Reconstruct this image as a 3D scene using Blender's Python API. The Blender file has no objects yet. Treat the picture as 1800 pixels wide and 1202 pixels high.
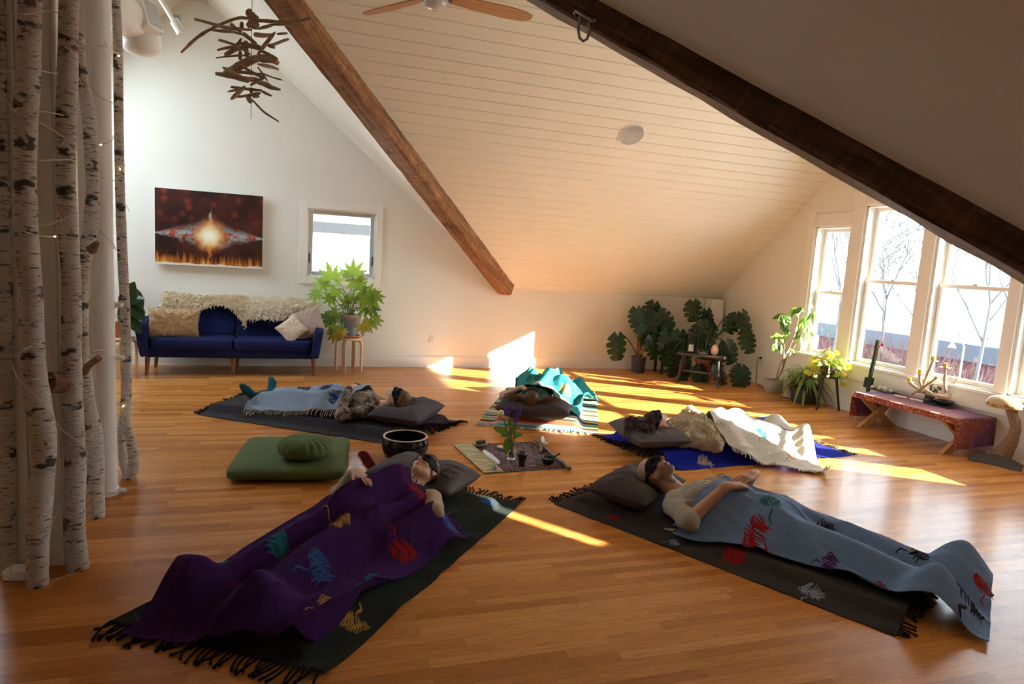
import bpy, math, random
import numpy as np
from mathutils import Vector, Matrix
C = bpy.context.scene.collection
SC = bpy.context.scene
R = math.radians
# ------------------------------------------------------------------ camera, world, sun, exposure
FPX = 1137.5
CAM = Vector((0, 0, 1.6))
CR = Vector((0.95228714, -0.29894223, 0.06150397))
CU = Vector((-0.02016443, 0.13945187, 0.99002352))
CF = Vector((0.30453669, 0.94402686, -0.12677022))
cd = bpy.data.cameras.new('camera'); cam = bpy.data.objects.new('camera', cd); C.objects.link(cam)
cam.matrix_world = Matrix(((CR.x, CU.x, -CF.x, CAM.x), (CR.y, CU.y, -CF.y, CAM.y), (CR.z, CU.z, -CF.z, CAM.z), (0, 0, 0, 1)))
cd.sensor_width = 36; cd.sensor_fit = 'HORIZONTAL'; cd.lens = 36 * FPX / 1800; cd.clip_start = .05; cd.clip_end = 500
SC.camera = cam
vs = SC.view_settings
vs.view_transform = 'Standard'; vs.look = 'None'; vs.gamma = 1; vs.use_curve_mapping = False; vs.exposure = 1.02
SC.display_settings.display_device = 'sRGB'
cy_ = SC.cycles
cy_.use_denoising = True
cy_.max_bounces = 10; cy_.diffuse_bounces = 6; cy_.glossy_bounces = 4; cy_.transmission_bounces = 6; cy_.transparent_max_bounces = 12
cy_.caustics_reflective = True; cy_.caustics_refractive = False; cy_.blur_glossy = .2; cy_.sample_clamp_indirect = 15

wd = bpy.data.worlds.new('world'); SC.world = wd; wd.use_nodes = True
bg = wd.node_tree.nodes['Background']
bg.inputs['Color'].default_value = (0.72, 0.86, 0.98, 1); bg.inputs['Strength'].default_value = 4.8
SUN_DIR = Vector((-1, .62, -.50)).normalized()
sl = bpy.data.lights.new('sun', 'SUN'); sl.energy = 25; sl.angle = R(.55); sl.color = (1, .955, .88)
so = bpy.data.objects.new('sun', sl); C.objects.link(so); so.location = (14, -4, 9)
so.rotation_euler = SUN_DIR.to_track_quat('-Z', 'Y').to_euler()

# ------------------------------------------------------------------ authoring helpers
def _ray(x, y): return CF + CR * ((x - 900) / FPX) - CU * ((y - 601) / FPX)
def U(x, y, Y): d = _ray(x, y); return CAM + d * (Y / d.y)          # a point seen at (x,y) standing on the plane y=Y
def UX(x, y, X): d = _ray(x, y); return CAM + d * (X / d.x)
def F(x, y, z=0.): d = _ray(x, y); return CAM + d * ((z - 1.6) / d.z)
rnd = random.Random(7)
def V(*a): return Vector(a)

class MB:
    def __init__(s): s.v = []; s.f = []; s.m = []; s.mi = 0
    def add(s, vs_, fs_):
        o = len(s.v); s.v += [tuple(v) for v in vs_]; s.f += [tuple(i + o for i in f) for f in fs_]; s.m += [s.mi] * len(fs_); return s
    def box(s, c, d, rot=None, bev=0.):
        c = Vector(c); x, y, z = [q / 2 for q in d]
        if bev <= 0:
            P = [V(a * x, b * y, e * z) for a in (-1, 1) for b in (-1, 1) for e in (-1, 1)]
            Fc = [(0, 1, 3, 2), (4, 6, 7, 5), (0, 4, 5, 1), (2, 3, 7, 6), (0, 2, 6, 4), (1, 5, 7, 3)]
        else:
            b = min(bev, x * .98, y * .98, z * .98); P = []; idx = {}
            for sx in (-1, 1):
                for sy in (-1, 1):
                    for sz in (-1, 1):
                        for ax in range(3):
                            q = [sx * (x - b), sy * (y - b), sz * (z - b)]; q[ax] = (sx * x, sy * y, sz * z)[ax]
                            idx[(sx, sy, sz, ax)] = len(P); P.append(Vector(q))
            Fc = []
            for ax in range(3):
                o1, o2 = [a for a in range(3) if a != ax]
                for sg in (-1, 1):
                    L = []
                    for a, b2 in ((-1, -1), (1, -1), (1, 1), (-1, 1)):
                        k = [0, 0, 0]; k[ax] = sg; k[o1] = a; k[o2] = b2; L.append(idx[(*k, ax)])
                    Fc.append(L)
            for ax in range(3):
                o1, o2 = [a for a in range(3) if a != ax]
                for a in (-1, 1):
                    for b2 in (-1, 1):
                        L = []
                        for e, which in ((-1, o1), (1, o1), (1, o2), (-1, o2)):
                            k = [0, 0, 0]; k[ax] = e; k[o1] = a; k[o2] = b2; L.append(idx[(*k, which)])
                        Fc.append(L)
            for sx in (-1, 1):
                for sy in (-1, 1):
                    for sz in (-1, 1): Fc.append([idx[(sx, sy, sz, a)] for a in range(3)])
        if rot is not None: P = [rot @ p for p in P]
        return s.add([p + c for p in P], Fc)
    def bb(s, a, b, bev=0.):
        return s.box([(p + q) / 2 for p, q in zip(a, b)], [abs(q - p) for p, q in zip(a, b)], None, bev)
    def tube(s, pts, rad, n=10, caps=True, noise=0., seed=0, flat=None):
        pts = [Vector(p) for p in pts]; m = len(pts)
        rad = [rad] * m if not hasattr(rad, '__len__') else list(rad)
        rr = random.Random(seed); t0 = (pts[1] - pts[0]).normalized()
        a = t0.orthogonal().normalized(); vs_ = []
        for i in range(m):
            t = (pts[min(i + 1, m - 1)] - pts[max(i - 1, 0)])
            t = t.normalized() if t.length > 1e-9 else t0
            a = (a - t * a.dot(t)); a = a.normalized() if a.length > 1e-6 else t.orthogonal().normalized()
            b = t.cross(a)
            for k in range(n):
                w = 2 * math.pi * k / n; r = rad[i] * (1 + (rr.uniform(-noise, noise) if noise else 0))
                vs_.append(pts[i] + (a * math.cos(w) + b * math.sin(w) * (flat or 1)) * r)
        fs_ = [(i * n + k, i * n + (k + 1) % n, (i + 1) * n + (k + 1) % n, (i + 1) * n + k) for i in range(m - 1) for k in range(n)]
        if caps: fs_ += [tuple(range(n))[::-1], tuple((m - 1) * n + k for k in range(n))]
        return s.add(vs_, fs_)
    def lathe(s, prof, c=(0, 0, 0), n=32, sq=(1, 1), M=None, ring=False):
        c = Vector(c); vs_ = []; m = len(prof)
        for r, z in prof:
            for k in range(n):
                w = 2 * math.pi * k / n; p = V(r * math.cos(w) * sq[0], r * math.sin(w) * sq[1], z)
                if M is not None: p = M @ p
                vs_.append(c + p)
        fs_ = [(i * n + k, i * n + (k + 1) % n, (i + 1) * n + (k + 1) % n, (i + 1) * n + k) for i in range(m - 1) for k in range(n)]
        if ring: return s.add(vs_, fs_ + [((m - 1) * n + k, (m - 1) * n + (k + 1) % n, (k + 1) % n, k) for k in range(n)])
        if prof[0][0] > 1e-6: fs_.append(tuple(range(n))[::-1])
        if prof[-1][0] > 1e-6: fs_.append(tuple((m - 1) * n + k for k in range(n)))
        return s.add(vs_, fs_)
    def ball(s, c, r, n=12, m=8, M=None):
        r = (r, r, r) if not hasattr(r, '__len__') else r
        return s.lathe2([(math.sin(math.pi * i / m), -math.cos(math.pi * i / m)) for i in range(m + 1)], c, n, r, M)
    def lathe2(s, prof, c, n, r, M=None):
        c = Vector(c); vs_ = []; m = len(prof)
        for a, z in prof:
            for k in range(n):
                w = 2 * math.pi * k / n; p = V(a * math.cos(w) * r[0], a * math.sin(w) * r[1], z * r[2])
                vs_.append(c + (M @ p if M is not None else p))
        return s.add(vs_, [(i * n + k, i * n + (k + 1) % n, (i + 1) * n + (k + 1) % n, (i + 1) * n + k) for i in range(m - 1) for k in range(n)])
    def grid(s, nu, nv, fn):
        P = [fn(i / nu, j / nv) for i in range(nu + 1) for j in range(nv + 1)]; w = nv + 1
        return s.add(P, [(i * w + j, (i + 1) * w + j, (i + 1) * w + j + 1, i * w + j + 1) for i in range(nu) for j in range(nv)])
    def sheet(s, nu, nv, fn, th=.004, up=False):
        """a cloth: two faces th apart, closed round the rim"""
        P = [Vector(fn(i / nu, j / nv)) for i in range(nu + 1) for j in range(nv + 1)]; w = nv + 1; n = len(P)
        top = [(i * w + j, (i + 1) * w + j, (i + 1) * w + j + 1, i * w + j + 1) for i in range(nu) for j in range(nv)]
        Q = []
        for i in range(nu + 1):
            for j in range(nv + 1):
                a = P[min(i + 1, nu) * w + j] - P[max(i - 1, 0) * w + j]; b = P[i * w + min(j + 1, nv)] - P[i * w + max(j - 1, 0)]
                k = a.cross(b); k = -k if up and k.z < 0 else k; Q.append(P[i * w + j] - (k.normalized() if k.length > 1e-12 else V(0, 0, 1)) * th)
        rim = [j for j in range(nv)] + [i * w + nv for i in range(nu)] + [nu * w + j for j in range(nv, 0, -1)] + [i * w for i in range(nu, 0, -1)]
        side = [(rim[k], rim[(k + 1) % len(rim)], rim[(k + 1) % len(rim)] + n, rim[k] + n) for k in range(len(rim))]
        return s.add(P + Q, top + [tuple(x + n for x in f[::-1]) for f in top] + side)
    def poly(s, pts): return s.add(pts, [tuple(range(len(pts)))])
    def prism(s, pts, off):
        n = len(pts); off = Vector(off); P = [Vector(p) for p in pts]
        return s.add(P + [p + off for p in P], [tuple(range(n))[::-1], tuple(range(n, 2 * n))] + [(i, (i + 1) % n, n + (i + 1) % n, n + i) for i in range(n)])
    def build(s, name, mats, parent=None, smooth=True, loc=None, ang=40):
        me = bpy.data.meshes.new(name); me.from_pydata(s.v, [], s.f)
        mats = mats if isinstance(mats, (list, tuple)) else [mats]
        for m_ in mats: me.materials.append(m_)
        if any(s.m): me.polygons.foreach_set('material_index', s.m)
        me.validate(); o = bpy.data.objects.new(name, me); C.objects.link(o)
        import bmesh
        bm = bmesh.new(); bm.from_mesh(me); bmesh.ops.recalc_face_normals(bm, faces=bm.faces); bm.to_mesh(me); bm.free()
        if smooth:
            me.polygons.foreach_set('use_smooth', [True] * len(me.polygons))
            try: me.set_sharp_from_angle(angle=R(ang))
            except Exception: pass
        if parent is not None: o.parent = parent
        if loc is not None: o.location = loc
        return o
def fromnp(name, Vs, Fs, mats, parent=None, loc=None):
    me = bpy.data.meshes.new(name); me.from_pydata(Vs.tolist(), [], Fs.tolist())
    for m_ in (mats if isinstance(mats, (list, tuple)) else [mats]): me.materials.append(m_)
    me.polygons.foreach_set('use_smooth', [True] * len(me.polygons))
    o = bpy.data.objects.new(name, me); C.objects.link(o)
    if parent is not None: o.parent = parent
    if loc is not None: o.location = loc
    return o
def tag(o, label=None, cat=None, group=None, kind=None):
    if label: o['label'] = label
    if cat: o['category'] = cat
    if group: o['group'] = group
    if kind: o['kind'] = kind
    return o
def empty(name, loc, label, cat, group=None, rz=0):
    o = bpy.data.objects.new(name, None); C.objects.link(o); o.location = loc; o.rotation_euler = (0, 0, rz); o.empty_display_size = .1
    return tag(o, label, cat, group)
def struct(name, mb, m, smooth=False): return tag(mb.build(name, m, smooth=smooth), kind='structure')
def copy_tree(o, parent=None):
    c = o.copy(); C.objects.link(c)
    if parent is not None: c.parent = parent
    for ch in o.children: copy_tree(ch, c)
    return c
def smooth_path(pts, k=4):
    P = [Vector(p) for p in pts]; out = []
    for i in range(len(P) - 1):
        p0, p1, p2, p3 = P[max(i - 1, 0)], P[i], P[i + 1], P[min(i + 2, len(P) - 1)]
        for j in range(k):
            t = j / k
            out.append(.5 * ((2 * p1) + (p2 - p0) * t + (2 * p0 - 5 * p1 + 4 * p2 - p3) * t * t + (3 * p1 - p0 - 3 * p2 + p3) * t ** 3))
    return out + [P[-1]]
def lerp_list(L, n):
    out = []
    for i in range(n):
        t = i / (n - 1) * (len(L) - 1); k = min(int(t), len(L) - 2); out.append(L[k] + (L[k + 1] - L[k]) * (t - k))
    return out

# ------------------------------------------------------------------ material helpers
class G:
    def __init__(s, name):
        s.mat = bpy.data.materials.new(name); s.mat.use_nodes = True; s.t = s.mat.node_tree; s.t.nodes.clear()
        s.out = s.n('ShaderNodeOutputMaterial'); s.b = s.n('ShaderNodeBsdfPrincipled'); s.t.links.new(s.b.outputs[0], s.out.inputs[0])
        s.tc = s.n('ShaderNodeTexCoord'); s.P = s.tc.outputs['Object']
    def n(s, t): return s.t.nodes.new(t)
    def set(s, sock, v):
        if v is None: return
        if hasattr(v, 'is_linked'): s.t.links.new(v, sock)
        elif hasattr(v, '__len__') and len(v) == 3 and sock.type == 'RGBA': sock.default_value = (*v, 1)
        else: sock.default_value = v
    def math(s, op, a, b=None, c=None, clamp=False):
        n = s.n('ShaderNodeMath'); n.operation = op; n.use_clamp = clamp
        s.set(n.inputs[0], a); s.set(n.inputs[1], b); s.set(n.inputs[2], c); return n.outputs[0]
    def mix(s, f, a, b, mode='MIX'):
        n = s.n('ShaderNodeMix'); n.data_type = 'RGBA'; n.blend_type = mode; n.clamp_factor = True
        s.set(n.inputs[0], f); s.set(n.inputs[6], a); s.set(n.inputs[7], b); return n.outputs[2]
    def map(s, v=None, sc=(1, 1, 1), loc=(0, 0, 0), rot=(0, 0, 0)):
        n = s.n('ShaderNodeMapping'); s.set(n.inputs[0], v or s.P); n.inputs['Scale'].default_value = sc; n.inputs['Location'].default_value = loc; n.inputs['Rotation'].default_value = rot
        return n.outputs[0]
    def noise(s, scale=5, detail=3, v=None, rough=.5, dist=0., col=False):
        n = s.n('ShaderNodeTexNoise'); s.set(n.inputs['Vector'], v or s.P); s.set(n.inputs['Scale'], scale); n.inputs['Detail'].default_value = detail
        n.inputs['Roughness'].default_value = rough; n.inputs['Distortion'].default_value = dist; return n.outputs[1 if col else 0]
    def vor(s, scale=5, v=None, out=0, feat='F1'):
        n = s.n('ShaderNodeTexVoronoi'); n.feature = feat; s.set(n.inputs['Vector'], v or s.P); s.set(n.inputs['Scale'], scale); return n.outputs[out]
    def ramp(s, f, stops, interp='LINEAR'):
        n = s.n('ShaderNodeValToRGB'); n.color_ramp.interpolation = interp; e = n.color_ramp.elements
        for i, (p, c) in enumerate(stops):
            c = (c, c, c) if not hasattr(c, '__len__') else c
            q = e[i] if i < 2 else e.new(p); q.position = p; q.color = (*c, 1)
        s.set(n.inputs[0], f); return n.outputs[0]
    def xyz(s, v=None):
        n = s.n('ShaderNodeSeparateXYZ'); s.set(n.inputs[0], v or s.P); return n.outputs
    def bump(s, h, strength=.3, dist=.01):
        n = s.n('ShaderNodeBump'); s.set(n.inputs['Height'], h); n.inputs['Strength'].default_value = strength; n.inputs['Distance'].default_value = dist
        s.t.links.new(n.outputs[0], s.b.inputs['Normal']); return n
    def done(s, col=None, rough=None, **kw):
        s.set(s.b.inputs['Base Color'], col); s.set(s.b.inputs['Roughness'], rough)
        for k, v in kw.items(): s.set(s.b.inputs[k.replace('_', ' ')], v)
        return s.mat
def mk(name, col, rough=.6, var=.15, sc=6, bump=.0, bsc=60, bd=.005, **kw):
    g = G(name); f = g.noise(sc, 4)
    c = g.mix(f, [max(0, x * (1 - var)) for x in col], [min(1, x * (1 + var)) for x in col])
    if bump: g.bump(g.noise(bsc, 3), bump, bd)
    return g.done(c, rough, **kw)
def cloth(name, col, var=.2, rough=.95, heather=0., bsc=350, bump=.5, sheen=.25, **kw):
    g = G(name); f = g.noise(5, 4); c = g.mix(f, [x * (1 - var) for x in col], [min(1, x * (1 + var)) for x in col])
    if heather:
        h = g.noise(420, 2, rough=.8); c = g.mix(g.ramp(h, [(.42, 0), (.62, 1)]), g.mix(.5, c, [x * (1 - heather) for x in col]), g.mix(.5, c, [min(1, x * (1 + 1.6 * heather) + .02 * heather) for x in col]))
    w = g.math('ADD', g.noise(bsc, 2), g.math('MULTIPLY', g.noise(28, 3), 1.6)); g.bump(w, min(1, bump * 1.4), .006)
    g.b.inputs['Sheen Weight'].default_value = sheen * .35; g.set(g.b.inputs['Sheen Tint'], [min(1, x * 2 + .05) for x in col]); g.b.inputs['Sheen Roughness'].default_value = .5
    g.b.inputs['Specular IOR Level'].default_value = .15
    return g.done(c, rough, **kw)
def wood(name, c1, c2, axis=0, fine=1., rough=.5, bump=.25):
    g = G(name); s = [14 * fine, 14 * fine, 14 * fine]; s[axis] = 1.1 * fine
    v = g.map(None, s); a = g.noise(1.6, 5, v, .6, .8); b = g.noise(7, 3, v, .7)
    f = g.math('ADD', g.math('MULTIPLY', a, .7), g.math('MULTIPLY', b, .3))
    g.bump(f, bump, .004)
    return g.done(g.ramp(f, [(.3, c1), (.5, [(p + q) / 2 for p, q in zip(c1, c2)]), (.68, c2)]), rough)
M = {}
def glass_mat():
    g = G('window_glass'); t = g.t
    a = g.n('ShaderNodeBsdfTransparent'); a.inputs[0].default_value = (.97, .985, .98, 1)
    gl = g.n('ShaderNodeBsdfGlossy'); gl.inputs['Roughness'].default_value = .02
    fr = g.n('ShaderNodeFresnel'); fr.inputs[0].default_value = 1.25
    mx = g.n('ShaderNodeMixShader'); t.links.new(fr.outputs[0], mx.inputs[0]); t.links.new(a.outputs[0], mx.inputs[1]); t.links.new(gl.outputs[0], mx.inputs[2])
    t.links.new(mx.outputs[0], g.out.inputs[0]); t.nodes.remove(g.b); return g.mat
M['glass'] = glass_mat()
def clear_glass(name, col=(.97, .98, .97)):
    g = G(name); return g.done(col, .03, Transmission_Weight=1., IOR=1.45)
M['wall'] = mk('white_wall_paint', (.80, .785, .715), .75, .03, 3, .08, 180, .002)
M['ceil'] = mk('white_ceiling_paint', (.78, .75, .67), .65, .03, 3, .06, 180, .002)
M['ceil_board'] = mk('cream_board_paint', (.80, .76, .65), .45, .04, 2, .05, 120, .002)
M['trim'] = mk('white_trim_paint', (.84, .82, .77), .42, .03, 4, .05, 100, .001)
M['white'] = mk('white_plastic', (.82, .81, .78), .35, .03, 4)
M['black'] = mk('black_gloss', (.008, .008, .009), .12, .2, 4)
M['blackmetal'] = mk('black_metal', (.03, .03, .032), .45, .2, 8, Metallic=.6)
M['steel'] = mk('grey_metal', (.42, .43, .43), .35, .1, 8, Metallic=.85)
M['darkwood'] = wood('dark_stained_wood', (.012, .008, .007), (.05, .03, .022), 0, 1.5, .35, .1)
M['birchply'] = wood('birch_plywood', (.62, .45, .27), (.78, .60, .39), 2, 1.5, .45, .08)
M['pine'] = wood('pine_board', (.40, .21, .075), (.60, .36, .15), 2, 1.3, .45, .1)
M['legwood'] = wood('walnut_leg', (.14, .055, .02), (.27, .12, .05), 2, 2, .35, .08)
M['drift'] = wood('driftwood', (.16, .095, .05), (.36, .235, .14), 0, 2, .85, .3)
M['soil'] = mk('potting_soil', (.045, .03, .02), .95, .5, 60, .8, 80)
M['terra'] = mk('terracotta', (.42, .15, .07), .7, .2, 10, .1, 90)
def floor_mat():
    g = G('oak_strip_floor'); t = g.t
    br = g.n('ShaderNodeTexBrick'); g.set(br.inputs['Vector'], g.P); br.offset = .37; br.offset_frequency = 2; br.squash = 1.35; br.squash_frequency = 3
    for k, v in dict(Scale=1., Mortar_Size=.0006, Bias=0., Brick_Width=.78, Row_Height=.0575, Mortar_Smooth=.2).items(): br.inputs[k.replace('_', ' ')].default_value = v
    br.inputs['Color1'].default_value = (0, 0, 0, 1); br.inputs['Color2'].default_value = (1, 1, 1, 1); br.inputs['Mortar'].default_value = (.5, .5, .5, 1)
    tone = g.ramp(br.outputs[0], [(0., (.42, .152, .032)), (.35, (.54, .210, .046)), (.7, (.61, .252, .060)), (1., (.68, .305, .088))])
    off = g.n('ShaderNodeVectorMath'); off.operation = 'MULTIPLY_ADD'; t.links.new(br.outputs[0], off.inputs[0]); off.inputs[1].default_value = (13, 7, 5); t.links.new(g.P, off.inputs[2])
    v = g.map(off.outputs[0], (1.3, 16, 16)); n1 = g.noise(2.2, 4, v, .55, 1.2)
    rings = g.math('PINGPONG', g.math('MULTIPLY', n1, 9), 1.)
    n2 = g.noise(5, 3, g.map(off.outputs[0], (2.2, 90, 90)), .7)
    c = g.mix(g.math('MULTIPLY', g.ramp(rings, [(.0, 1), (.35, 0)]), .38), tone, (.20, .066, .016))
    c = g.mix(g.math('MULTIPLY', g.ramp(n2, [(.45, 0), (.75, 1)]), .35), c, (.17, .058, .015))
    c = g.mix(g.math('MULTIPLY', br.outputs[1], .7), c, (.06, .022, .008))
    h = g.math('SUBTRACT', g.math('ADD', g.math('MULTIPLY', g.noise(3, 2), .6), g.math('MULTIPLY', n2, .06)), g.math('MULTIPLY', br.outputs[1], .5))
    g.bump(h, .10, .003)
    rg = g.math('ADD', g.math('MULTIPLY', g.noise(9, 3), .10), .20)
    return g.done(c, rg, Specular_IOR_Level=.12, Coat_Weight=.05, Coat_Roughness=.10)
M['floor'] = floor_mat()
def birch_mat():
    g = G('birch_bark'); s = g.xyz()
    base = g.mix(g.noise(7, 4), (.42, .37, .32), (.66, .63, .58))
    base = g.mix(g.ramp(g.noise(3.5, 3), [(.5, 0), (.7, 1)]), base, (.46, .33, .26))
    len_ = g.noise(1, 3, g.map(None, (22, 22, 170)), .6)
    c = g.mix(g.ramp(len_, [(.575, 0), (.635, 1)]), base, (.09, .07, .06))
    pa = g.noise(1, 4, g.map(None, (7, 7, 15)), .65)
    c = g.mix(g.ramp(pa, [(.57, 0), (.625, 1)]), c, (.055, .045, .04))
    br = g.noise(1, 3, g.map(None, (9, 9, 12), (4, 2, 1)), .5)
    c = g.mix(g.ramp(br, [(.66, 0), (.70, 1)]), c, (.16, .07, .045))
    g.bump(g.math('ADD', pa, g.math('MULTIPLY', len_, .5)), .6, .006)
    return g.done(c, .75)
M['birch'] = birch_mat()
def beam_mat(name, c1, c2, c3):
    g = G(name); v = g.map(None, (1.0, 11, 11)); a = g.noise(1.4, 6, v, .62, 1.3)
    saw = g.noise(1, 2, g.map(None, (46, 3, 3)), .5); k = g.noise(3.2, 3)
    f = g.math('ADD', g.math('MULTIPLY', a, .75), g.math('MULTIPLY', saw, .25))
    c = g.ramp(f, [(.30, c1), (.48, c2), (.66, c3)])
    c = g.mix(g.ramp(k, [(.62, 0), (.75, .8)]), c, c1)
    ck = g.noise(1, 2, g.map(None, (.7, 16, 16), (3, 1, 2)), .4, .6); c = g.mix(g.ramp(g.math('ABSOLUTE', g.math('SUBTRACT', ck, .5)), [(.0, .9), (.012, 0)]), c, [x * .25 for x in c1])
    g.bump(g.math('ADD', f, g.math('MULTIPLY', saw, .3)), .55, .01)
    return g.done(c, .6)
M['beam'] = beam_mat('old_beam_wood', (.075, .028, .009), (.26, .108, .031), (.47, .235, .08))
M['beam_shaded'] = beam_mat('shaded_beam_wood', (.018, .009, .005), (.075, .033, .014), (.24, .115, .046))  # darker copy of the beam wood, with its backlit shade put into the colour
# ------------------------------------------------------------------ the room shell
HK, PK = 1.16, .822                       # knee-wall height, roof pitch
XE, YN, XW, YS, XI, YI = 6.41, 9.04, -5.41, -1.7, 2.79, .84
CX, CY = -1.31, 4.94; HW = 4.1; RZ = HK + PK * HW
mb = MB(); mb.bb((XW - .3, YS - .3, -.12), (XE + .22, YN + .22, 0)); struct('floor', mb, M['floor'])
def wall_strips(mbx, s0, s1, roof, holes, P, th, extra=()):
    br = sorted({s0, s1, *extra, *[h[0] for h in holes], *[h[1] for h in holes]})
    for a, b in zip(br, br[1:]):
        hs = [h for h in holes if h[0] <= a + 1e-6 and h[1] >= b - 1e-6]
        segs = [((0, 0), (roof(a), roof(b)))] if not hs else [((0, 0), (hs[0][2],) * 2), ((hs[0][3],) * 2, (roof(a), roof(b)))]
        for (la, lb), (ua, ub) in segs:
            mbx.prism([P(a, la), P(b, lb), P(b, ub), P(a, ua)], th)
roofN = lambda x: HK + PK * max(0, HW - abs(x - CX)) if x < XI else HK + .06
roofE = lambda y: HK + PK * max(0, HW - abs(y - CY))
EWIN = [(6.50, 7.09, .58, 2.27), (5.48, 6.30, .58, 2.50), (4.49, 5.32, .58, 2.50), (3.56, 4.37, .58, 2.50), (2.79, 3.36, .58, 2.27)]
WWIN = [(7.20, 8.05, .58, 1.85)]
NWIN = (0., .885, 1.21, 2.10)
mb = MB(); wall_strips(mb, XW, XE + .2, roofN, [NWIN], lambda s, z: V(s, YN, z), (0, .2, 0), (CX, XI)); struct('wall_north', mb, M['wall'])
mb = MB(); wall_strips(mb, YI, YN, roofE, EWIN, lambda s, z: V(XE, s, z), (.2, 0, 0), (CY,)); struct('wall_east', mb, M['wall'])
mb = MB(); wall_strips(mb, YI, YN, roofE, WWIN, lambda s, z: V(XW, s, z), (-.2, 0, 0), (CY,)); struct('wall_west', mb, M['wall'])
roofS = lambda x: HK + PK * max(0, HW - abs(x - CX))
mb = MB(); wall_strips(mb, XW, XI, roofS, [], lambda s, z: V(s, YS, z), (0, -.2, 0), (CX,)); struct('wall_south', mb, M['wall'])
mb = MB(); mb.bb((XI, YI - .15, 0), (XE, YI, HK)); mb.bb((XI, YS, 0), (XI + .15, YI - .15, HK)); mb.bb((XW - .15, YS, 0), (XW, YI, HK)); struct('wall_knee', mb, M['wall'])
up = V(0, 0, .07)
def slope(pts, m=None):
    b = MB(); b.prism([V(*p) for p in pts], up); struct('ceiling', b, m or M['ceil'])
mid = (CX, CY, RZ)
slope([(XI, YN, HK), (CX, YN, RZ), mid])
# unseen roof opening added in the north-west slope to brighten the sofa wall
nwz = lambda x: HK + PK * (x - XW)
b = MB(); out = [V(XW, YN, HK), V(CX, YN, RZ), V(*mid)]; hole = [V(-4.6, 8.45, nwz(-4.6)), V(-2.0, 8.45, nwz(-2.0)), V(-2.0, 6.5, nwz(-2.0)), V(-4.3, 8.15, nwz(-4.3))]
b.add(out + hole, [(0, 1, 4, 3), (1, 2, 5, 4), (2, 0, 6, 5), (0, 3, 6)]); struct('ceiling', b, M['ceil']); b = MB(); b.poly([p + V(0, 0, .04) for p in hole]); struct('window_11', b, M['glass'])  # window_11 is the pane of the added, unseen roof opening
slope([(XI, YI, HK), mid, (CX, YS, RZ), (XI, YS, HK)]); slope([(XW, YI, HK), (XW, YS, HK), (CX, YS, RZ), mid])
slope([(XW, YN, HK), (XW, CY, RZ), mid]); slope([(XW, YI, HK), mid, (XW, CY, RZ)])
# the south slope of the east wing carries a narrow roof light
def es(x0, y0): t = (HK + PK * (y0 - YI)) / (.5 + PK * .62); return V(x0 + t, y0 - .62 * t, .5 * t)
b = MB(); out = [V(XI, YI, HK), V(XE, YI, HK), V(XE, CY, RZ), V(*mid)]; inn = [es(.98, 4.01), es(1.62, 3.20), es(1.68, 3.235), es(1.05, 4.06)]; inn = [inn[0], inn[1], inn[2], inn[3]]
b.add(out + inn, [(i, (i + 1) % 4, 4 + (i + 1) % 4, 4 + i) for i in range(4)]); struct('ceiling', b, M['ceil'])
b = MB(); b.poly([p + V(0, 0, .03) for p in inn]); struct('window_10', b, M['glass'])
# boarded north slope: separate boards with a V groove between them
b = MB(); pitch = .130; ln = math.hypot(1, PK); cu = V(0, -1 / ln, PK / ln); nn = V(0, -PK / ln, -1 / ln)
Ls = HW * ln; k = 0; s_ = -.09
while s_ < Ls:
    a0, a1 = max(s_, 0), min(s_ + pitch, Ls)
    if a1 > a0:
        x0 = lambda q: XI - q / ln                      # the valley cuts every board
        A = lambda q, xx, d: V(xx, YN, HK) + cu * q + nn * d
        g_ = .007
        prof = [(a0, -.012), (a0 + g_, 0), (a1 - g_, 0), (a1, -.012)]
        vsb = [A(q, x0(q) - .02, d) for q, d in prof] + [A(q, XE + .12, d) for q, d in prof]
        b.add(vsb, [(i, i + 1, i + 5, i + 4) for i in range(3)])
    s_ += pitch
b.prism([V(XI, YN, HK + .012), V(XE + .2, YN, HK + .012), V(XE + .2, CY, RZ + .012), V(CX, CY, RZ + .012)], up)
struct('ceiling', b, M['ceil_board'])
# baseboards
def bboard(name, a, b_, inward, h=.15, t=.018):
    m = MB(); a, b_, n = Vector(a), Vector(b_), Vector(inward)
    m.prism([a, b_, b_ + n * t, a + n * t], (0, 0, h)); m.prism([a + V(0, 0, h), b_ + V(0, 0, h), b_ + n * t * .5 + V(0, 0, h), a + n * t * .5 + V(0, 0, h)], (0, 0, .012))
    struct(name, m, M['trim'])
bboard('baseboard_north', (XW, YN, 0), (XE, YN, 0), (0, -1, 0)); bboard('baseboard_east', (XE, YI, 0), (XE, YN - .02, 0), (-1, 0, 0), .15)
bboard('baseboard_west', (XW, YI, 0), (XW, YN - .02, 0), (1, 0, 0)); bboard('baseboard_south', (XW, YS, 0), (XI, YS, 0), (0, 1, 0))
# boxed-in pipe in the north-east corner
mb = MB(); mb.box((6.26, 8.93, .585), (.24, .18, 1.16), None, .012); tag(struct('trim_corner_box', mb, M['trim']), 'white boxed column in the far corner behind the big split leaves')
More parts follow.
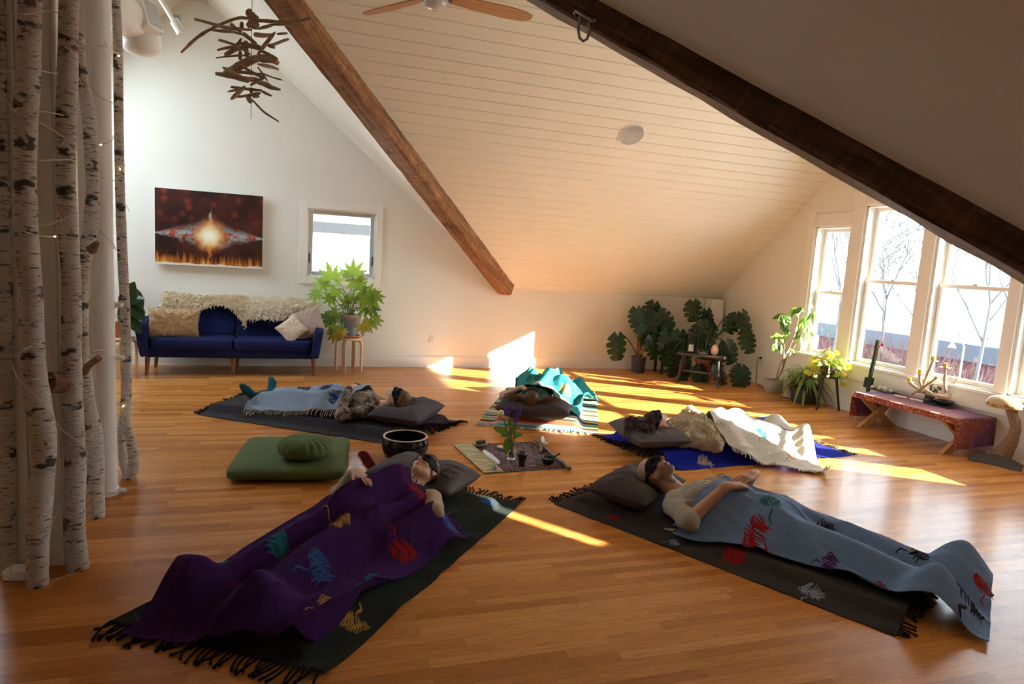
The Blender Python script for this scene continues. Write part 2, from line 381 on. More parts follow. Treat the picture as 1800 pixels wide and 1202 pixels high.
# ------------------------------------------------------------------ east windows
def sash(m, x, y0, y1, z0, z1, w=.042, t=.032):
    m.bb((x, y0, z0), (x + t, y0 + w, z1), .004); m.bb((x, y1 - w, z0), (x + t, y1, z1), .004)
    m.bb((x, y0 + w, z0), (x + t, y1 - w, z0 + w * 1.1), .004); m.bb((x, y0 + w, z1 - w), (x + t, y1 - w, z1), .004)
def dh_window(n, X, sgn, y0, y1, z0, z1, rail):
    f = MB(); Q = lambda a: X + sgn * a
    for ya, yb in ((y0, y0 + .022), (y1 - .022, y1)):
        f.bb((Q(.012), ya, z0), (Q(.19), yb, z1)); c = .5 * (ya + yb)
        f.bb((Q(.128), c - .02, z0), (Q(.134), c + .02, z1))          # parting bead
    f.bb((Q(.012), y0, z1 - .022), (Q(.19), y1, z1)); f.bb((Q(.012), y0, z0), (Q(.19), y1, z0 + .03))
    o = struct('window_%d' % n, f, M['trim'])
    b1 = MB(); sash(b1, min(Q(.135), Q(.167)), y0 + .024, y1 - .024, rail - .02, z1 - .024); b1.build('upper_sash', M['trim'], o, False)
    b2 = MB(); sash(b2, min(Q(.095), Q(.127)), y0 + .024, y1 - .024, z0 + .032, rail + .022)
    b2.build('lower_sash', M['trim'], o, False)
    lk = MB(); lk.box((Q(.10), (y0 + y1) / 2, rail + .03), (.03, .05, .014), None, .004); lk.build('sash_lock', M['steel'], o)
    for xx, a, c in ((Q(.151), rail, z1 - .05), (Q(.111), z0 + .06, rail)):
        p = MB(); p.bb((xx - .002, y0 + .05, a), (xx + .002, y1 - .05, c)); p.build('pane', M['glass'], o, False)
    return o
for i, (a, b_, z0, z1) in enumerate(EWIN):
    dh_window(i + 1, XE, 1, a, b_, z0, z1, 1.60 if 0 < i < 4 else 1.42)
for i, (a, b_, z0, z1) in enumerate(WWIN): dh_window(i + 7, XW, -1, a, b_, z0, z1, (z0 + z1) / 2)
# casings of the east windows
t = MB()
edges = [(7.09, 7.22), (6.30, 6.50), (5.32, 5.48), (4.37, 4.49), (3.36, 3.56), (2.66, 2.79)]
for j, (a, b_) in enumerate(edges): t.bb((XE - .020, a + .004, .60), (XE + .005, b_ - .004, 2.47 if j in (0, 5) else 2.66), .003)
for a, b_, z0, z1 in EWIN:
    t.bb((XE - .018, a, z1), (XE + .005, b_, z1 + .16), .003)
t.bb((XE - .026, 6.28, 2.655), (XE + .005, 3.58, 2.675)); t.bb((XE - .026, 7.23, 2.46), (XE + .005, 6.5, 2.475))
struct('trim_1', t, M['trim'])
t = MB(); t.bb((XE - .055, 2.62, .565), (XE + .01, 7.26, .60), .006)
for a, b_, *_ in EWIN: t.bb((XE, a, .56), (XE + .19, b_, .59))
t.bb((XE - .020, 2.66, .40), (XE + .005, 7.22, .565), .003); struct('trim_2', t, M['trim'])
# ------------------------------------------------------------------ north window
x0, x1, z0, z1 = NWIN
t = MB(); w = .10
for a, b_ in (((x0 - w, z0 - w), (x0, z1 + w)), ((x1, z0 - w), (x1 + w - .015, z1 + w)), ((x0, z1), (x1, z1 + w)), ((x0, z0 - w), (x1, z0))):
    t.bb((a[0], YN - .022, a[1]), (b_[0], YN + .004, b_[1]), .003)
struct('trim_3', t, M['trim'])
f = MB()
for a, b_ in (((x0, z0), (x0 + .02, z1)), ((x1 - .02, z0), (x1, z1)), ((x0, z0), (x1, z0 + .02)), ((x0, z1 - .02), (x1, z1))): f.bb((a[0], YN, a[1]), (b_[0], YN + .19, b_[1]))
o = struct('window_6', f, M['trim'])
s = MB(); w = .05
for a, b_ in (((x0 + .02, z0 + .02), (x0 + .02 + w, z1 - .02)), ((x1 - .02 - w, z0 + .02), (x1 - .02, z1 - .02)), ((x0 + .02 + w, z0 + .02), (x1 - .02 - w, z0 + .02 + w)), ((x0 + .02 + w, z1 - .02 - w), (x1 - .02 - w, z1 - .02))): s.bb((a[0], YN + .06, a[1]), (b_[0], YN + .11, b_[1]), .006)
tag(s.build('casement_frame', mk('pale_grey_frame', (.52, .53, .53), .4, .04, 6), o, False), 'grey metal casement frame')
p = MB(); p.bb((x0 + .06, YN + .083, z0 + .06), (x1 - .06, YN + .088, z1 - .06)); p.build('pane', M['glass'], o, False)
h = MB(); h.box((.52, YN + .045, z0 + .045), (.12, .03, .022), None, .006); h.tube(smooth_path([(.50, YN + .04, z0 + .06), (.47, YN + .01, z0 + .10), (.43, YN + .0, z0 + .12), (.41, YN + .0, z0 + .15)]), .008, 8); h.build('crank_handle', M['steel'], o)
for xx in (x0 + .03, x1 - .03):
    h = MB(); h.box((xx, YN + .045, 1.45), (.02, .025, .13), None, .006); h.tube([(xx, YN + .03, 1.50), (xx, YN + .018, 1.39)], .008, 8); h.build('latch', M['blackmetal'], o)
# light portals in the openings (they give no light of their own)
def portal(loc, sx, sy, rot):
    l = bpy.data.lights.new('window_daylight_portal', 'AREA'); l.shape = 'RECTANGLE'; l.size = sx; l.size_y = sy; l.cycles.is_portal = True
    o = bpy.data.objects.new('window_daylight_portal', l); C.objects.link(o); o.location = loc; o.rotation_euler = rot
portal((XE + .21, 4.94, 1.54), 1.96, 4.4, (0, R(90), 0)); portal((XW - .21, 7.62, 1.2), 1.3, .9, (0, R(-90), 0)); portal((.44, YN + .21, 1.65), .9, .9, (R(-90), 0, 0))
# ------------------------------------------------------------------ valley beams
def beam(a, b_, w, zt, zb, label, name='wooden_beam', mat=None):
    a, b_ = Vector(a), Vector(b_); d = b_ - a; L = d.length; x = d.normalized(); y = V(0, 0, 1).cross(x).normalized(); z = x.cross(y)
    rr = random.Random(int(L * 1000)); m = MB(); nseg = 46; ring = []
    for i in range(nseg + 1):
        q = L * i / nseg; j = lambda s=.004: rr.uniform(-s, s)
        ring.append([(q, -w / 2 + j(), zt), (q, -w / 2 + j(), zb + .012 + j()), (q, -w / 2 + .012 + j(), zb + j()), (q, w / 2 - .014 + j(.006), zb + j()), (q, w / 2 + j(), zb + .014 + j()), (q, w / 2 + j(), zt)])
    vs_ = [p for r_ in ring for p in r_]; n = 6
    m.add(vs_, [(i * n + k, i * n + (k + 1) % n, (i + 1) * n + (k + 1) % n, (i + 1) * n + k) for i in range(nseg) for k in range(n)] + [tuple(range(n)), tuple(nseg * n + k for k in range(n))])
    o = m.build(name, mat or M['beam'], None, False); o.matrix_world = Matrix(((x.x, y.x, z.x, a.x), (x.y, y.y, z.y, a.y), (x.z, y.z, z.z, a.z), (0, 0, 0, 1)))
    return tag(o, label, 'beam')
e = V(1, 1, -PK); ext = .03
beam(V(XI, YN, HK) + e * -.02, mid, .225, .10, -.11, 'rough brown wooden roof beam ending low on the far white wall')
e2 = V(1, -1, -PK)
beam(V(XI, YI, HK) + e2 * .05, mid, .25, .10, -.04, 'dark wooden roof beam crossing in front of the tall windows', mat=M['beam_shaded'])
# ------------------------------------------------------------------ soft shapes, leaves
def spow(a, p): return math.copysign(abs(a) ** p, a)
def superell(mb, c, r, e1=.35, e2=.35, n=28, m=16, Mx=None, fn=None):
    vs_ = []; c = Vector(c)
    for i in range(m + 1):
        f = -math.pi / 2 + math.pi * i / m
        for k in range(n):
            w = 2 * math.pi * k / n
            p = V(r[0] * spow(math.cos(f), e1) * spow(math.cos(w), e2), r[1] * spow(math.cos(f), e1) * spow(math.sin(w), e2), r[2] * spow(math.sin(f), e1))
            if fn: p = fn(p)
            vs_.append(c + (Mx @ p if Mx is not None else p))
    return mb.add(vs_, [(i * n + k, i * n + (k + 1) % n, (i + 1) * n + (k + 1) % n, (i + 1) * n + k) for i in range(m) for k in range(n)])
class Wr:
    """smooth pseudo noise made of a few waves"""
    def __init__(s, seed, k=20., n=7):
        r = random.Random(seed); s.w = [(V(r.gauss(0, 1), r.gauss(0, 1), r.gauss(0, 1)).normalized() * k * r.uniform(.5, 1.5), r.uniform(0, 6.28)) for _ in range(n)]
    def __call__(s, p): return sum(math.sin(p.dot(k) + f) for k, f in s.w) / len(s.w) * 1.6
def pillow(mb, w, h, t, seed=0, Mx=None, c=(0, 0, 0), dent=None, wr=.012, n=26, pinch=.07):
    q = Wr(seed, 14); q2 = Wr(seed + 5, 34); c = Vector(c)
    def fn(sgn):
        def g(a, b):
            x, y = 2 * a - 1, 2 * b - 1
            ex = (1 - abs(x) ** 4) * (1 - abs(y) ** 4); th = t / 2 * max(ex, 0) ** .62
            px = w / 2 * x * (1 - pinch * (1 - y * y)); py = h / 2 * y * (1 - pinch * (1 - x * x))
            p = V(px, py, 0); ed = min(1, 3 * (1 - max(abs(x), abs(y))))
            rad = math.atan2(y, x); cr = max(abs(x), abs(y))
            z = sgn * (th + wr * ed * q(p + V(0, 0, sgn * 3)) + wr * .5 * ed * q2(p))
            z += sgn * wr * .9 * ed * cr * math.sin(rad * 11 + 2 * q(p))
            if dent and sgn > 0: z -= dent(px, py) * min(1, th / (t * .3))
            p.z = z
            return c + (Mx @ p if Mx is not None else p)
        return g
    mb.grid(n, n, fn(1)); mb.grid(n, n, fn(-1))
    return mb
def frame_from(yv, nv):
    y = Vector(yv).normalized(); n = Vector(nv); x = y.cross(n).normalized(); n = x.cross(y); return Matrix((x, y, n)).transposed()
def leaf(mb, base, tip, nrm, side, spine=(-.12, 1.), droop=.15, fold=.12, roll=0.):
    """side: outline of the right half, list of (x, y) from base to tip in units of the leaf length; mirrored for the left half"""
    base, tip = Vector(base), Vector(tip); L = (tip - base).length; Mx = frame_from(tip - base, nrm)
    def P(x, y):
        z = -droop * y * abs(y) - fold * abs(x) * 1.0 - .25 * x * x
        return base + Mx @ V(x * L, y * L, z * L)
    n = len(side); ys = [s_[1] for s_ in side]
    for sg in (1, -1):
        lo = [P(sg * x, y) for x, y in side]
        mid = [P(0, max(0., min(.98, spine_y))) for spine_y in [(-.0 + i / (n - 1)) for i in range(n)]]
        mb.add(lo + mid, [(i, i + 1, n + i + 1, n + i) if sg > 0 else (i, n + i, n + i + 1, i + 1) for i in range(n - 1)])
def monstera_side(k=5, rr=None, slot=.34, heart=.20, wid=.52):
    """half outline of a split leaf: broad heart whose margin is cut by narrow slots"""
    rr = rr or rnd; W = lambda y: wid * max(0., 1 - ((y - .22) / (.43 if y < .22 else .78)) ** 2) ** .55
    out = [(0, 0), (.05, -.10), (.14, -heart)]; y0, y1 = -.16, .93
    for j in range(k):
        a, b = y0 + (y1 - y0) * j / k, y0 + (y1 - y0) * (j + 1) / k; d = b - a; s_ = d * slot * rr.uniform(.6, 1.2); inn = rr.uniform(.24, .42)
        lift = .05 + .05 * j / k
        if j: out.append((max(.03, inn * W(a)), a + s_ * .4))
        out += [(W(a + s_), a + s_ + lift), (W((a + b) / 2) * 1.02, (a + b) / 2 + lift), (W(b - s_ * .4), b - s_ * .2 + lift * .95)]
        if j < k - 1: out.append((max(.03, inn * W(b)), b - s_ * .2))
    out = [(x, min(y, .985)) for x, y in out]; out.append((0, 1.0)); return out
def star_leaf(mb, base, tip, nrm, rr, lobes=9, droop=.15):
    base, tip = Vector(base), Vector(tip); L = (tip - base).length; Mx = frame_from(tip - base, nrm); P = [V(0, .02, 0)]
    for i in range(lobes):
        a = R(-128 + 256 * i / (lobes - 1)); l = (.46 + .54 * math.cos(a * .5) ** 1.5) * rr.uniform(.88, 1.08); w = R(256 / (lobes - 1)) * .5
        for da, q in ((-.95, .50), (-.60, .74), (-.38, .72), (-.22, .90), (0, 1.), (.22, .90), (.38, .72), (.60, .74)): P.append(V(math.sin(a + da * w) * l * q, math.cos(a + da * w) * l * q, 0))
    P = [base + Mx @ V(p.x * L, p.y * L, (-droop * (p.x * p.x + p.y * p.y) - .10 * abs(p.x)) * L) for p in P]
    mb.add(P, [(0, i, i + 1) for i in range(1, len(P) - 1)])
def selloum_side(k=5, rr=None):
    rr = rr or rnd; out = [(0, 0), (.12, -.16)]
    for j in range(k):
        t = j / k; y = -.12 + t * .95; w = .50 * (1 - t * .62) * rr.uniform(.85, 1.1)
        out += [(w * .55, y + .05), (w * .92, y + .09), (w * .66, y + .11), (w, y + .17), (w * .70, y + .165), (w * .80, y + .22), (w * .16, y + .13)]
    out.append((.1, .85)); out.append((0, 1.)); return out
def oval_side(n=7, w=.22, p=1.2): return [(w * math.sin(math.pi * (i / n) ** (1 / p)) ** .8 if 0 < i < n else 0, i / n) for i in range(n + 1)]
def leaf_mat(name, c1, c2, rough=.35, trans=.25, sc=9):
    g = G(name); c = g.mix(g.noise(sc, 3), c1, c2); g.bump(g.noise(55, 2), .15, .004)
    g.done(c, rough, Specular_IOR_Level=.45)
    t = g.t; tl = g.n('ShaderNodeBsdfTranslucent'); g.set(tl.inputs[0], g.mix(.35, c, (.45, .6, .08))); mx = g.n('ShaderNodeMixShader'); mx.inputs[0].default_value = trans
    t.links.new(g.b.outputs[0], mx.inputs[1]); t.links.new(tl.outputs[0], mx.inputs[2]); t.links.new(mx.outputs[0], g.out.inputs[0]); return g.mat
M['leaf_dark'] = leaf_mat('dark_green_leaf', (.007, .024, .010), (.018, .055, .018), .28, .10)
M['leaf_bright'] = leaf_mat('bright_green_leaf', (.16, .31, .03), (.40, .52, .08), .4, .45, 5)
M['leaf_yellow'] = leaf_mat('yellow_leaf', (.55, .42, .03), (.80, .62, .08), .45, .4, 12)
M['leaf_old'] = leaf_mat('yellowing_leaf', (.42, .27, .03), (.50, .40, .05), .5, .3, 12)
M['leaf_mid'] = leaf_mat('mid_green_leaf', (.035, .12, .02), (.11, .26, .04), .35, .35, 8)
M['stem'] = mk('green_stem', (.20, .28, .07), .5, .3, 20)
M['stem_dark'] = mk('dark_green_stem', (.04, .09, .03), .5, .3, 20)
def arc(a, b, h, n=10, side=V(0, 0, 0)):
    a, b = Vector(a), Vector(b); return [a + (b - a) * (i / n) + (V(0, 0, h) + side) * (4 * (i / n) * (1 - i / n)) for i in range(n + 1)]
# ------------------------------------------------------------------ blue sofa
M['navy'] = cloth('navy_upholstery', (.012, .017, .085), .2, .9, .2, 500, .35, .1)
sx0, sx1, syf, syb = -1.84, .20, 8.28, 8.92; cxs = (sx0 + sx1) / 2
sofa = empty('sofa', (cxs, 8.6, 0), 'low navy blue two-seat sofa on tapered wooden legs against the white wall', 'sofa')
L_ = lambda p: V(p[0] - cxs, p[1] - 8.6, p[2])
m = MB(); m.box(L_((cxs, 8.60, .27)), (1.86, .60, .11), None, .02); m.build('frame', M['navy'], sofa)
for s in (-1, 1):
    m = MB(); superell(m, L_((cxs + s * .452, 8.57, .375)), (.452, .31, .072), .28, .22, 40, 14); m.build('seat_cushion', M['navy'], sofa)
    tl = Matrix.Rotation(R(-13), 3, 'X'); m = MB()
    superell(m, L_((cxs + s * .455, 8.80, .60)), (.452, .085, .235), .45, .30, 44, 18, tl, lambda p: V(p.x, p.y, p.z + (.035 * math.cos(p.x / .452 * 1.35) if p.z > 0 else 0) * (p.z / .235)))
    m.build('back_cushion', M['navy'], sofa)
    m = MB(); tl = Matrix.Rotation(R(s * 9), 3, 'Y')
    superell(m, L_((cxs + s * .965, 8.57, .42)), (.052, .33, .20), .22, .22, 36, 18, tl, lambda p: V(p.x, p.y, p.z + (.04 * (p.y / .33) if p.z > 0 else 0)))
    m.build('arm', M['navy'], sofa)
for lx, ly in ((sx0 + .10, 8.36), (cxs, 8.36), (sx1 - .10, 8.36), (sx0 + .10, 8.84), (cxs, 8.84), (sx1 - .10, 8.84)):
    m = MB(); m.tube([L_((lx, ly, .225)), L_((lx + (lx - cxs) * .015, ly - .01, 0))], [.030, .017], 14); m.build('leg', M['legwood'], sofa)
# sheepskins: a hide over the back of the sofa with curly locks
def fur_mat(name, c1, c2):
    g = G(name); c = g.mix(g.noise(14, 3), c1, c2); g.b.inputs['Sheen Weight'].default_value = .4; return g.done(c, .9, Specular_IOR_Level=.1)
def sheepskin(x0, x1, edge, label, mat, seed, tail=None):
    r = random.Random(seed); prof = [(8.95, .70), (8.925, .84), (8.86, .905), (8.78, .90), (8.71, .82), (8.675, .72), (8.655, .62), (8.645, .5)]
    pp = smooth_path([V(0, a, b) for a, b in prof], 4)
    def at(a, b):
        x = x0 + (x1 - x0) * a; lim = edge(a); k = b * lim * (len(pp) - 1); i = min(int(k), len(pp) - 2); q = pp[i] + (pp[i + 1] - pp[i]) * (k - i)
        return V(x, q.y, q.z + .012 * math.sin(x * 9 + seed))
    h = MB(); h.sheet(30, 22, at, .012)
    for _ in range(3800):
        a, b = r.random(), r.random() ** .8; p = at(a, b); e = .01
        n = (at(min(1, a + e), b) - at(max(0, a - e), b)).cross(at(a, min(1, b + e)) - at(a, max(0, b - e)))
        if n.length < 1e-9: continue
        n = n.normalized(); n = n if n.y < .35 or n.z > 0 else -n
        if n.z < 0 and n.y > 0: n = -n
        d = (n + V(r.uniform(-.7, .7), r.uniform(-.5, .3), r.uniform(-.9, .1))).normalized(); l = r.uniform(.025, .06); cu_ = V(r.uniform(-1, 1), r.uniform(-1, .4), r.uniform(-1.3, .2)) * l * .55
        h.tube([p, p + d * l * .55 + cu_ * .25, p + d * l * .8 + cu_], [.0075, .006, .0012], 4, False)
    o = h.build('sheepskin', mat, None); o.location = (0, 0, 0); return tag(o, label, 'sheepskin', 'sheepskins on the sofa')
sheepskin(-1.66, -.70, lambda a: .66 + .08 * math.sin(a * 7) + .22 * max(0, (a - .72) / .28) ** 1.5, 'tan and cream sheepskin over the left half of the sofa back', fur_mat('tan_fleece', (.58, .43, .25), (.88, .76, .56)), 3)
sheepskin(-.72, .17, lambda a: .70 + .10 * math.sin(a * 4 + .3) + .03 * math.sin(a * 17), 'pale cream sheepskin over the right half of the sofa back', fur_mat('cream_fleece', (.72, .60, .42), (.92, .85, .70)), 4)
def fuzz(h, fn, cnt, l, seed, rad=.0028):
    r = random.Random(seed)
    for _ in range(cnt):
        a, b = r.uniform(.02, .98), r.uniform(.02, .98); p = fn(a, b); n = (fn(min(1, a + .01), b) - fn(max(0, a - .01), b)).cross(fn(a, min(1, b + .01)) - fn(a, max(0, b - .01)))
        if n.length < 1e-12: continue
        d = (n.normalized() + V(*[r.uniform(-.8, .8) for _ in range(3)])).normalized(); h.tube([p, p + d * l * r.uniform(.5, 1.1)], [rad, rad * .3], 3, False)
def cushion(c, w, h, t, Mx, mat, label, seed, fz=0, l=.018):
    m = MB(); pillow(m, w, h, t, seed, Mx, (0, 0, 0), None, .010)
    if fz:
        fs = list(m.f); r = random.Random(seed)
        for _ in range(fz):
            f = r.choice(fs); p = [Vector(m.v[i]) for i in f]; n = (p[2] - p[0]).cross(p[3] - p[1])
            if n.length < 1e-12: continue
            n.normalize(); n = n if n.dot(p[0]) > 0 else -n; a, b = r.random(), r.random(); q = p[0] + (p[1] - p[0]) * a + (p[3] - p[0]) * b
            d = (n + V(*[r.uniform(-.9, .9) for _ in range(3)])).normalized(); m.tube([q, q + d * l * r.uniform(.5, 1.2)], [.004, .001], 3, False)
    o = m.build('cushion', mat); o.location = c; return tag(o, label, 'cushion', None)
up_x = lambda lean, yaw=0, roll=0: Matrix.Rotation(R(yaw), 3, 'Z') @ Matrix.Rotation(R(90 - lean), 3, 'X') @ Matrix.Rotation(R(roll), 3, 'Z')
cushion((-1.49, 8.50, .60), .56, .36, .15, up_x(14, 3, -1), fur_mat('tan_plush', (.42, .25, .11), (.66, .46, .25)), 'tan plush rectangular cushion leaning at the left end of the navy sofa', 11, 2600)
cushion((.02, 8.53, .63), .42, .40, .13, up_x(20, -22, 24), cloth('pink_beige_plush', (.58, .45, .38), .12, .95, .2, 200, .8, .5), 'large pinkish beige cushion in the right corner of the navy sofa', 12, 1500, .012)
cushion((-.16, 8.40, .575), .30, .28, .10, up_x(26, 6, 40), cloth('cream_cushion', (.76, .64, .48), .1, .95, .1, 200, .6, .4), 'small cream cushion leaning in front of the pinkish one on the sofa', 13)
# ------------------------------------------------------------------ birch stools and their plants
def stool(loc, rz, label, h=.447, r=.168):
    s = empty('stool', loc, label, 'stool', 'round birch stools beside the sofa', rz)
    m = MB(); m.lathe([(.01, h - .022), (r - .004, h - .022), (r, h - .018), (r, h - .003), (r - .003, h), (.0, h)], (0, 0, 0), 40); m.build('seat', M['birchply'], s)
    for k in range(4):
        a = R(45 + 90 * k); d = V(math.cos(a), math.sin(a), 0); tn = V(-d.y, d.x, 0); ctr = smooth_path([d * .03 + V(0, 0, h - .034), d * (r - .05) + V(0, 0, h - .034), d * (r - .006) + V(0, 0, h - .055), d * (r + .004) + V(0, 0, h - .12), d * (r + .006) + V(0, 0, 0)], 5)
        m = MB(); ring = []
        for i, p in enumerate(ctr):
            tg = (ctr[min(i + 1, len(ctr) - 1)] - ctr[max(i - 1, 0)]).normalized(); nn_ = tg.cross(tn)
            ring += [p + tn * a_ * .024 + nn_ * b_ * .012 for a_, b_ in ((-1, -1), (1, -1), (1, 1), (-1, 1))]
        q = len(ctr); m.add(ring, [(i * 4 + j, i * 4 + (j + 1) % 4, i * 4 + 4 + (j + 1) % 4, i * 4 + 4 + j) for i in range(q - 1) for j in range(4)] + [(0, 1, 2, 3), tuple(4 * q - 4 + j for j in range(4))]); m.build('leg', M['birchply'], s, ang=50)
    return s
stool((.555, 8.71, 0), R(20), 'round birch stool with bent legs under the lobed-leaf plant')
stool((-2.02, 8.30, 0), R(52), 'round birch stool half hidden behind the trunks, left of the sofa')
g = G('blue_grey_glaze'); zz = g.xyz()[2]
M['glaze'] = g.done(g.mix(g.ramp(g.math('ADD', g.math('MULTIPLY', zz, 2.6), g.math('MULTIPLY', g.noise(12, 3), .06)), [(.60, 0), (.66, 1)]), g.mix(g.noise(6), (.17, .24, .32), (.26, .33, .40)), (.30, .25, .19)), .18)
pl = empty('potted_plant', (.56, 8.71, .447), 'bright green lobed-leaf plant in a glazed blue-grey pot on a birch stool', 'plant')
m = MB(); m.lathe([(0, .004), (.115, .004), (.128, .012), (.135, .034), (.128, .036), (.118, .018), (0, .016)], (0, 0, 0), 36); m.build('saucer', M['terra'], pl)
m = MB(); m.lathe([(0, .018), (.088, .018), (.094, .03), (.132, .26), (.145, .275), (.146, .305), (.138, .308), (.132, .30), (.128, .27), (0, .265)], (0, 0, 0), 40); m.build('pot', M['glaze'], pl)
m = MB(); m.lathe([(.126, .268), (0, .278)], (0, 0, 0), 24); m.build('soil', M['soil'], pl)
# leaf centres seen in the photo: (x, y, size px, tip direction, tone)
SEL = [(585, 475, 60, (0, -1), 0), (608, 480, 24, (-.6, -.6), 0), (626, 467, 58, (.3, -1), 0), (628, 505, 48, (.1, .8), 0), (560, 505, 42, (-.5, .8), 0), (547, 518, 40, (-.9, .3), 0), (585, 518, 40, (-.5, 1), 0), (577, 530, 36, (-.6, .9), 0),
       (652, 510, 50, (.7, -.6), 0), (668, 522, 46, (.9, .3), 0), (655, 535, 56, (.5, .8), 0), (648, 550, 46, (.3, 1), 0), (667, 565, 42, (.9, .3), 0), (640, 580, 44, (.4, .9), 2), (652, 574, 40, (.8, .6), 0), (585, 558, 44, (-.6, .8), 0), (578, 572, 44, (-.3, 1), 0),
       (591, 586, 42, (-.2, 1), 0), (607, 580, 34, (.3, .9), 0), (600, 592, 34, (-.1, 1), 2), (583, 594, 40, (-.5, .9), 2), (570, 560, 40, (-.9, .5), 3), (618, 520, 40, (-.2, -.9), 0), (640, 522, 42, (.6, -.6), 0), (660, 545, 44, (.9, .4), 3), (636, 500, 40, (.3, -.8), 3), (607, 527, 40, (-.5, -.6), 0)]
LT = {0: M['leaf_bright'], 2: M['leaf_old'], 3: M['leaf_mid']}
for tone in (0, 2, 3):
    pass
r = random.Random(5)
for i, (x, y, s_, d, tone) in enumerate(SEL):
    yy = 8.62 + r.uniform(-.16, .10) - .05 * (i % 2)
    c = U(x, y, yy); L = s_ / 128. * .50
    dirv = V(d[0], r.uniform(-.5, .1), -d[1]).normalized(); base, tip = c - dirv * L * .5, c + dirv * L * .5; nv = V(r.uniform(-.4, .4), -1, r.uniform(.2, .9))
    o = V(.56 + r.uniform(-.06, .06), 8.71 + r.uniform(-.06, .06), .447 + .27)
    m = MB(); m.mi = 0; star_leaf(m, base, tip, nv, r, 8, r.uniform(.1, .35))
    m.mi = 1; m.tube(arc(o, base, .10 + .06 * r.random()), [.005] * 10 + [.003], 6)
    m.v = [tuple(Vector(v) - V(.56, 8.71, .447)) for v in m.v]; m.build('leaf', [LT[tone], M['stem']], pl)
# dark plant on the hidden stool
pl2 = empty('potted_plant', (-2.02, 8.30, .447), 'dark green leafy plant peeping out behind the birch trunks left of the sofa', 'plant')
m = MB(); m.lathe([(0, .002), (.07, .002), (.10, .17), (.092, .172), (.085, .15), (0, .15)], (0, 0, 0), 28); m.build('pot', M['terra'], pl2)
r = random.Random(8)
for x, y, s_, d in [(238, 520, 40, (.5, .6)), (232, 535, 44, (.9, .5)), (240, 548, 36, (.8, .7)), (228, 555, 44, (.5, .9)), (226, 515, 40, (.3, -.6)), (236, 568, 36, (.6, .9)), (222, 540, 46, (-.4, .8)), (231, 525, 36, (.9, -.1))]:
    c = U(x, y, 8.25 + r.uniform(-.06, .06)); L = s_ / 128; dv = V(d[0], -.3, -d[1]).normalized(); m = MB(); leaf(m, c - dv * L * .5, c + dv * L * .5, V(.2, -1, .6), oval_side(7, .24), .2, .1); m.mi = 1
    m.tube(arc(V(-2.02, 8.30, .6), c - dv * L * .5, .06), .004, 5); m.v = [tuple(Vector(v) - V(-2.02, 8.30, .447)) for v in m.v]; m.build('leaf', [M['leaf_dark'], M['stem_dark']], pl2)
# ------------------------------------------------------------------ painting
def painting_mat():
    g = G('abstract_painting'); x, _, z = g.xyz(); n = g.noise(6, 5, None, .6, col=False); n2 = g.noise(16, 4, None, .6)
    wob = g.math('MULTIPLY', g.math('SUBTRACT', n, .5), .16); xx = g.math('ADD', x, wob); zz = g.math('ADD', z, g.math('MULTIPLY', g.math('SUBTRACT', n2, .5), .07))
    base = g.mix(g.ramp(g.noise(3.2, 4), [(.35, 0), (.7, 1)]), (.012, .005, .004), (.085, .018, .010))
    v = g.vor(7.5, g.map(None, (1, 1, 1))); base = g.mix(g.math('MULTIPLY', g.ramp(v, [(.05, .75), (.42, 0)]), g.ramp(z, [(0, 0), (.25, 1)])), base, (.32, .045, .02))
    # flames from the lower edge
    fl = g.noise(1, 4, g.map(None, (26, 1, 3.2)), .6); fh = g.math('ADD', g.math('MULTIPLY', fl, .52), -.58)
    f = g.math('MULTIPLY', g.math('SUBTRACT', fh, z), 5.5, clamp=True); base = g.mix(f, base, g.mix(f, (.60, .09, .01), (.92, .42, .04)))
    # horizon wings and rising spike
    wx = g.math('ABSOLUTE', xx); ww = g.math('SUBTRACT', g.math('ADD', .20, 0), g.math('MULTIPLY', wx, .33), clamp=True)
    hz = g.math('DIVIDE', g.math('ABSOLUTE', g.math('ADD', zz, .07)), g.math('ADD', ww, .012)); hz = g.math('SUBTRACT', 1, hz, clamp=True)
    base = g.mix(g.math('MULTIPLY', hz, .9), base, g.mix(g.ramp(n2, [(.42, 0), (.58, 1)]), (.50, .10, .04), (.38, .58, .60)))
    sw = g.math('MAXIMUM', g.math('MULTIPLY', g.math('SUBTRACT', .30, g.math('ABSOLUTE', g.math('ADD', zz, .06))), .30), .0005)
    sp = g.math('SUBTRACT', 1, g.math('DIVIDE', g.math('ABSOLUTE', xx), sw), clamp=True)
    base = g.mix(g.math('MULTIPLY', sp, .8), base, g.mix(g.ramp(z, [(.0, 0), (.2, 1)]), (.85, .30, .04), (.55, .66, .62)))
    d = g.math('SQRT', g.math('ADD', g.math('MULTIPLY', xx, xx), g.math('MULTIPLY', g.math('ADD', zz, .08), g.math('ADD', zz, .08))))
    glow = g.ramp(d, [(.03, (.98, .95, .80)), (.10, (.95, .78, .40)), (.15, (.85, .33, .05)), (.23, (.27, .05, .015)), (.34, (0, 0, 0))])
    c = g.mix(g.ramp(d, [(.06, 1), (.26, 0)]), base, glow)
    low = g.ramp(g.math('ADD', z, g.math('MULTIPLY', g.noise(4), .05)), [(0, 0), (1, 1)]); wl = g.math('LESS_THAN', g.math('ADD', z, g.math('MULTIPLY', g.noise(5, 2), .07)), -.405)
    c = g.mix(wl, c, (.78, .74, .66)); g.bump(n2, .12, .003); return g.done(c, .4)
pa = empty('painting', (-1.16, 8.985, 1.735), 'unframed abstract canvas with a glowing burst over dark red, above the sofa', 'painting')
m = MB(); m.box((0, .0, 0), (1.235, .045, .925), None, .004); cv = m.build('stretched_canvas', mk('raw_canvas', (.74, .70, .62), .8, .05, 30, .2, 400, .001), pa)
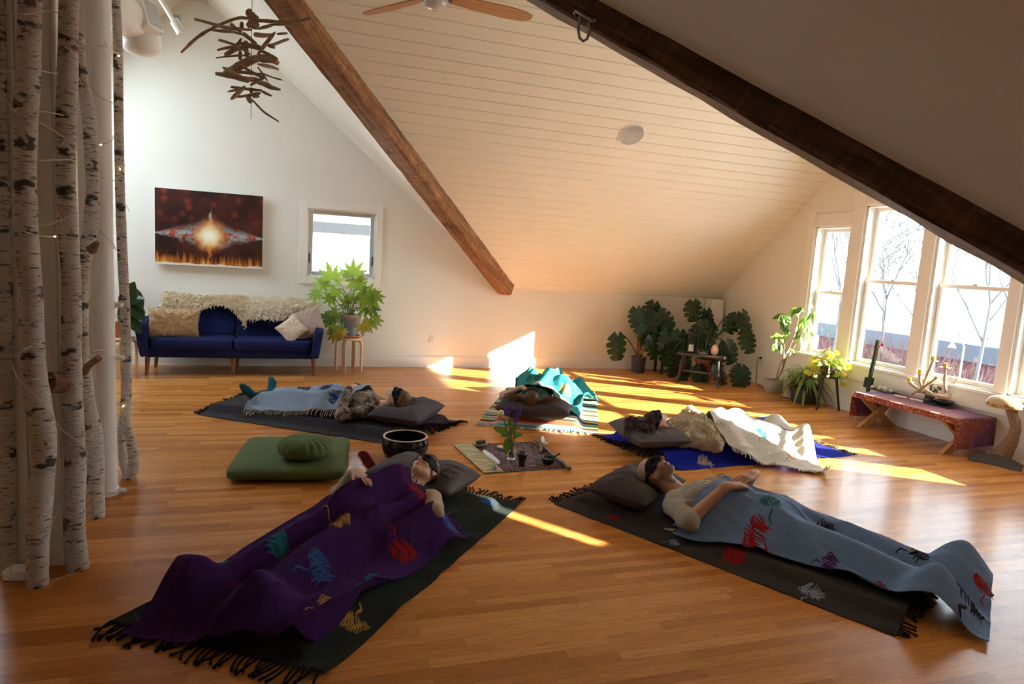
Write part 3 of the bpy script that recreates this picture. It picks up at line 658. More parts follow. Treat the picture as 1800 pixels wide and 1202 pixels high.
m = MB(); m.bb((-.615, -.0245, -.460), (.615, -.0232, .460)); m.build('painted_face', painting_mat(), pa, False)
# ------------------------------------------------------------------ outlets
def outlet(loc, rz, label):
    o = empty('wall_outlet', loc, label, 'outlet', None, rz)
    m = MB(); m.box((0, -.004, 0), (.075, .008, .118), None, .004); m.build('cover_plate', M['white'], o)
    for s in (-1, 1):
        m = MB(); m.box((0, -.009, s * .024), (.034, .004, .028), None, .0015); q = m.build('socket', M['white'], o)
        m = MB()
        for xx in (-.007, .007): m.box((xx, -.0115, s * .024 + .003), (.003, .002, .010))
        m.build('slot', M['black'], q, False)
    return o
outlet((1.714, YN - .002, .412), 0, 'white wall outlet low on the far wall between plant stool and sunlit patch')
outlet((XE - .002, 7.872, .36), R(-90), 'white wall outlet with a black plug below the leftmost tall window')
# ------------------------------------------------------------------ ceiling fan
fan = empty('ceiling_fan', (.85, 4.94, 3.45), 'ceiling fan with three orange-brown wooden blades and a glass light', 'fan')
m = MB(); m.tube([(0, 0, .10), (0, 0, RZ - 3.45 - .02)], .013, 12); m.lathe([(0, RZ - 3.45 - .10), (.07, RZ - 3.45 - .09), (.075, RZ - 3.45 - .01), (0, RZ - 3.45 + .02)], n=24); m.build('downrod', M['blackmetal'], fan)
m = MB(); m.lathe([(0, -.035), (.10, -.035), (.125, -.01), (.13, .04), (.10, .09), (.03, .12), (0, .12)], n=36); m.build('motor_housing', M['blackmetal'], fan)
m = MB(); m.lathe([(0, -.095), (.04, -.092), (.075, -.075), (.088, -.05), (.090, -.036)], n=36); m.build('light_glass', mk('frosted_glass', (.80, .78, .72), .15, .03, 4, Transmission_Weight=.3), fan)
m = MB(); m.lathe([(.086, -.052), (.096, -.052), (.100, -.034), (.086, -.034)], n=36, ring=True); m.build('light_ring', M['steel'], fan)
M['blade'] = wood('fan_blade_wood', (.32, .13, .035), (.52, .25, .08), 0, 1.6, .4, .05)
for k in range(3):
    a = R(6 + 120 * k); m = MB(); out = [(.13, -.045), (.30, -.066), (.55, -.075), (.70, -.060), (.765, -.030), (.77, .015), (.72, .058), (.55, .072), (.30, .060), (.13, .042)]
    Mz = Matrix.Rotation(a, 3, 'Z') @ Matrix.Rotation(R(-13), 3, 'X'); top = [Mz @ V(x, y, .006) for x, y in out]; bot = [Mz @ V(x, y, -.004) for x, y in out]; n = len(out)
    m.add(top + bot, [tuple(range(n)), tuple(range(n, 2 * n))[::-1]] + [(i, (i + 1) % n, n + (i + 1) % n, n + i) for i in range(n)]); m.build('blade', M['blade'], fan, False)
# ------------------------------------------------------------------ driftwood mobile
mo = empty('driftwood_mobile', U(442, 110, 6.0), 'hanging mobile of many grey-brown driftwood sticks threaded on one cord', 'mobile'); ml = mo.location.copy()
STK = [([(95, 485), (250, 340), (430, 230), (600, 170), (700, 165), (850, 195), (1050, 205), (1180, 195), (1285, 170)], 13), ([(215, 183), (400, 225), (560, 262), (740, 275)], 12), ([(370, 275), (520, 290), (660, 320)], 12), ([(800, 270), (940, 222)], 13), ([(930, 228), (1115, 225)], 11),
       ([(550, 215), (650, 300)], 14), ([(770, 322), (860, 330), (950, 325)], 17), ([(975, 315), (1075, 308)], 10), ([(440, 362), (600, 410), (735, 510)], 12), ([(430, 460), (590, 420), (650, 350)], 12), ([(500, 500), (600, 450), (680, 440)], 18), ([(415, 540), (600, 512), (690, 512)], 8),
       ([(660, 310), (720, 355), (790, 410)], 18), ([(960, 300), (870, 400), (800, 500)], 14), ([(890, 420), (980, 395), (1085, 360)], 13), ([(900, 420), (955, 440)], 14), ([(830, 470), (900, 500), (980, 540)], 15), ([(500, 670), (600, 620), (700, 570), (800, 535), (900, 540), (980, 575)], 30), ([(800, 585), (880, 605), (990, 640)], 13),
       ([(610, 575), (720, 650), (850, 720)], 15), ([(480, 620), (600, 680), (690, 730)], 12), ([(410, 670), (560, 705), (720, 755)], 17), ([(640, 660), (860, 685), (1025, 735)], 7), ([(800, 610), (890, 740)], 9), ([(860, 715), (730, 780)], 13), ([(800, 765), (1005, 825)], 17), ([(820, 745), (915, 775)], 12),
       ([(525, 838), (640, 820)], 9), ([(555, 800), (700, 818), (835, 828)], 11), ([(680, 795), (555, 915)], 17), ([(600, 890), (825, 855)], 10), ([(720, 810), (770, 900)], 13), ([(835, 835), (930, 880)], 12), ([(770, 890), (815, 885)], 13), ([(705, 880), (740, 945)], 22), ([(745, 910), (850, 1020), (995, 1120)], 8), ([(655, 205), (650, 262)], 17), ([(690, 380), (700, 520)], 20), ([(640, 470), (640, 560)], 18), ([(600, 660), (830, 690)], 13), ([(640, 720), (800, 735)], 22), ([(640, 400), (830, 440)], 22)]
r = random.Random(21)
for i, (pts, wpx) in enumerate(STK):
    n = len(pts); sl_ = r.uniform(-.22, .22); P = [U(300 + x / 5.227, y / 5.227, 6.0 + sl_ * (x - 735) / 300 + .0) for x, y in pts]
    P = smooth_path(P, 5) if n > 2 else [P[0] + (P[1] - P[0]) * t / 6 for t in range(7)]
    q = Wr(i, 30); P = [p + V(0, 0, .006 * q(p)) for p in P]; rad = [wpx / 5.227 / 2 * .0098 * (1.1 + .25 * q(p * 1.7) - .35 * abs(2 * k / (len(P) - 1) - 1) ** 3) for k, p in enumerate(P)]
    mb_ = MB(); mb_.tube([p - ml for p in P], rad, 9, True, .08, i); mb_.build('stick', M['drift'], mo)
for pts, w_ in (([(735, 85), (712, 130), (760, 150), (805, 172)], 26), ([(700, 240), (760, 222), (805, 250)], 36)):
    P = smooth_path([U(300 + x / 5.227, y / 5.227, 6.0) - ml for x, y in pts], 3); mb_ = MB(); mb_.tube(P, [w_ * .0005 * (.5 + 1.2 * math.sin(math.pi * (k + .6) / (len(P) + .4))) * 1.05 + .004 for k in range(len(P))], 8, True, .3, 4); mb_.build('bark_piece', M['drift'], mo)
mb_ = MB(); mb_.tube([V(0, 0, -.45), V(0, 0, HK + PK * (XI - ml.x) - ml.z + .02)], .0025, 6); mb_.build('cord', M['blackmetal'], mo)
# ------------------------------------------------------------------ duct, sprinkler pipe, ceiling grille
du = empty('air_duct', U(236, 44, 7.0), 'white round air duct with a square register near the top left of the wall', 'duct'); d0 = du.location.copy()
ax = (V(-1.80, 5.3, 3.44) - d0).normalized(); Mh = ax.to_track_quat('Z', 'Y').to_matrix()
m = MB(); m.lathe([(.165 + (.004 if k % 2 else 0), .10 + k * .055) for k in range(26)], (0, 0, .02), 32, (1, 1), Mh)
elb = [ax * .10 + V(0, 0, .02), ax * .02 + V(0, 0, .01), V(.03, 0, -.03), V(.05, .02, -.10), V(.05, .02, -.16)]; m.tube(smooth_path(elb, 5), .163, 32); m.ball((.05, .02, -.17), (.163, .163, .09), 32, 10); m.build('duct_pipe', M['trim'], du)
Mr = Matrix.Rotation(R(-24), 3, 'Z') @ Matrix.Rotation(R(-16), 3, 'Y'); bc = V(.10, -.12, .045)
m = MB(); m.box(bc, (.19, .22, .27), Mr, .006); m.build('register_box', M['trim'], du)
m = MB()
for k in range(9): m.box(bc + Mr @ V(.097, 0, -.10 + k * .025), (.006, .17, .013), Mr @ Matrix.Rotation(R(30), 3, 'Y'))
m.build('louvre', M['steel'], du, False)
sp = empty('sprinkler_pipe', U(300, 28, 7.4), 'thin white sprinkler pipe running down from the ceiling above the painting', 'pipe'); sl0 = sp.location.copy(); m = MB(); a_, b_ = U(262, -36, 7.4) - sl0, U(316, 54, 7.4) - sl0; m.tube([a_, b_], .024, 16); m.build('pipe', M['trim'], sp)
m = MB(); m.tube([b_ - (b_ - a_).normalized() * .09, b_ + (b_ - a_).normalized() * .03], .042, 16); m.build('coupling', M['trim'], sp)
m = MB(); m.box(U(311, 30, 7.45) - sl0, (.07, .05, .03), None, .005); m.tube([U(313, 31, 7.45) - sl0, U(317, 38, 7.45) - sl0], .012, 8); m.build('sprinkler_head', M['steel'], sp)
gr = empty('ceiling_grille', U(334, 2, 8.6), 'white rectangular air grille high on the wall beneath the ceiling peak', 'vent'); gl = gr.location.copy(); m = MB()
gr.location.y = YN - .012; gq = U(334, 0, YN - .012); gr.location = gq
for a, b_ in (((-.17, -.05), (.17, -.02)), ((-.17, .22), (.17, .25)), ((-.17, -.02), (-.14, .22)), ((.14, -.02), (.17, .22))): m.bb((a[0], -.012, a[1]), (b_[0], .012, b_[1]))
m.build('grille_frame', M['trim'], gr, False); m = MB()
for k in range(8): m.bb((-.14 + k * .035, -.004, -.02), (-.122 + k * .035, .010, .22))
m.build('slat', M['trim'], gr, False)
# round speaker set flush in the boarded slope
spk = U(1110, 237, 6.735); o = empty('ceiling_speaker', spk, 'round pale grey ceiling speaker set in the boarded slope', 'speaker'); nb = V(0, -PK, -1).normalized(); q = nb.to_track_quat('Z', 'X'); o.rotation_euler = q.to_euler()
m = MB(); m.lathe([(.138, -.004), (.150, -.004), (.150, .006), (.140, .008), (.138, .006)], n=40, ring=True); m.build('rim', M['white'], o)
m = MB(); m.lathe([(.139, .004), (0, .004)], n=40); g = G('speaker_mesh'); g.bump(g.vor(260), .6, .003); m.build('mesh_grille', g.done((.68, .66, .62), .6), o)
# shackle on the dark beam
hk = empty('hanging_shackle', UX(1027, 44, 1.0), 'steel eye plate and shackle screwed to the dark beam', 'shackle'); m = MB()
m.box((0, 0, .03), (.09, .03, .008), Matrix.Rotation(R(-45), 3, 'Z') @ Matrix.Rotation(R(33), 3, 'Y'), .002); m.ball((-.03, .03, .05), .008, 8, 6); m.ball((.03, -.03, .012), .008, 8, 6); m.build('plate', M['steel'], hk)
m = MB(); m.tube([V(-.02, .0, .03), V(-.024, 0, -.02), V(-.016, 0, -.05), V(0, 0, -.06), V(.016, 0, -.05), V(.024, 0, -.02), V(.02, 0, .03)], .006, 10); m.build('ring', M['steel'], hk)
# ------------------------------------------------------------------ posts, pipe, birch trunks, string lights
def board_post(x0, x1, y0, y1, z1, label):
    o = empty('post', ((x0 + x1) / 2, (y0 + y1) / 2, 0), label, 'post'); cx, cy = o.location.x, o.location.y; m = MB()
    m.bb((x0 - cx, y0 - cy, 0), (x1 - cx, y1 - cy, z1)); m.build('core', M['trim'], o, False)
    w = (x1 - x0) / 2; m = MB()
    for k in range(2): m.bb((x0 - cx + k * w + .002, y0 - cy - .016, 0), (x0 - cx + (k + 1) * w - .002, y0 - cy, z1), .004)
    m.build('face_board', M['trim'], o, False); m = MB()
    d = (y1 - y0) / 2
    for k in range(2): m.bb((x1 - cx, y0 - cy + k * d + .002, 0), (x1 - cx + .016, y0 - cy + (k + 1) * d - .002, z1), .004)
    m.build('side_board', M['trim'], o, False); m = MB(); m.tube([(x1 - cx + .012, y0 - cy - .012, 0), (x1 - cx + .012, y0 - cy - .012, z1)], .012, 10); m.build('corner_bead', M['trim'], o)
    return o
board_post(-1.36, -1.085, 3.47, 3.72, 4.0, 'white boarded post behind the nearest birch trunks')
board_post(-1.44, -1.205, 4.52, 4.78, 4.3, 'white boarded post behind the white pipe')
pp = empty('drain_pipe', (U(184, 860, 4.42).x + .01, 4.42, 0), 'white vertical pipe with collars standing between the birch trunks', 'pipe'); m = MB(); m.tube([(0, 0, 0), (.0, 0, 4.2)], .060, 24); m.build('pipe', M['white'], pp)
for z in (.02, .86, 1.18):
    m = MB(); m.lathe([(.059, z - .022), (.066, z - .02), (.070, z), (.066, z + .02), (.059, z + .022)], n=28)
    for s in (-1, 1): m.box((s * .085, -.005, z), (.05, .018, .03), None, .005); m.ball((s * .095, -.018, z), .010, 8, 6)
    m.build('collar', M['white'], pp)
def trunk(Y, pts, label, seed, yoff=None, extra_up=True):
    P = [U(x, y, Y + (0 if yoff is None else yoff[i])) for i, (x, y, w) in enumerate(pts)]
    Wd = [w * (P[i] - CAM).dot(CF) / FPX / 2 for i, (x, y, w) in enumerate(pts)]
    if P[0].z < P[-1].z: P.reverse(); Wd.reverse()
    P[-1].z = 0
    if extra_up:
        d = (P[0] - P[1]).normalized(); d.x = max(-.06, min(.06, d.x)); d.y = 0; d.z = 1; top = 4.05 if Y < 4.1 else 4.15
        n = 5; ex = [P[0] + d * ((top - P[0].z) * (n - k) / n) for k in range(n)]; P = ex + P; Wd = [Wd[0] * (.80 + .2 * k / n) for k in range(n)] + Wd
    k = 4; P2 = smooth_path(P, k); W2 = []
    for i in range(len(Wd) - 1): W2 += [Wd[i] + (Wd[i + 1] - Wd[i]) * j / k for j in range(k)]
    W2.append(Wd[-1]); q = Wr(seed, 9); q2 = Wr(seed + 1, 26)
    base = P2[-1].copy(); m = MB(); W2 = [w * (1 + .05 * q(p) + .03 * q2(p)) for w, p in zip(W2, P2)]
    m.tube([p - base for p in P2], W2, 18, True, .025, seed)
    o = m.build('birch_tree', M['birch'], None, True, base, 60); return tag(o, label, 'tree', 'birch trunks around the posts')
def stub(o, pts, rad, name='branch_stub'):
    m = MB(); m.tube([Vector(p) - o.location for p in pts], rad, 10, True, .08, 3); m.build(name, M['stubwood'], o)
M['stubwood'] = wood('bark_stub', (.10, .04, .02), (.30, .14, .07), 0, 2, .8, .3)
t1 = trunk(3.27, [(53, 0, 36), (50, 120, 36), (44, 233, 36), (45, 333, 34), (47, 400, 35), (54, 520, 37), (59, 634, 36), (66, 705, 40), (77, 778, 38), (73, 850, 37), (68, 910, 38), (66, 980, 36), (66, 1028, 36)], 'thick pale birch trunk standing foremost, its cut foot beside the white plug box', 31)
t2 = trunk(3.41, [(121, 0, 31), (120, 67, 31), (119, 133, 32), (116, 233, 31), (116, 333, 30), (120, 400, 30), (126, 521, 30), (125, 634, 31), (127, 705, 32), (130, 778, 33), (133, 822, 33), (131, 880, 32), (132, 940, 33), (137, 998, 35)], 'speckled birch trunk with a brown cut stub, second from the front', 32)
stub(t2, [U(112, 672, 3.40), U(98, 673, 3.36), U(85, 672, 3.33)], [.05, .046, .048])
t3 = trunk(4.05, [(140, 60, 13), (146, 140, 18), (156, 200, 25), (160, 266, 22), (163, 333, 20), (159, 396, 26), (153, 436, 21), (148, 479, 17), (146, 540, 16), (147, 620, 17), (152, 662, 18), (156, 716, 22), (165, 760, 27), (167, 805, 28), (168, 850, 28), (169, 880, 28)], 'curving birch trunk leaning behind the speckled one, left of the white pipe', 33, None, False)
stub(t3, [U(147, 655, 4.02), U(158, 640, 3.98), U(174, 629, 3.95)], [.022, .017, .018]); stub(t3, [U(160, 440, 4.0), U(171, 426, 3.97)], [.028, .012])
t4 = trunk(4.70, [(204, 0, 14), (207, 67, 15), (208, 133, 15), (209, 233, 15), (211, 333, 16), (213, 394, 16), (216, 465, 16), (220, 550, 16), (222, 620, 17), (222, 691, 17), (220, 715, 17), (221, 745, 16), (230, 775, 17), (235, 805, 18), (232, 829, 19), (224, 848, 20)], 'slim birch trunk with a bowed foot on the sofa side of the pipe', 34)
m = MB(); m.tube(smooth_path([U(222, 716, 4.80) - t4.location, U(214, 745, 4.82) - t4.location, U(214, 775, 4.82) - t4.location, U(217, 805, 4.81) - t4.location, U(223, 832, 4.78) - t4.location], 4), .030, 10, True, .06, 2); m.build('side_stem', M['birch'], t4)
t0 = trunk(3.43, [(4, 200, 14), (5, 300, 18), (5, 408, 24), (7, 550, 27), (8, 690, 28), (11, 775, 27), (13, 880, 28), (16, 1010, 29)], 'greyish birch trunk at the very left edge of the view', 35)
t5 = trunk(3.80, [(99, 0, 10), (99, 90, 10), (101, 180, 9), (100, 400, 9), (104, 620, 9), (108, 760, 9), (112, 900, 9)], 'thin birch stem tucked between the two front trunks and the post', 36)
# string lights wound round the trunks
def emis(name, col, st):
    g = G(name); g.b.inputs['Emission Color'].default_value = (*col, 1); g.b.inputs['Emission Strength'].default_value = st; return g.done(col, .3)
M['bulb'] = emis('warm_bulb', (1, .62, .25), 9.); M['wire'] = mk('clear_wire', (.52, .48, .42), .35, .1, 20)
def string_light(rows, label, seed, every):
    r = random.Random(seed); o = empty('string_light', U(*rows[0][0]), label, 'string lights', None); o0 = o.location.copy(); nb = 0
    for row in rows:
        w = MB()
        P = smooth_path([U(*q) for q in row], 6); q = Wr(seed, 25); P = [p + V(.010 * q(p), .01 * q(p * 1.3), .012 * q(p * .8)) for p in P]; w.tube([p - o0 for p in P], .0022, 5)
        L = 0
        for a, b_ in zip(P, P[1:]):
            L += (b_ - a).length
            if L > every and nb < 95:
                L = r.uniform(-.05, .05); nb += 1; d = V(r.uniform(-.6, .6), -.5, r.uniform(-1, .6)).normalized() * .022; p = a - o0; w.tube([p, p + d], .0022, 5)
                m = MB(); m.tube([p + d, p + d * 1.5], [.0035, .0022], 6); m.build('bulb', M['bulb'] if r.random() < .3 else M['wire'], o)
        w.build('wire', M['wire'], o)
    return o
N_ = 3.20
string_light([[(0, 20, N_), (45, 22, 3.18), (90, 20, 3.34), (125, 30, 3.30), (140, 40, 3.4)], [(0, 125, N_), (40, 130, 3.16), (100, 128, 3.33)], [(0, 165, N_), (30, 195, 3.16), (70, 215, 3.2), (110, 240, 3.32), (135, 262, 3.36)],
              [(0, 207, N_), (60, 200, 3.17), (110, 202, 3.32)], [(20, 285, 3.2), (60, 280, 3.16), (125, 280, 3.31)], [(0, 340, N_), (40, 370, 3.15), (75, 400, 3.2), (120, 378, 3.32), (140, 376, 3.4)], [(0, 388, N_), (45, 408, 3.16), (90, 415, 3.34), (135, 418, 3.33)],
              [(0, 622, N_), (40, 612, 3.18), (85, 592, 3.35), (130, 572, 3.33)], [(55, 664, 3.17), (95, 662, 3.34), (140, 656, 3.35)], [(18, 636, 3.2), (35, 672, 3.17), (55, 690, 3.15), (80, 720, 3.2), (110, 755, 3.32), (145, 790, 3.34), (150, 815, 3.36), (128, 850, 3.3), (105, 900, 3.33), (80, 940, 3.18), (40, 970, 3.2), (20, 995, 3.24), (22, 1015, 3.22)],
              [(0, 1010, 3.3), (20, 1016, 3.22), (40, 1020, 3.2)], [(160, 990, 3.36), (140, 1004, 3.3), (120, 1012, 3.28), (85, 1024, 3.24)]], 'thin string of tiny lights wound round the two front birch trunks', 3, .34)
string_light([[(140, 70, 3.9), (165, 82, 4.30), (190, 86, 4.34), (217, 98, 4.66)], [(135, 140, 3.9), (165, 160, 4.3), (195, 180, 4.34), (217, 190, 4.66)], [(140, 232, 3.9), (170, 255, 4.3), (200, 245, 4.34), (214, 215, 4.66), (205, 255, 4.66), (217, 270, 4.66)], [(145, 292, 3.95), (175, 305, 4.32), (205, 318, 4.64), (218, 290, 4.66)],
              [(172, 400, 4.3), (195, 425, 4.34), (215, 455, 4.64), (222, 462, 4.66)], [(148, 540, 4.0), (175, 552, 4.33), (208, 556, 4.64), (230, 575, 4.66)], [(150, 610, 4.0), (185, 616, 4.33), (210, 612, 4.62), (233, 608, 4.66)], [(212, 640, 4.64), (225, 660, 4.64), (233, 668, 4.66)], [(212, 720, 4.64), (216, 745, 4.66), (220, 765, 4.66), (222, 690, 4.66)],
              [(162, 765, 3.95), (185, 800, 4.34), (212, 822, 4.62), (230, 838, 4.62), (243, 846, 4.6)], [(150, 860, 4.02), (175, 868, 4.3), (205, 866, 4.3), (230, 855, 4.5), (257, 850, 4.5)], [(207, 560, 4.64), (220, 590, 4.64), (230, 612, 4.66)], [(208, 330, 4.64), (216, 350, 4.64), (226, 372, 4.66)]], 'thin string of tiny glowing lights round the white pipe and slim birch trunk', 4, .22)
pb = F(34, 1016); m = MB(); m.box((0, 0, .028), (.11, .075, .055), Matrix.Rotation(R(-8), 3, 'Z'), .010); o = m.build('plug_box', M['white'], None, True, (pb.x, pb.y, 0)); tag(o, 'small white plug box on the floor left of the foremost birch trunk', 'plug box')
# ------------------------------------------------------------------ big split-leaf plants in the north-east corner
def potted(name, loc, label, cat='plant'): return empty(name, loc, label, cat)
def shift(m, o): m.v = [tuple(Vector(v) - Vector(o)) for v in m.v]; return m
def split_plant(pl, root, specs, seed):
    r = random.Random(seed); o = pl.location
    for x, y, s_, d, Y in specs:
        c = U(x, y, Y); L = s_ * .88 * (c - CAM).dot(CF) / FPX
        dv = V(d[0], r.uniform(-.45, -.05), -d[1]).normalized(); b_ = c - dv * L * .42; tp = b_ + dv * L; nv = V(r.uniform(-.35, .35), -1, r.uniform(.1, .7))
        m = MB(); leaf(m, b_, tp, nv, monstera_side(r.choice((4, 5, 5)), r, wid=r.uniform(.44, .52)), droop=r.uniform(.08, .22), fold=r.uniform(.08, .22)); m.mi = 1
        m.tube(arc(Vector(root) + V(r.uniform(-.05, .05), r.uniform(-.05, .05), 0), b_, .10 + .12 * r.random(), 12, V(0, .08, 0)), [.009] * 8 + [.007] * 3 + [.005] * 2, 6)
        shift(m, o).build('leaf', [M['leaf_dark'], M['stem_dark']], pl)
dn = (0.1, 1)
gp = V(4.86, 8.72, 0); pl = potted('potted_plant', gp, 'large dark split-leaf plant in a dark grey bucket pot against the far wall')
m = MB(); m.lathe([(0, 0), (.092, 0), (.098, .01), (.112, .225), (.116, .23), (.116, .245), (.106, .245), (.100, .20), (0, .195)], n=36); m.build('pot', mk('grey_bucket', (.065, .062, .068), .5, .15, 8), pl)
m = MB(); m.lathe([(.101, .20), (0, .205)], n=20); m.build('soil', M['soil'], pl)
split_plant(pl, gp + V(.02, 0, .21), [(1122, 561, 46, (.15, 1), 8.55), (1147, 550, 44, (-.2, 1), 8.72), (1170, 561, 44, (.8, .8), 8.6), (1087, 609, 50, (.1, 1), 8.5), (1156, 573, 54, (.05, 1), 8.66), (1177, 598, 44, (.1, 1), 8.55), (1150, 609, 44, (.3, 1), 8.45), (1134, 590, 34, (.2, 1), 8.6), (1140, 562, 40, (.3, 1), 8.75)], 61)
r = random.Random(3); m = MB()
for k in range(16):
    p = gp + V(r.uniform(-.05, .07), r.uniform(-.06, .03), .21); q = p + V(r.uniform(-.07, .08), r.uniform(-.08, .02), r.uniform(.05, .24)); m.mi = 0; m.tube(arc(p, q, .03, 6), .003, 5); m.mi = r.choice((0, 0, 1)); leaf(m, q, q + V(r.uniform(-.05, .05), -.02, r.uniform(-.07, .02)), V(0, -1, .3), oval_side(5, .3), .3, .2)
shift(m, gp).build('dried_sprig', [mk('dried_flower', (.36, .20, .12), .8, .3, 20), mk('orange_petal', (.80, .36, .03), .6, .2, 20)], pl)
# small dark plant table behind
ps = empty('plant_stand', (5.33, 8.70, 0), 'small dark wooden plant stand among the split leaves', 'stand'); m = MB(); m.box((0, 0, .36), (.30, .26, .025), None, .005); m.build('top', M['darkwood'], ps)
for a in (-1, 1):
    for b_ in (-1, 1): m = MB(); m.box((a * .125, b_ * .10, .175), (.035, .035, .35), None, .004); m.build('leg', M['darkwood'], ps)
tp_ = V(5.72, 8.24, 0); pl = potted('potted_plant', tp_, 'large dark split-leaf plant in a terracotta pot behind the small bench')
m = MB(); m.lathe([(0, 0), (.10, 0), (.105, .01), (.145, .24), (.150, .245), (.158, .25), (.158, .30), (.145, .30), (.138, .26), (0, .25)], n=36); m.build('pot', M['terra'], pl); m = MB(); m.lathe([(.14, .262), (0, .27)], n=20); m.build('soil', M['soil'], pl)
split_plant(pl, tp_ + V(0, 0, .26), [(1220, 546, 40, (.15, 1), 8.5), (1246, 562, 42, (.2, 1), 8.5), (1242, 588, 52, (-.3, 1), 8.3), (1289, 567, 38, (-.5, 1), 8.1), (1313, 569, 52, (.5, 1), 7.95), (1316, 598, 46, (.2, 1), 7.9), (1283, 618, 46, (.45, 1), 7.75), (1186, 636, 52, (.2, 1), 8.2), (1170, 622, 40, (.2, 1), 8.35), (1268, 658, 44, (.5, 1), 7.8), (1234, 660, 42, (.1, 1), 7.95), (1305, 665, 46, (.1, 1), 7.6), (1206, 655, 40, (-.3, 1), 8.05), (1262, 630, 38, (.2, 1), 7.9), (1230, 590, 44, (-.2, 1), 8.45), (1196, 600, 44, (-.1, 1), 8.5), (1210, 625, 46, (.1, 1), 8.35), (1296, 652, 30, (-.6, .5), 7.62)], 62)
# bench with lantern, stone and shell
bh = .435; bn = empty('bench', (5.36, 7.83, 0), 'small dark wooden bench with splayed legs in front of the split-leaf plants', 'bench', None, R(-46))
m = MB(); m.box((0, 0, bh - .018), (.66, .25, .036), None, .008); m.build('seat', M['darkwood'], bn)
for a in (-1, 1):
    for b_ in (-1, 1):
        m = MB(); m.tube(smooth_path([V(a * .24, b_ * .06, bh - .036), V(a * .255, b_ * .085, .24), V(a * .27, b_ * .10, .10), V(a * .285, b_ * .125, .03), V(a * .29, b_ * .13, 0)], 3), [.022] * 4 + [.020] * 4 + [.018] * 3 + [.022, .024], 10); m.build('leg', M['darkwood'], bn)
m = MB(); m.box((0, 0, .17), (.52, .03, .03), None, .004); m.build('stretcher', M['darkwood'], bn)
bw = lambda a, b_: V(5.36, 7.83, bh) + Matrix.Rotation(R(-46), 3, 'Z') @ V(a, b_, 0)
ln_ = empty('lantern', bw(-.17, .04), 'black metal lantern with a white candle on the left end of the small bench', 'lantern', None, R(-20))
m = MB(); w_, h_ = .068, .27
m.box((0, 0, .008), (.155, .155, .016), None, .003); m.box((0, 0, h_ - .012), (.15, .15, .02), None, .003)
for a in (-1, 1):
    for b_ in (-1, 1): m.box((a * w_, b_ * w_, h_ / 2), (.016, .016, h_ - .02), None, .002)
m.build('frame', M['blackmetal'], ln_)
m = MB(); m.tube([(-.055, 0, h_), (-.055, 0, h_ + .075), (.055, 0, h_ + .075), (.055, 0, h_)], .006, 6); m.lathe([(.016, 0), (.020, .004), (.016, .008)], (0, 0, h_ + .085), 16, (1, 1), Matrix.Rotation(R(90), 3, 'X'), True); m.build('handle', M['blackmetal'], ln_)
for a, b_ in ((1, 0), (-1, 0), (0, 1), (0, -1)):
    m = MB(); m.box((a * w_, b_ * w_, h_ / 2), (.002 if a else .12, .002 if b_ else .12, h_ - .05)); m.build('glass_pane', M['glass'], ln_, False)
m = MB(); m.lathe([(0, .016), (.034, .016), (.035, .11), (.024, .115), (0, .108)], n=24); m.build('candle', mk('white_wax', (.80, .76, .66), .5, .05, 10), ln_)
st = MB(); q = Wr(9, 22); superell(st, (0, 0, .075), (.052, .045, .078), 1, 1, 24, 16, None, lambda p: p * (1 + .10 * q(p))); o = st.build('rock_lamp', mk('pink_salt_rock', (.72, .40, .29), .5, .2, 18, .5, 40), None, True, bw(.17, .0)); tag(o, 'pale pink rough stone standing on the right end of the small bench', 'stone')
st = MB(); st.lathe([(0, 0), (.05, .004), (.062, .018), (.055, .016), (.03, .008), (0, .006)], n=20, sq=(1, .7)); o = st.build('shell', mk('pink_shell', (.55, .40, .38), .35, .4, 60), None, True, bw(.02, -.03)); tag(o, 'small rimmed shell dish between lantern and pink stone on the bench', 'shell')
cdl = MB(); pa_ = V(XE - .02, 7.86, .385); cdl.tube(smooth_path([pa_, pa_ + V(-.06, -.01, -.01), V(6.30, 7.80, .16), V(6.22, 7.66, .012), V(6.28, 7.42, .006), V(6.30, 7.40, .006)], 6), .005, 6); cdl.box(pa_ + V(.0, 0, 0), (.03, .03, .03), None, .004)
o = cdl.build('power_cord', M['black']); tag(o, 'black plug and cord trailing from the outlet under the leftmost tall window', 'cord')
# ------------------------------------------------------------------ row of plants below the east windows
cp = V(6.19, 7.30, 0); pl = potted('potted_plant', cp, 'spindly umbrella-leaf plant in a squat grey concrete pot below the left window')
m = MB(); m.lathe([(0, 0), (.095, 0), (.118, .02), (.128, .08), (.122, .15), (.118, .175), (.108, .175), (.104, .16), (0, .158)], n=36); m.build('pot', mk('concrete', (.36, .33, .31), .85, .15, 14, .2, 60), pl); m = MB(); m.lathe([(.106, .163), (0, .168)], n=20); m.build('soil', mk('bark_soil', (.28, .13, .06), .9, .4, 50, .6, 60), pl)
Yp = 7.12; stems = [[(1364, 668), (1372, 640), (1384, 618), (1396, 590), (1402, 566), (1405, 550)], [(1366, 668), (1376, 645), (1378, 610), (1384, 575), (1388, 556)], [(1367, 668), (1382, 632), (1394, 612), (1398, 605)], [(1366, 668), (1379, 640), (1377, 615)]]
for P in stems:
    m = MB(); m.tube(smooth_path([U(x, y, Yp) - cp for x, y in P], 4), [.010 - .006 * k / 20 for k in range(4 * (len(P) - 1) + 1)], 7); m.build('stem', mk('pale_bark_stem', (.30, .20, .12), .8, .3, 30), pl)
r = random.Random(12)
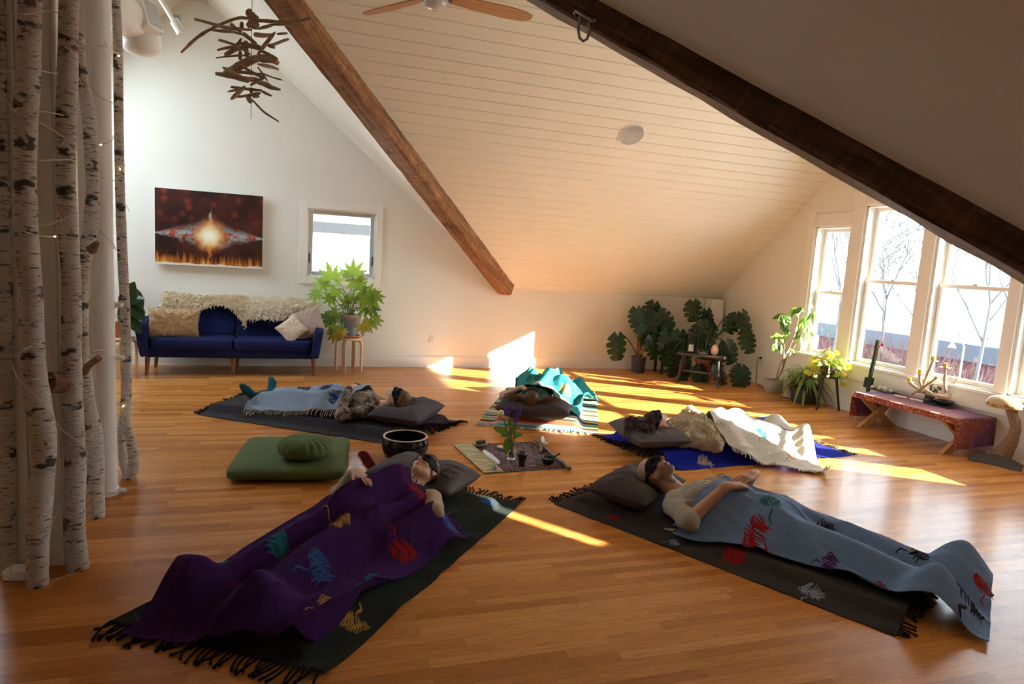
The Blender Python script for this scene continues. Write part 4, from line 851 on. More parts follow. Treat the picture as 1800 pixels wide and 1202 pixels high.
for x, y, s_, n_ in [(1376, 552, 26, 6), (1398, 540, 26, 5), (1411, 540, 24, 5), (1426, 560, 28, 6), (1434, 533, 18, 4), (1377, 588, 22, 5), (1363, 600, 20, 3), (1374, 606, 20, 4), (1391, 612, 18, 5), (1404, 572, 24, 4), (1421, 580, 26, 5), (1388, 556, 24, 4), (1380, 566, 26, 5), (1368, 585, 22, 4), (1415, 556, 28, 5), (1430, 548, 24, 5), (1424, 572, 26, 5), (1408, 590, 22, 4), (1382, 575, 24, 4)]:
    c = U(x, y, Yp + r.uniform(-.06, .06) - (.2 if x > 1404 else 0)); c.x = min(c.x, XE - .06)
    for k in range(n_):
        L = s_ / 150 * r.uniform(.7, 1.1); d = V(r.uniform(-.8, .8), r.uniform(-.7, .3), -r.uniform(.3, 1.1)).normalized(); d.x = min(d.x, .2); m = MB(); leaf(m, c, c + d * L, V(r.uniform(-.5, .5), -1, .4), oval_side(6, .19), .15, .12); shift(m, cp).build('leaf', M['leaf_mid'] if r.random() < .5 else M['leaf_bright'], pl)
lg = V(6.23, 6.99, 0); lo = empty('birch_log', lg, 'short upright pale log with two white bracket mushrooms between the potted plants', 'log'); m = MB(); q = Wr(2, 14)
m.tube([V(.01 * q(V(0, 0, k * .05)), 0, .036 * k) for k in range(11)], [.092, .094, .09, .088, .09, .088, .080, .072, .070, .069, .068], 20, True, .05, 4); m.tube([V(-.04, -.03, .0), V(-.085, -.03, .12), V(-.10, -.02, .19)], [.05, .05, .03], 12, True, .06, 2); m.build('trunk_piece', mk('pale_log_bark', (.46, .36, .27), .85, .25, 16, .6, 40), lo)
for z, x in ((.245, .0), (.155, -.02)):
    m = MB(); m.lathe([(.018, -.02), (.030, -.004), (.034, .004), (.022, .018), (0, .026)], (x - .03, -.085, z), 18); m.build('mushroom_cap', mk('white_mushroom', (.78, .72, .62), .6, .1, 20), lo)
# variegated strap-leaf plant
sp_ = V(6.14, 6.66, 0); pl = potted('potted_plant', sp_, 'bushy plant with long striped arching leaves in a dark pot below the window')
m = MB(); m.lathe([(0, 0), (.13, 0), (.145, .02), (.16, .19), (.165, .2), (.15, .2), (.14, .16), (0, .16)], n=32); m.build('pot', mk('dark_pot', (.05, .05, .052), .55, .2, 9), pl); m = MB(); m.lathe([(.145, .17), (0, .18)], n=20); m.build('soil', M['soil'], pl)
g = G('striped_leaf'); vv = g.n('ShaderNodeVertexColor') if False else None
M['strap'] = leaf_mat('strap_leaf', (.10, .21, .03), (.42, .50, .14), .4, .35, 30)
r = random.Random(14)
for k in range(95):
    a = r.uniform(0, 2 * math.pi); el = r.uniform(.15, 1.35); ln2 = r.uniform(.30, .50); d = V(math.cos(a) * math.cos(el), math.sin(a) * math.cos(el), math.sin(el)); o0 = sp_ + V(.03 * math.cos(a), .03 * math.sin(a), .20 + .16 * r.random()); pts = []
    for i in range(9):
        t = i / 8; p = o0 + d * ln2 * t + V(0, 0, -.42 * t * t * (1.1 - el * .35)); p.z = max(p.z, .015); p.x = min(p.x, XE - .07); pts.append(p)
    m = MB(); sd = V(-math.sin(a), math.cos(a), 0); w9 = [.010, .014, .017, .018, .017, .015, .011, .006, .001]
    m.add([p + sd * w * s_ + V(0, 0, .004 if s_ else 0) for p, w in zip(pts, w9) for s_ in (-1, 0, 1)], [(i * 3 + j, i * 3 + j + 1, i * 3 + j + 4, i * 3 + j + 3) for i in range(8) for j in range(2)])
    shift(m, sp_).build('leaf', M['strap'] if k % 3 else M['leaf_mid'], pl)
# yellow round-leaf plant on a dark three-legged stand
sd_ = V(6.13, 6.30, 0); so_ = empty('plant_stand', sd_, 'dark three-legged plant stand under the yellow-leaved plant', 'stand'); m = MB(); m.lathe([(0, .405), (.14, .405), (.142, .425), (0, .43)], n=32); m.build('top', M['darkwood'], so_)
for k in range(3):
    a = R(200 + 120 * k); m = MB(); m.tube([V(.10 * math.cos(a), .10 * math.sin(a), .41), V(.175 * math.cos(a), .175 * math.sin(a), 0)], [.017, .013], 10); m.build('leg', M['darkwood'], so_)
pl = potted('potted_plant', sd_ + V(0, 0, .43), 'trailing plant with round yellow-green leaves on the dark three-legged stand'); m = MB(); m.lathe([(0, .0), (.07, 0), (.095, .10), (.097, .11), (.088, .11), (.082, .09), (0, .09)], n=28); m.build('pot', mk('dark_brown_pot', (.06, .035, .025), .5, .2, 9), pl)
r = random.Random(15)
for k in range(98):
    a = r.uniform(0, 6.28); rr_ = r.uniform(.04, .27) ; c = sd_ + V(math.cos(a) * rr_ * .75, math.sin(a) * rr_ * 1.05, .43 + .10 + r.uniform(-.12, .20) - rr_ * .35 + (.05 if rr_ < .12 else 0)); c.x = min(c.x, XE - .09)
    L = r.uniform(.05, .085); d = V(math.cos(a), math.sin(a), r.uniform(-.9, .3)).normalized(); m = MB(); leaf(m, c - d * L * .4, c + d * L * .6, V(-.6, -.7, .5) + V(*[r.uniform(-.5, .5) for _ in range(3)]), oval_side(7, .42, .9), .1, .1); m.mi = 1
    m.tube(arc(sd_ + V(0, 0, .53), c - d * L * .4, .05, 5), .003, 5); shift(m, sd_ + V(0, 0, .43)).build('leaf', [M['leaf_yellow'] if r.random() < .72 else M['leaf_bright'], M['stem']], pl)
# cactus
cb = V(6.27, UX(1526, 684, 6.27).y, 0); pl = potted('cactus', cb, 'tall thin dark green cactus with a red fruit in front of the second window', 'cactus'); m = MB(); m.lathe([(0, 0), (.06, 0), (.075, .13), (.078, .14), (.068, .14), (.06, .12), (0, .12)], n=28); m.build('pot', M['terra'], pl)
P = smooth_path([cb + V(0, 0, .1), UX(1527, 678, 6.27), UX(1531, 655, 6.26), UX(1537, 630, 6.26), UX(1541, 610, 6.26), UX(1543, 596, 6.26)], 5); P = [p - cb for p in P]; P[0] = V(0, 0, .1); m = MB(); vs_ = []
for i, p in enumerate(P):
    rad = .021 * (1 if i < len(P) - 3 else (.92, .75, .35)[i - len(P) + 3])
    for k in range(16): w = 2 * math.pi * k / 16; q = rad * (1.12 if k % 2 else .72); vs_.append(p + V(q * math.cos(w), q * math.sin(w), 0))
m.add(vs_, [(i * 16 + k, i * 16 + (k + 1) % 16, i * 16 + 16 + (k + 1) % 16, i * 16 + 16 + k) for i in range(len(P) - 1) for k in range(16)] + [tuple((len(P) - 1) * 16 + k for k in range(16))]); m.build('column', mk('cactus_skin', (.045, .09, .05), .55, .3, 14), pl)
for x, y, q in ((1551, 606, .018), (1546, 609, .011)):
    m = MB(); m.ball(UX(x, y, 6.25) - cb, (q, q, q * 1.2), 14, 10); m.build('fruit', mk('red_fruit', (.55, .05, .03), .4, .2, 20), pl)
# ------------------------------------------------------------------ low altar table by the windows
TX0, TX1, TY0, TY1, TZ = 5.88, 6.35, 4.42, 5.60, .355
tb = empty('low_table', ((TX0 + TX1) / 2, (TY0 + TY1) / 2, 0), 'low pine table with crossed legs below the tall windows', 'table'); t0_ = tb.location.copy(); hx, hy = (TX1 - TX0) / 2, (TY1 - TY0) / 2
m = MB(); m.box((0, 0, TZ - .02), (2 * hx, 2 * hy, .04), None, .005); m.build('top', M['pine'], tb)
for s in (-1, 1):
    for k in (-1, 1):
        a, b_ = V(k * hx * .96, s * (hy - .10) + k * .024, 0), V(-k * hx * .8, s * (hy - .10) + k * .024, TZ - .04); d = b_ - a; ang_ = math.atan2(d.z, d.x); m = MB(); hw = .035 / abs(math.sin(ang_))
        m.prism([a + V(-hw, -.022, 0), a + V(hw, -.022, 0), b_ + V(hw, -.022, 0), b_ + V(-hw, -.022, 0)], (0, .044, 0)); m.build('leg', M['pine'], tb, False)
def sari_mat():
    g = G('red_patterned_cloth'); x, y, z = g.xyz(); v = g.vor(15); v2 = g.vor(26, feat='SMOOTH_F1'); n = g.noise(22, 4)
    c = g.mix(g.noise(4), (.16, .018, .022), (.28, .035, .05)); ring = g.math('PINGPONG', g.math('MULTIPLY', v, 4.5), 1.); c = g.mix(g.math('MULTIPLY', g.ramp(ring, [(.0, 0), (.12, 1), (.24, 0)]), .32), c, (.62, .42, .34))
    pz = g.ramp(g.noise(3.0, 2), [(.46, 0), (.52, 1)]); c = g.mix(g.math('MULTIPLY', pz, .8), c, (.11, .035, .17))
    c = g.mix(g.math('MULTIPLY', g.ramp(v2, [(.15, 1), (.28, 0)]), .5), c, (.50, .18, .12))
    bd = g.math('LESS_THAN', x, -.185); c = g.mix(bd, c, g.mix(g.ramp(g.vor(40), [(.2, 1), (.5, 0)]), (.22, .03, .015), (.62, .24, .08))); g.bump(g.noise(300, 2), .3, .002); return g.done(c, .75, Sheen_Weight=.2)
path = [V(0, TY1 + .022, .085), V(0, TY1 + .024, .20), V(0, TY1 + .020, .31), V(0, TY1 + .010, TZ + .004), V(0, TY1 - .03, TZ + .012)] + [V(0, TY1 - .03 - (TY1 - TY0 - .06) * k / 10, TZ + .012) for k in range(1, 11)] + [V(0, TY0 - .010, TZ + .006), V(0, TY0 - .026, .30), V(0, TY0 - .034, .20), V(0, TY0 - .040, .085)]
pp_ = smooth_path(path, 4); npz = len(pp_) - 1; wv = Wr(44, 16)
def cl(a, b_):
    k = b_ * npz; i = min(int(k), npz - 1); p = pp_[i] + (pp_[i + 1] - pp_[i]) * (k - i); x = -.285 + .56 * a; hang = p.z < TZ - .02; q = V(x, p.y - t0_.y, p.z)
    if not hang and x < -.236: q.z -= min(.055, (-.236 - x) * 1.2); q.x = -.236 - (-.236 - x) * .35 - .010
    if hang:
        q.y += (.018 if p.y < 5 else -.006) * wv(V(x * 2.2, 0, q.z)) * (TZ - q.z) * 3; q.x = x * .94 * (1 - .10 * (TZ - q.z)) - .03 * (TZ - q.z)
        if p.y < 5: q.z -= .05 * (.5 - a) * (TZ - q.z) * 3
    return q
m = MB(); m.sheet(36, 90, cl, .0035); tc = m.build('table_cloth', sari_mat(), None, True, (t0_.x, t0_.y, 0)); tag(tc, 'dark red patterned cloth with fringed ends draped over the low table', 'table cloth')
r = random.Random(4); M['fr4'] = mk('cloth_fringe', (.34, .20, .15), .9, .3, 30)
for e in (0., 1.):
    m = MB()
    for k in range(38):
        p = cl((k + .5) / 38, e); m.tube([p, p + V(r.uniform(-.006, .006), r.uniform(-.006, .006), -.03), p + V(r.uniform(-.014, .014), r.uniform(-.012, .012), -max(.02, min(.075, p.z - .012)))], [.0022, .002, .0016], 4)
    m.build('fringe', M['fr4'], tc)
TT = TZ + .014
at = lambda x, y, dz=0: F(x, y, TT + dz)
def thing(name, loc, label, cat, group=None, rz=0): return empty(name, loc, label, cat, group, rz)
M['wax'] = mk('yellow_wax', (.78, .42, .035), .45, .1, 20); M['crystal'] = mk('white_crystal', (.78, .77, .75), .25, .15, 25, .4, 40); M['antler'] = wood('pale_branch', (.36, .25, .15), (.60, .46, .31), 2, 2, .8, .3)
c = at(1549, 687); m = MB(); m.box((0, 0, .006), (.16, .30, .010), None, .003); tr = m.build('slate_tray', mk('black_slate', (.025, .03, .035), .4, .2, 20), None, True, (min(c.x, 6.28), c.y, TT)); tag(tr, 'thin black tray at the left end of the altar table', 'tray')
m = MB(); m2 = []; r = random.Random(8)
for k in range(11):
    x, y = min(c.x, 6.26) + r.uniform(-.05, .06), c.y + r.uniform(-.16, .09); s_ = r.uniform(.014, .032); m = MB(); Mx = Matrix.Rotation(r.uniform(0, 3), 3, V(r.uniform(-1, 1), r.uniform(-1, 1), 1).normalized()); q = Wr(k, 40)
    superell(m, (0, 0, 0), (s_, s_ * .7, s_ * r.uniform(.6, 1.2)), 1.2, 1.2, 10, 7, Mx, lambda p: p * (1 + .2 * q(p))); zmin = min(v[2] for v in m.v); o = m.build('crystal', M['crystal'] if k % 4 else mk('sand_shell', (.62, .47, .36), .5, .3, 30), None, False, (x, y, TT + .012 - zmin)); tag(o, 'one of the small white crystals heaped on the black tray', 'crystal', 'crystals on the black tray')
c = at(1597, 681); o = thing('picture_frame', (min(c.x, 6.28), c.y, TT), 'small dark green framed card standing behind the crystals on the altar table', 'frame', None, R(-60)); m = MB(); m.box((0, 0, .06), (.10, .012, .12), Matrix.Rotation(R(-14), 3, 'X'), .002); m.build('board', mk('dark_green_card', (.02, .055, .035), .5, .2, 10), o); m = MB(); m.box((0, -.0075, .035), (.07, .004, .05), Matrix.Rotation(R(-14), 3, 'X')); m.build('picture', mk('floral_print', (.40, .26, .16), .6, .8, 60), o)
for (xa, ya), (xb, yb), lab, nm in (((1572, 697), (1592, 701), 'long white selenite slab on the altar table, left of the dark pot', 'selenite_slab'), ((1600, 703), (1622, 708), 'shorter white selenite slab next to the dark pot on the altar table', 'selenite_slab')):
    a, b_ = at(xa, ya), at(xb, yb); d = b_ - a; m = MB(); m.box((0, 0, .012), (max(.12, d.length), .05, .022), None, .008); o = m.build(nm, mk('selenite', (.80, .80, .82), .2, .06, 20), None, True, ((a.x + b_.x) / 2, (a.y + b_.y) / 2, TT)); o.rotation_euler.z = math.atan2(d.y, d.x); tag(o, lab, 'crystal slab')
a, b_ = at(1628, 708), at(1672, 719); d = b_ - a; m = MB(); m.box((0, 0, .008), (d.length, .10, .016), None, .003); o = m.build('blue_book', mk('navy_book_cover', (.02, .04, .13), .4, .2, 20), None, True, ((a.x + b_.x) / 2, (a.y + b_.y) / 2, TT)); o.rotation_euler.z = math.atan2(d.y, d.x); tag(o, 'flat dark blue book between the dark pot and the black bowl', 'book')
ch = thing('branch_candle_holder', (6.22, 5.05, TT), 'pale branch candle holder with four yellow candles on the altar table', 'candle holder'); c0 = ch.location.copy()
Xc = 6.20
brs = [[(1600, 694, 6.10), (1618, 684, 6.14), (1636, 672, 6.18), (1648, 662, 6.2)], [(1617, 657, 6.2), (1617, 668, 6.2), (1620, 678, 6.19), (1640, 694, 6.16)], [(1640, 634, 6.22), (1634, 650, 6.22), (1628, 664, 6.2), (1622, 680, 6.18)], [(1661, 646, 6.2), (1661, 660, 6.2), (1661, 675, 6.18), (1662, 690, 6.16)], [(1598, 671, 6.2), (1604, 677, 6.18), (1612, 682, 6.18), (1625, 690, 6.17)], [(1616, 688, 6.2), (1640, 694, 6.17), (1668, 700, 6.13)]]
for i, b_ in enumerate(brs):
    P = [UX(*q) - c0 for q in b_]
    for p in P: p.z = max(p.z, .014)
    P = smooth_path(P, 5); q = Wr(i, 50); m = MB(); m.tube(P, [.015 * (1 + .25 * q(p)) for p in P], 10, True, .06, i); m.build('branch', M['antler'], ch)
for x, y in ((1640, 634), (1661, 646), (1617, 657), (1598, 671)):
    p = UX(x, y, 6.2 if x != 1640 else 6.22) - c0; m = MB(); m.lathe([(0, 0), (.05, 0), (.05, .004), (0, .004)], p, 24); m.build('candle_plate', M['steel'], ch); m = MB(); m.lathe([(0, .004), (.021, .004), (.021, .044), (.017, .047), (0, .044)], p, 20); m.build('candle', M['wax'], ch)
c = at(1640, 708); po = thing('dark_vase', (min(c.x, 6.28), c.y, TT), 'small dark ribbed pot of dried black flower heads on the altar table', 'pot'); m = MB(); m.lathe([(0, 0), (.042, 0), (.048, .015), (.046, .03), (.049, .045), (.046, .06), (.048, .075), (.046, .085), (.040, .085), (.038, .07), (0, .06)], n=28); m.build('pot', mk('dark_pottery', (.035, .028, .028), .5, .3, 20), po); r = random.Random(2); m = MB()
for k in range(26):
    d = V(r.uniform(-1, 1), r.uniform(-1, 1), r.uniform(.6, 1.4)).normalized() * r.uniform(.08, .15); m.tube([V(0, 0, .06), V(d.x * .3, d.y * .3, .06 + d.z * .6), V(d.x, d.y, .06 + d.z)], .002, 4); m.ball((d.x, d.y, .06 + d.z), (.010, .010, .008), 8, 6)
m.build('dried_flowers', mk('dried_black', (.03, .025, .03), .8, .3, 30), po)
c = at(1684, 714); o = MB(); o.lathe([(0, .0), (.03, .0), (.06, .012), (.098, .055), (.100, .062), (.094, .060), (.055, .018), (0, .010)], n=36); o = o.build('black_bowl', mk('black_bowl_glaze', (.02, .02, .022), .2, .2, 10), None, True, (min(c.x, 6.28), c.y, TT)); tag(o, 'shallow black bowl near the right end of the altar table', 'bowl')
c = at(1710, 707); o = MB(); q = Wr(6, 26); superell(o, (0, 0, .028), (.075, .055, .032), 1, 1, 20, 12, None, lambda p: p * (1 + .18 * q(p))); o = o.build('driftwood_piece', mk('grey_driftwood', (.11, .09, .085), .85, .3, 20, .5, 40), None, True, (min(c.x, 6.28), c.y, TT)); tag(o, 'dark grey driftwood lump behind the black bowl', 'driftwood')
sg = thing('dried_sprig', UX(1668, 700, 6.26), 'wispy dried seed-head sprig standing right of the candle holder', 'dried sprig'); s0 = sg.location.copy(); s0.z = TT; sg.location = s0; r = random.Random(9)
for k in range(4):
    P = smooth_path([V(0, 0, 0), UX(1668 + 3 * k, 680, 6.26) - s0, UX(1668 + 5 * k, 655, 6.26) - s0, UX(1667 + 5 * k, 640, 6.26) - s0], 4); m = MB(); m.tube(P, .0018, 5)
    for p in P[4:]:
        for _ in range(2): q = p + V(r.uniform(-.03, .03), r.uniform(-.03, .03), r.uniform(-.01, .02)); m.tube([p, q], .001, 4); m.ball(q, .004, 6, 5)
    m.build('stem', mk('dried_stem', (.20, .17, .12), .9, .3, 30), sg)
# driftwood mushroom lamp
lp = thing('mushroom_lamp', (6.20, 4.20, 0), 'driftwood mushroom sculpture with a glossy amber cap beside the low table', 'sculpture'); l0 = lp.location.copy()
m = MB(); P = smooth_path([F(1703, 803, .03) - l0, F(1725, 806, .03) - l0, F(1755, 812, .03) - l0, F(1780, 819, .03) - l0, F(1797, 823, .03) - l0], 4); m.tube([V(p.x, p.y, .022) for p in P], [.03 + .055 * math.sin(math.pi * (i + 1) / (len(P) + 1)) for i in range(len(P))], 14, True, .05, 2, .28); m.build('base_plank', mk('weathered_dark_plank', (.07, .06, .055), .9, .3, 14, .6, 30), lp)
P = smooth_path([UX(1757, 806, 6.20) - l0, UX(1768, 790, 6.20) - l0, UX(1779, 772, 6.20) - l0, UX(1785, 750, 6.20) - l0, UX(1780, 730, 6.20) - l0, UX(1774, 708, 6.20) - l0], 5); P[0].z = .03; q = Wr(3, 18); m = MB(); m.tube(P, [(.085 - .045 * min(1, i / 12)) * (1 + .16 * q(p)) for i, p in enumerate(P)], 14, True, .08, 3); m.build('stem', M['drift'], lp)
ctr = UX(1764, 714, 6.20) - l0; m = MB(); m.lathe([(0, -.004), (.14, -.006), (.155, 0), (.145, .034), (.118, .070), (.07, .092), (0, .098)], ctr, 40); g = G('amber_resin'); v = g.noise(26, 4); z = g.math('SUBTRACT', g.xyz()[2], ctr.z)
m.build('cap', g.done(g.mix(g.ramp(g.math('ADD', g.math('MULTIPLY', z, 14), g.math('MULTIPLY', v, .9)), [(.7, 0), (1., 1)]), g.mix(g.ramp(v, [(.4, 0), (.6, 1)]), (.10, .04, .015), (.55, .30, .09)), (.50, .34, .20)), .12, Coat_Weight=.6), lp)
# ------------------------------------------------------------------ smooth bodies: distance fields turned into one continuous surface
class Sdf:
    def __init__(s, lo, hi, h):
        s.lo = np.array(lo, np.float32); s.h = h; s.n = np.ceil((np.array(hi) - s.lo) / h).astype(int) + 1
        s.D = np.full(s.n, 1., np.float32); s.ax = [(s.lo[i] + h * np.arange(s.n[i])).astype(np.float32) for i in range(3)]
    def op(s, fn, lo, hi, k=.02, mode='u'):
        m = k + 3 * s.h; a = [max(0, int((lo[i] - m - s.lo[i]) / s.h)) for i in range(3)]; b = [min(s.n[i], int((hi[i] + m - s.lo[i]) / s.h) + 2) for i in range(3)]
        if any(b[i] <= a[i] for i in range(3)): return s
        sl = tuple(slice(a[i], b[i]) for i in range(3)); X, Y, Z = s.ax[0][sl[0]][:, None, None], s.ax[1][sl[1]][None, :, None], s.ax[2][sl[2]][None, None, :]
        d = fn(X, Y, Z); o = s.D[sl]
        if mode == 'u': hh = np.maximum(k - np.abs(o - d), 0) / k; s.D[sl] = np.minimum(o, d) - hh * hh * k * .25
        elif mode == 's': hh = np.maximum(k - np.abs(o + d), 0) / k; s.D[sl] = np.maximum(o, -d) + hh * hh * k * .25
        return s
    def rc(s, a, b, ra, rb=None, k=.02, mode='u'):
        a, b = np.array(a, float), np.array(b, float); rb = ra if rb is None else rb; ba = b - a; q = max(float(ba @ ba), 1e-9); R_ = max(ra, rb)
        def fn(X, Y, Z):
            px, py, pz = X - a[0], Y - a[1], Z - a[2]; t = np.clip((px * ba[0] + py * ba[1] + pz * ba[2]) / q, 0, 1)
            return np.sqrt((px - t * ba[0]) ** 2 + (py - t * ba[1]) ** 2 + (pz - t * ba[2]) ** 2) - (ra + (rb - ra) * t)
        return s.op(fn, np.minimum(a, b) - R_, np.maximum(a, b) + R_, k, mode)
    def el(s, c, r, Mx=None, k=.02, mode='u'):
        c = np.array(c, float); r = np.array(r, float); A = np.eye(3) if Mx is None else np.array(Mx, float); e = np.sqrt(((A * r[None, :]) ** 2).sum(1))
        def fn(X, Y, Z):
            px, py, pz = X - c[0], Y - c[1], Z - c[2]; l = [(A[0, i] * px + A[1, i] * py + A[2, i] * pz) for i in range(3)]
            k0 = np.sqrt((l[0] / r[0]) ** 2 + (l[1] / r[1]) ** 2 + (l[2] / r[2]) ** 2); k1 = np.sqrt((l[0] / r[0] ** 2) ** 2 + (l[1] / r[1] ** 2) ** 2 + (l[2] / r[2] ** 2) ** 2)
            return k0 * (k0 - 1) / np.maximum(k1, 1e-6)
        return s.op(fn, c - e, c + e, k, mode)
    def wrinkle(s, seed, k, amp, stretch=(1, 1, 1)):
        r = random.Random(seed); band = np.abs(s.D) < .03; I = np.argwhere(band); P = (s.lo + I * s.h) * np.array(stretch); w = np.zeros(len(I))
        for _ in range(8):
            d = np.array([r.gauss(0, 1) for _ in range(3)]); d *= k * r.uniform(.5, 1.6) / np.linalg.norm(d); w += np.sin(P @ d + r.uniform(0, 6.28))
        s.D[tuple(I.T)] += (amp * w / 3).astype(np.float32)
    def mesh(s):
        D = s.D; n = s.n; pos = []; cel = []; quads = []
        for ax in range(3):
            b, c = (ax + 1) % 3, (ax + 2) % 3; s0 = [slice(None)] * 3; s1 = [slice(None)] * 3; s0[ax] = slice(0, n[ax] - 1); s1[ax] = slice(1, n[ax]); A, B = D[tuple(s0)], D[tuple(s1)]
            I = np.argwhere((A < 0) != (B < 0)); I = I[(I[:, b] > 0) & (I[:, c] > 0) & (I[:, b] < n[b] - 1) & (I[:, c] < n[c] - 1)]
            va, vb = A[tuple(I.T)], B[tuple(I.T)]; p = I.astype(float); p[:, ax] += va / (va - vb); q = []
            for db, dc in ((0, 0), (1, 0), (1, 1), (0, 1)):
                J = I.copy(); J[:, b] -= db; J[:, c] -= dc; l = (J[:, 0] * n[1] + J[:, 1]) * n[2] + J[:, 2]; q.append(l); pos.append(p); cel.append(l)
            q = np.stack(q, 1); q[va >= 0] = q[va >= 0][:, ::-1]; quads.append(q)
        pos, cel, quads = np.concatenate(pos), np.concatenate(cel), np.concatenate(quads); u, inv = np.unique(cel, return_inverse=True); cnt = np.bincount(inv)
        Vv = np.stack([np.bincount(inv, pos[:, i]) / cnt for i in range(3)], 1); Fq = np.searchsorted(u, quads); return s.lo + Vv * s.h, Fq
def arr(v): return np.array(v, float)
def head_prims(S, T, hs=1., fem=True, k=.016):
    """T maps head coordinates (x right, y face, z crown) to the field's coordinates"""
    p = lambda x, y, z: T(x * hs, y * hs, z * hs); A = T.A; e = lambda c, r, k_=k: S.el(p(*c), [q * hs for q in r], A, k_); c_ = lambda a, b, ra, rb, k_=k: S.rc(p(*a), p(*b), ra * hs, rb * hs, k_)
    e((0, -.014, .030), (.073, .090, .082)); e((0, .030, -.022), (.057, .060, .082)); w = .040 if fem else .047
    for s in (1, -1): c_((s * w, -.002, -.058), (s * .012, .060, -.098), .022, .017, .025); e((s * .036, .062, -.026), (.022, .018, .020)); e((s * .074, -.010, -.012), (.010, .019, .030), .008); e((s * .078, -.016, -.004), (.007, .012, .018), .006); S.el(p(s * .080, -.006, -.010), [.004 * hs, .008 * hs, .014 * hs], A, .006, 's')
    e((0, .068, -.098), (.018, .015, .015)); c_((0, .084, .012), (0, .106, -.028), .009, .0125, .012); e((.010, .094, -.034), (.0075, .010, .007), .008); e((-.010, .094, -.034), (.0075, .010, .007), .008)
    e((0, .079, .022), (.042, .010, .010), .02); e((0, .085, -.060), (.022, .010, .0065), .007); e((0, .083, -.072), (.019, .011, .008), .007); S.el(p(0, .096, -.066), [.020 * hs, .006 * hs, .0018 * hs], A, .003, 's')
    for s in (1, -1): S.el(p(s * .006, .103, -.041), [.003 * hs, .004 * hs, .003 * hs], A, .003, 's'); S.el(p(s * .030, .090, .000), [.015 * hs, .010 * hs, .009 * hs], A, .01, 's')
class Tf:
    def __init__(s, o, X, Y, Z): s.o = arr(o); s.A = np.stack([arr(X), arr(Y), arr(Z)], 1)
    def __call__(s, x, y, z): return s.o + s.A @ arr((x, y, z))
    def inv(s, P): return (P - s.o) @ s.A
def norm(v): v = arr(v); return v / np.linalg.norm(v)
def hand_prims(S, W, Fd, Nd, thumb, curl=(.35, .4, .45, .5), sc=1., spread=.06, k=.009):
    """W wrist, Fd finger direction, Nd back-of-hand normal, thumb +1/-1: which side the thumb leaves"""
    Fd = norm(Fd); Nd = norm(arr(Nd) - Fd * (arr(Nd) @ Fd)); Sd = np.cross(Fd, Nd) * thumb; P = lambda f, s_, n: arr(W) + (Fd * f + Sd * s_ + Nd * n) * sc
    kn = [(.088, .030, 0), (.092, .010, .004), (.088, -.010, .002), (.080, -.029, -.003)]; ln = [(.042, .025, .020), (.047, .029, .021), (.043, .027, .020), (.034, .020, .018)]
    for i, q in enumerate(kn):
        S.rc(P(.004, q[1] * .55, 0), P(*q), .0155 * sc, .0115 * sc, .014); d = Fd + Sd * (q[1] * spread * 30 * .1); d = norm(d); a = P(*q); ang_ = 0.
        for j, L in enumerate(ln[i]):
            ang_ += curl[i] * (.75, 1., .7)[j]; dd = d * math.cos(ang_) - Nd * math.sin(ang_); b = a + dd * L * sc; S.rc(a, b, (.0090, .0081, .0074)[j] * sc, (.0083, .0076, .0062)[j] * sc, .003); a = b
    S.el(P(.045, .0, -.004), [.046 * sc, .036 * sc, .0135 * sc], np.stack([Fd, Sd, Nd], 1), .014); S.rc(P(.012, .018, -.006), P(.046, .046, -.016), .0165 * sc, .0125 * sc, .014)
    a = P(.046, .046, -.016); b = P(.074, .056, -.022); c = P(.098, .056, -.028); S.rc(a, b, .0115 * sc, .0100 * sc, .006); S.rc(b, c, .0098 * sc, .0075 * sc, .004); S.rc(P(-.03, 0, 0), P(.006, 0, 0), .026 * sc, .024 * sc, .018)
CELL = .015
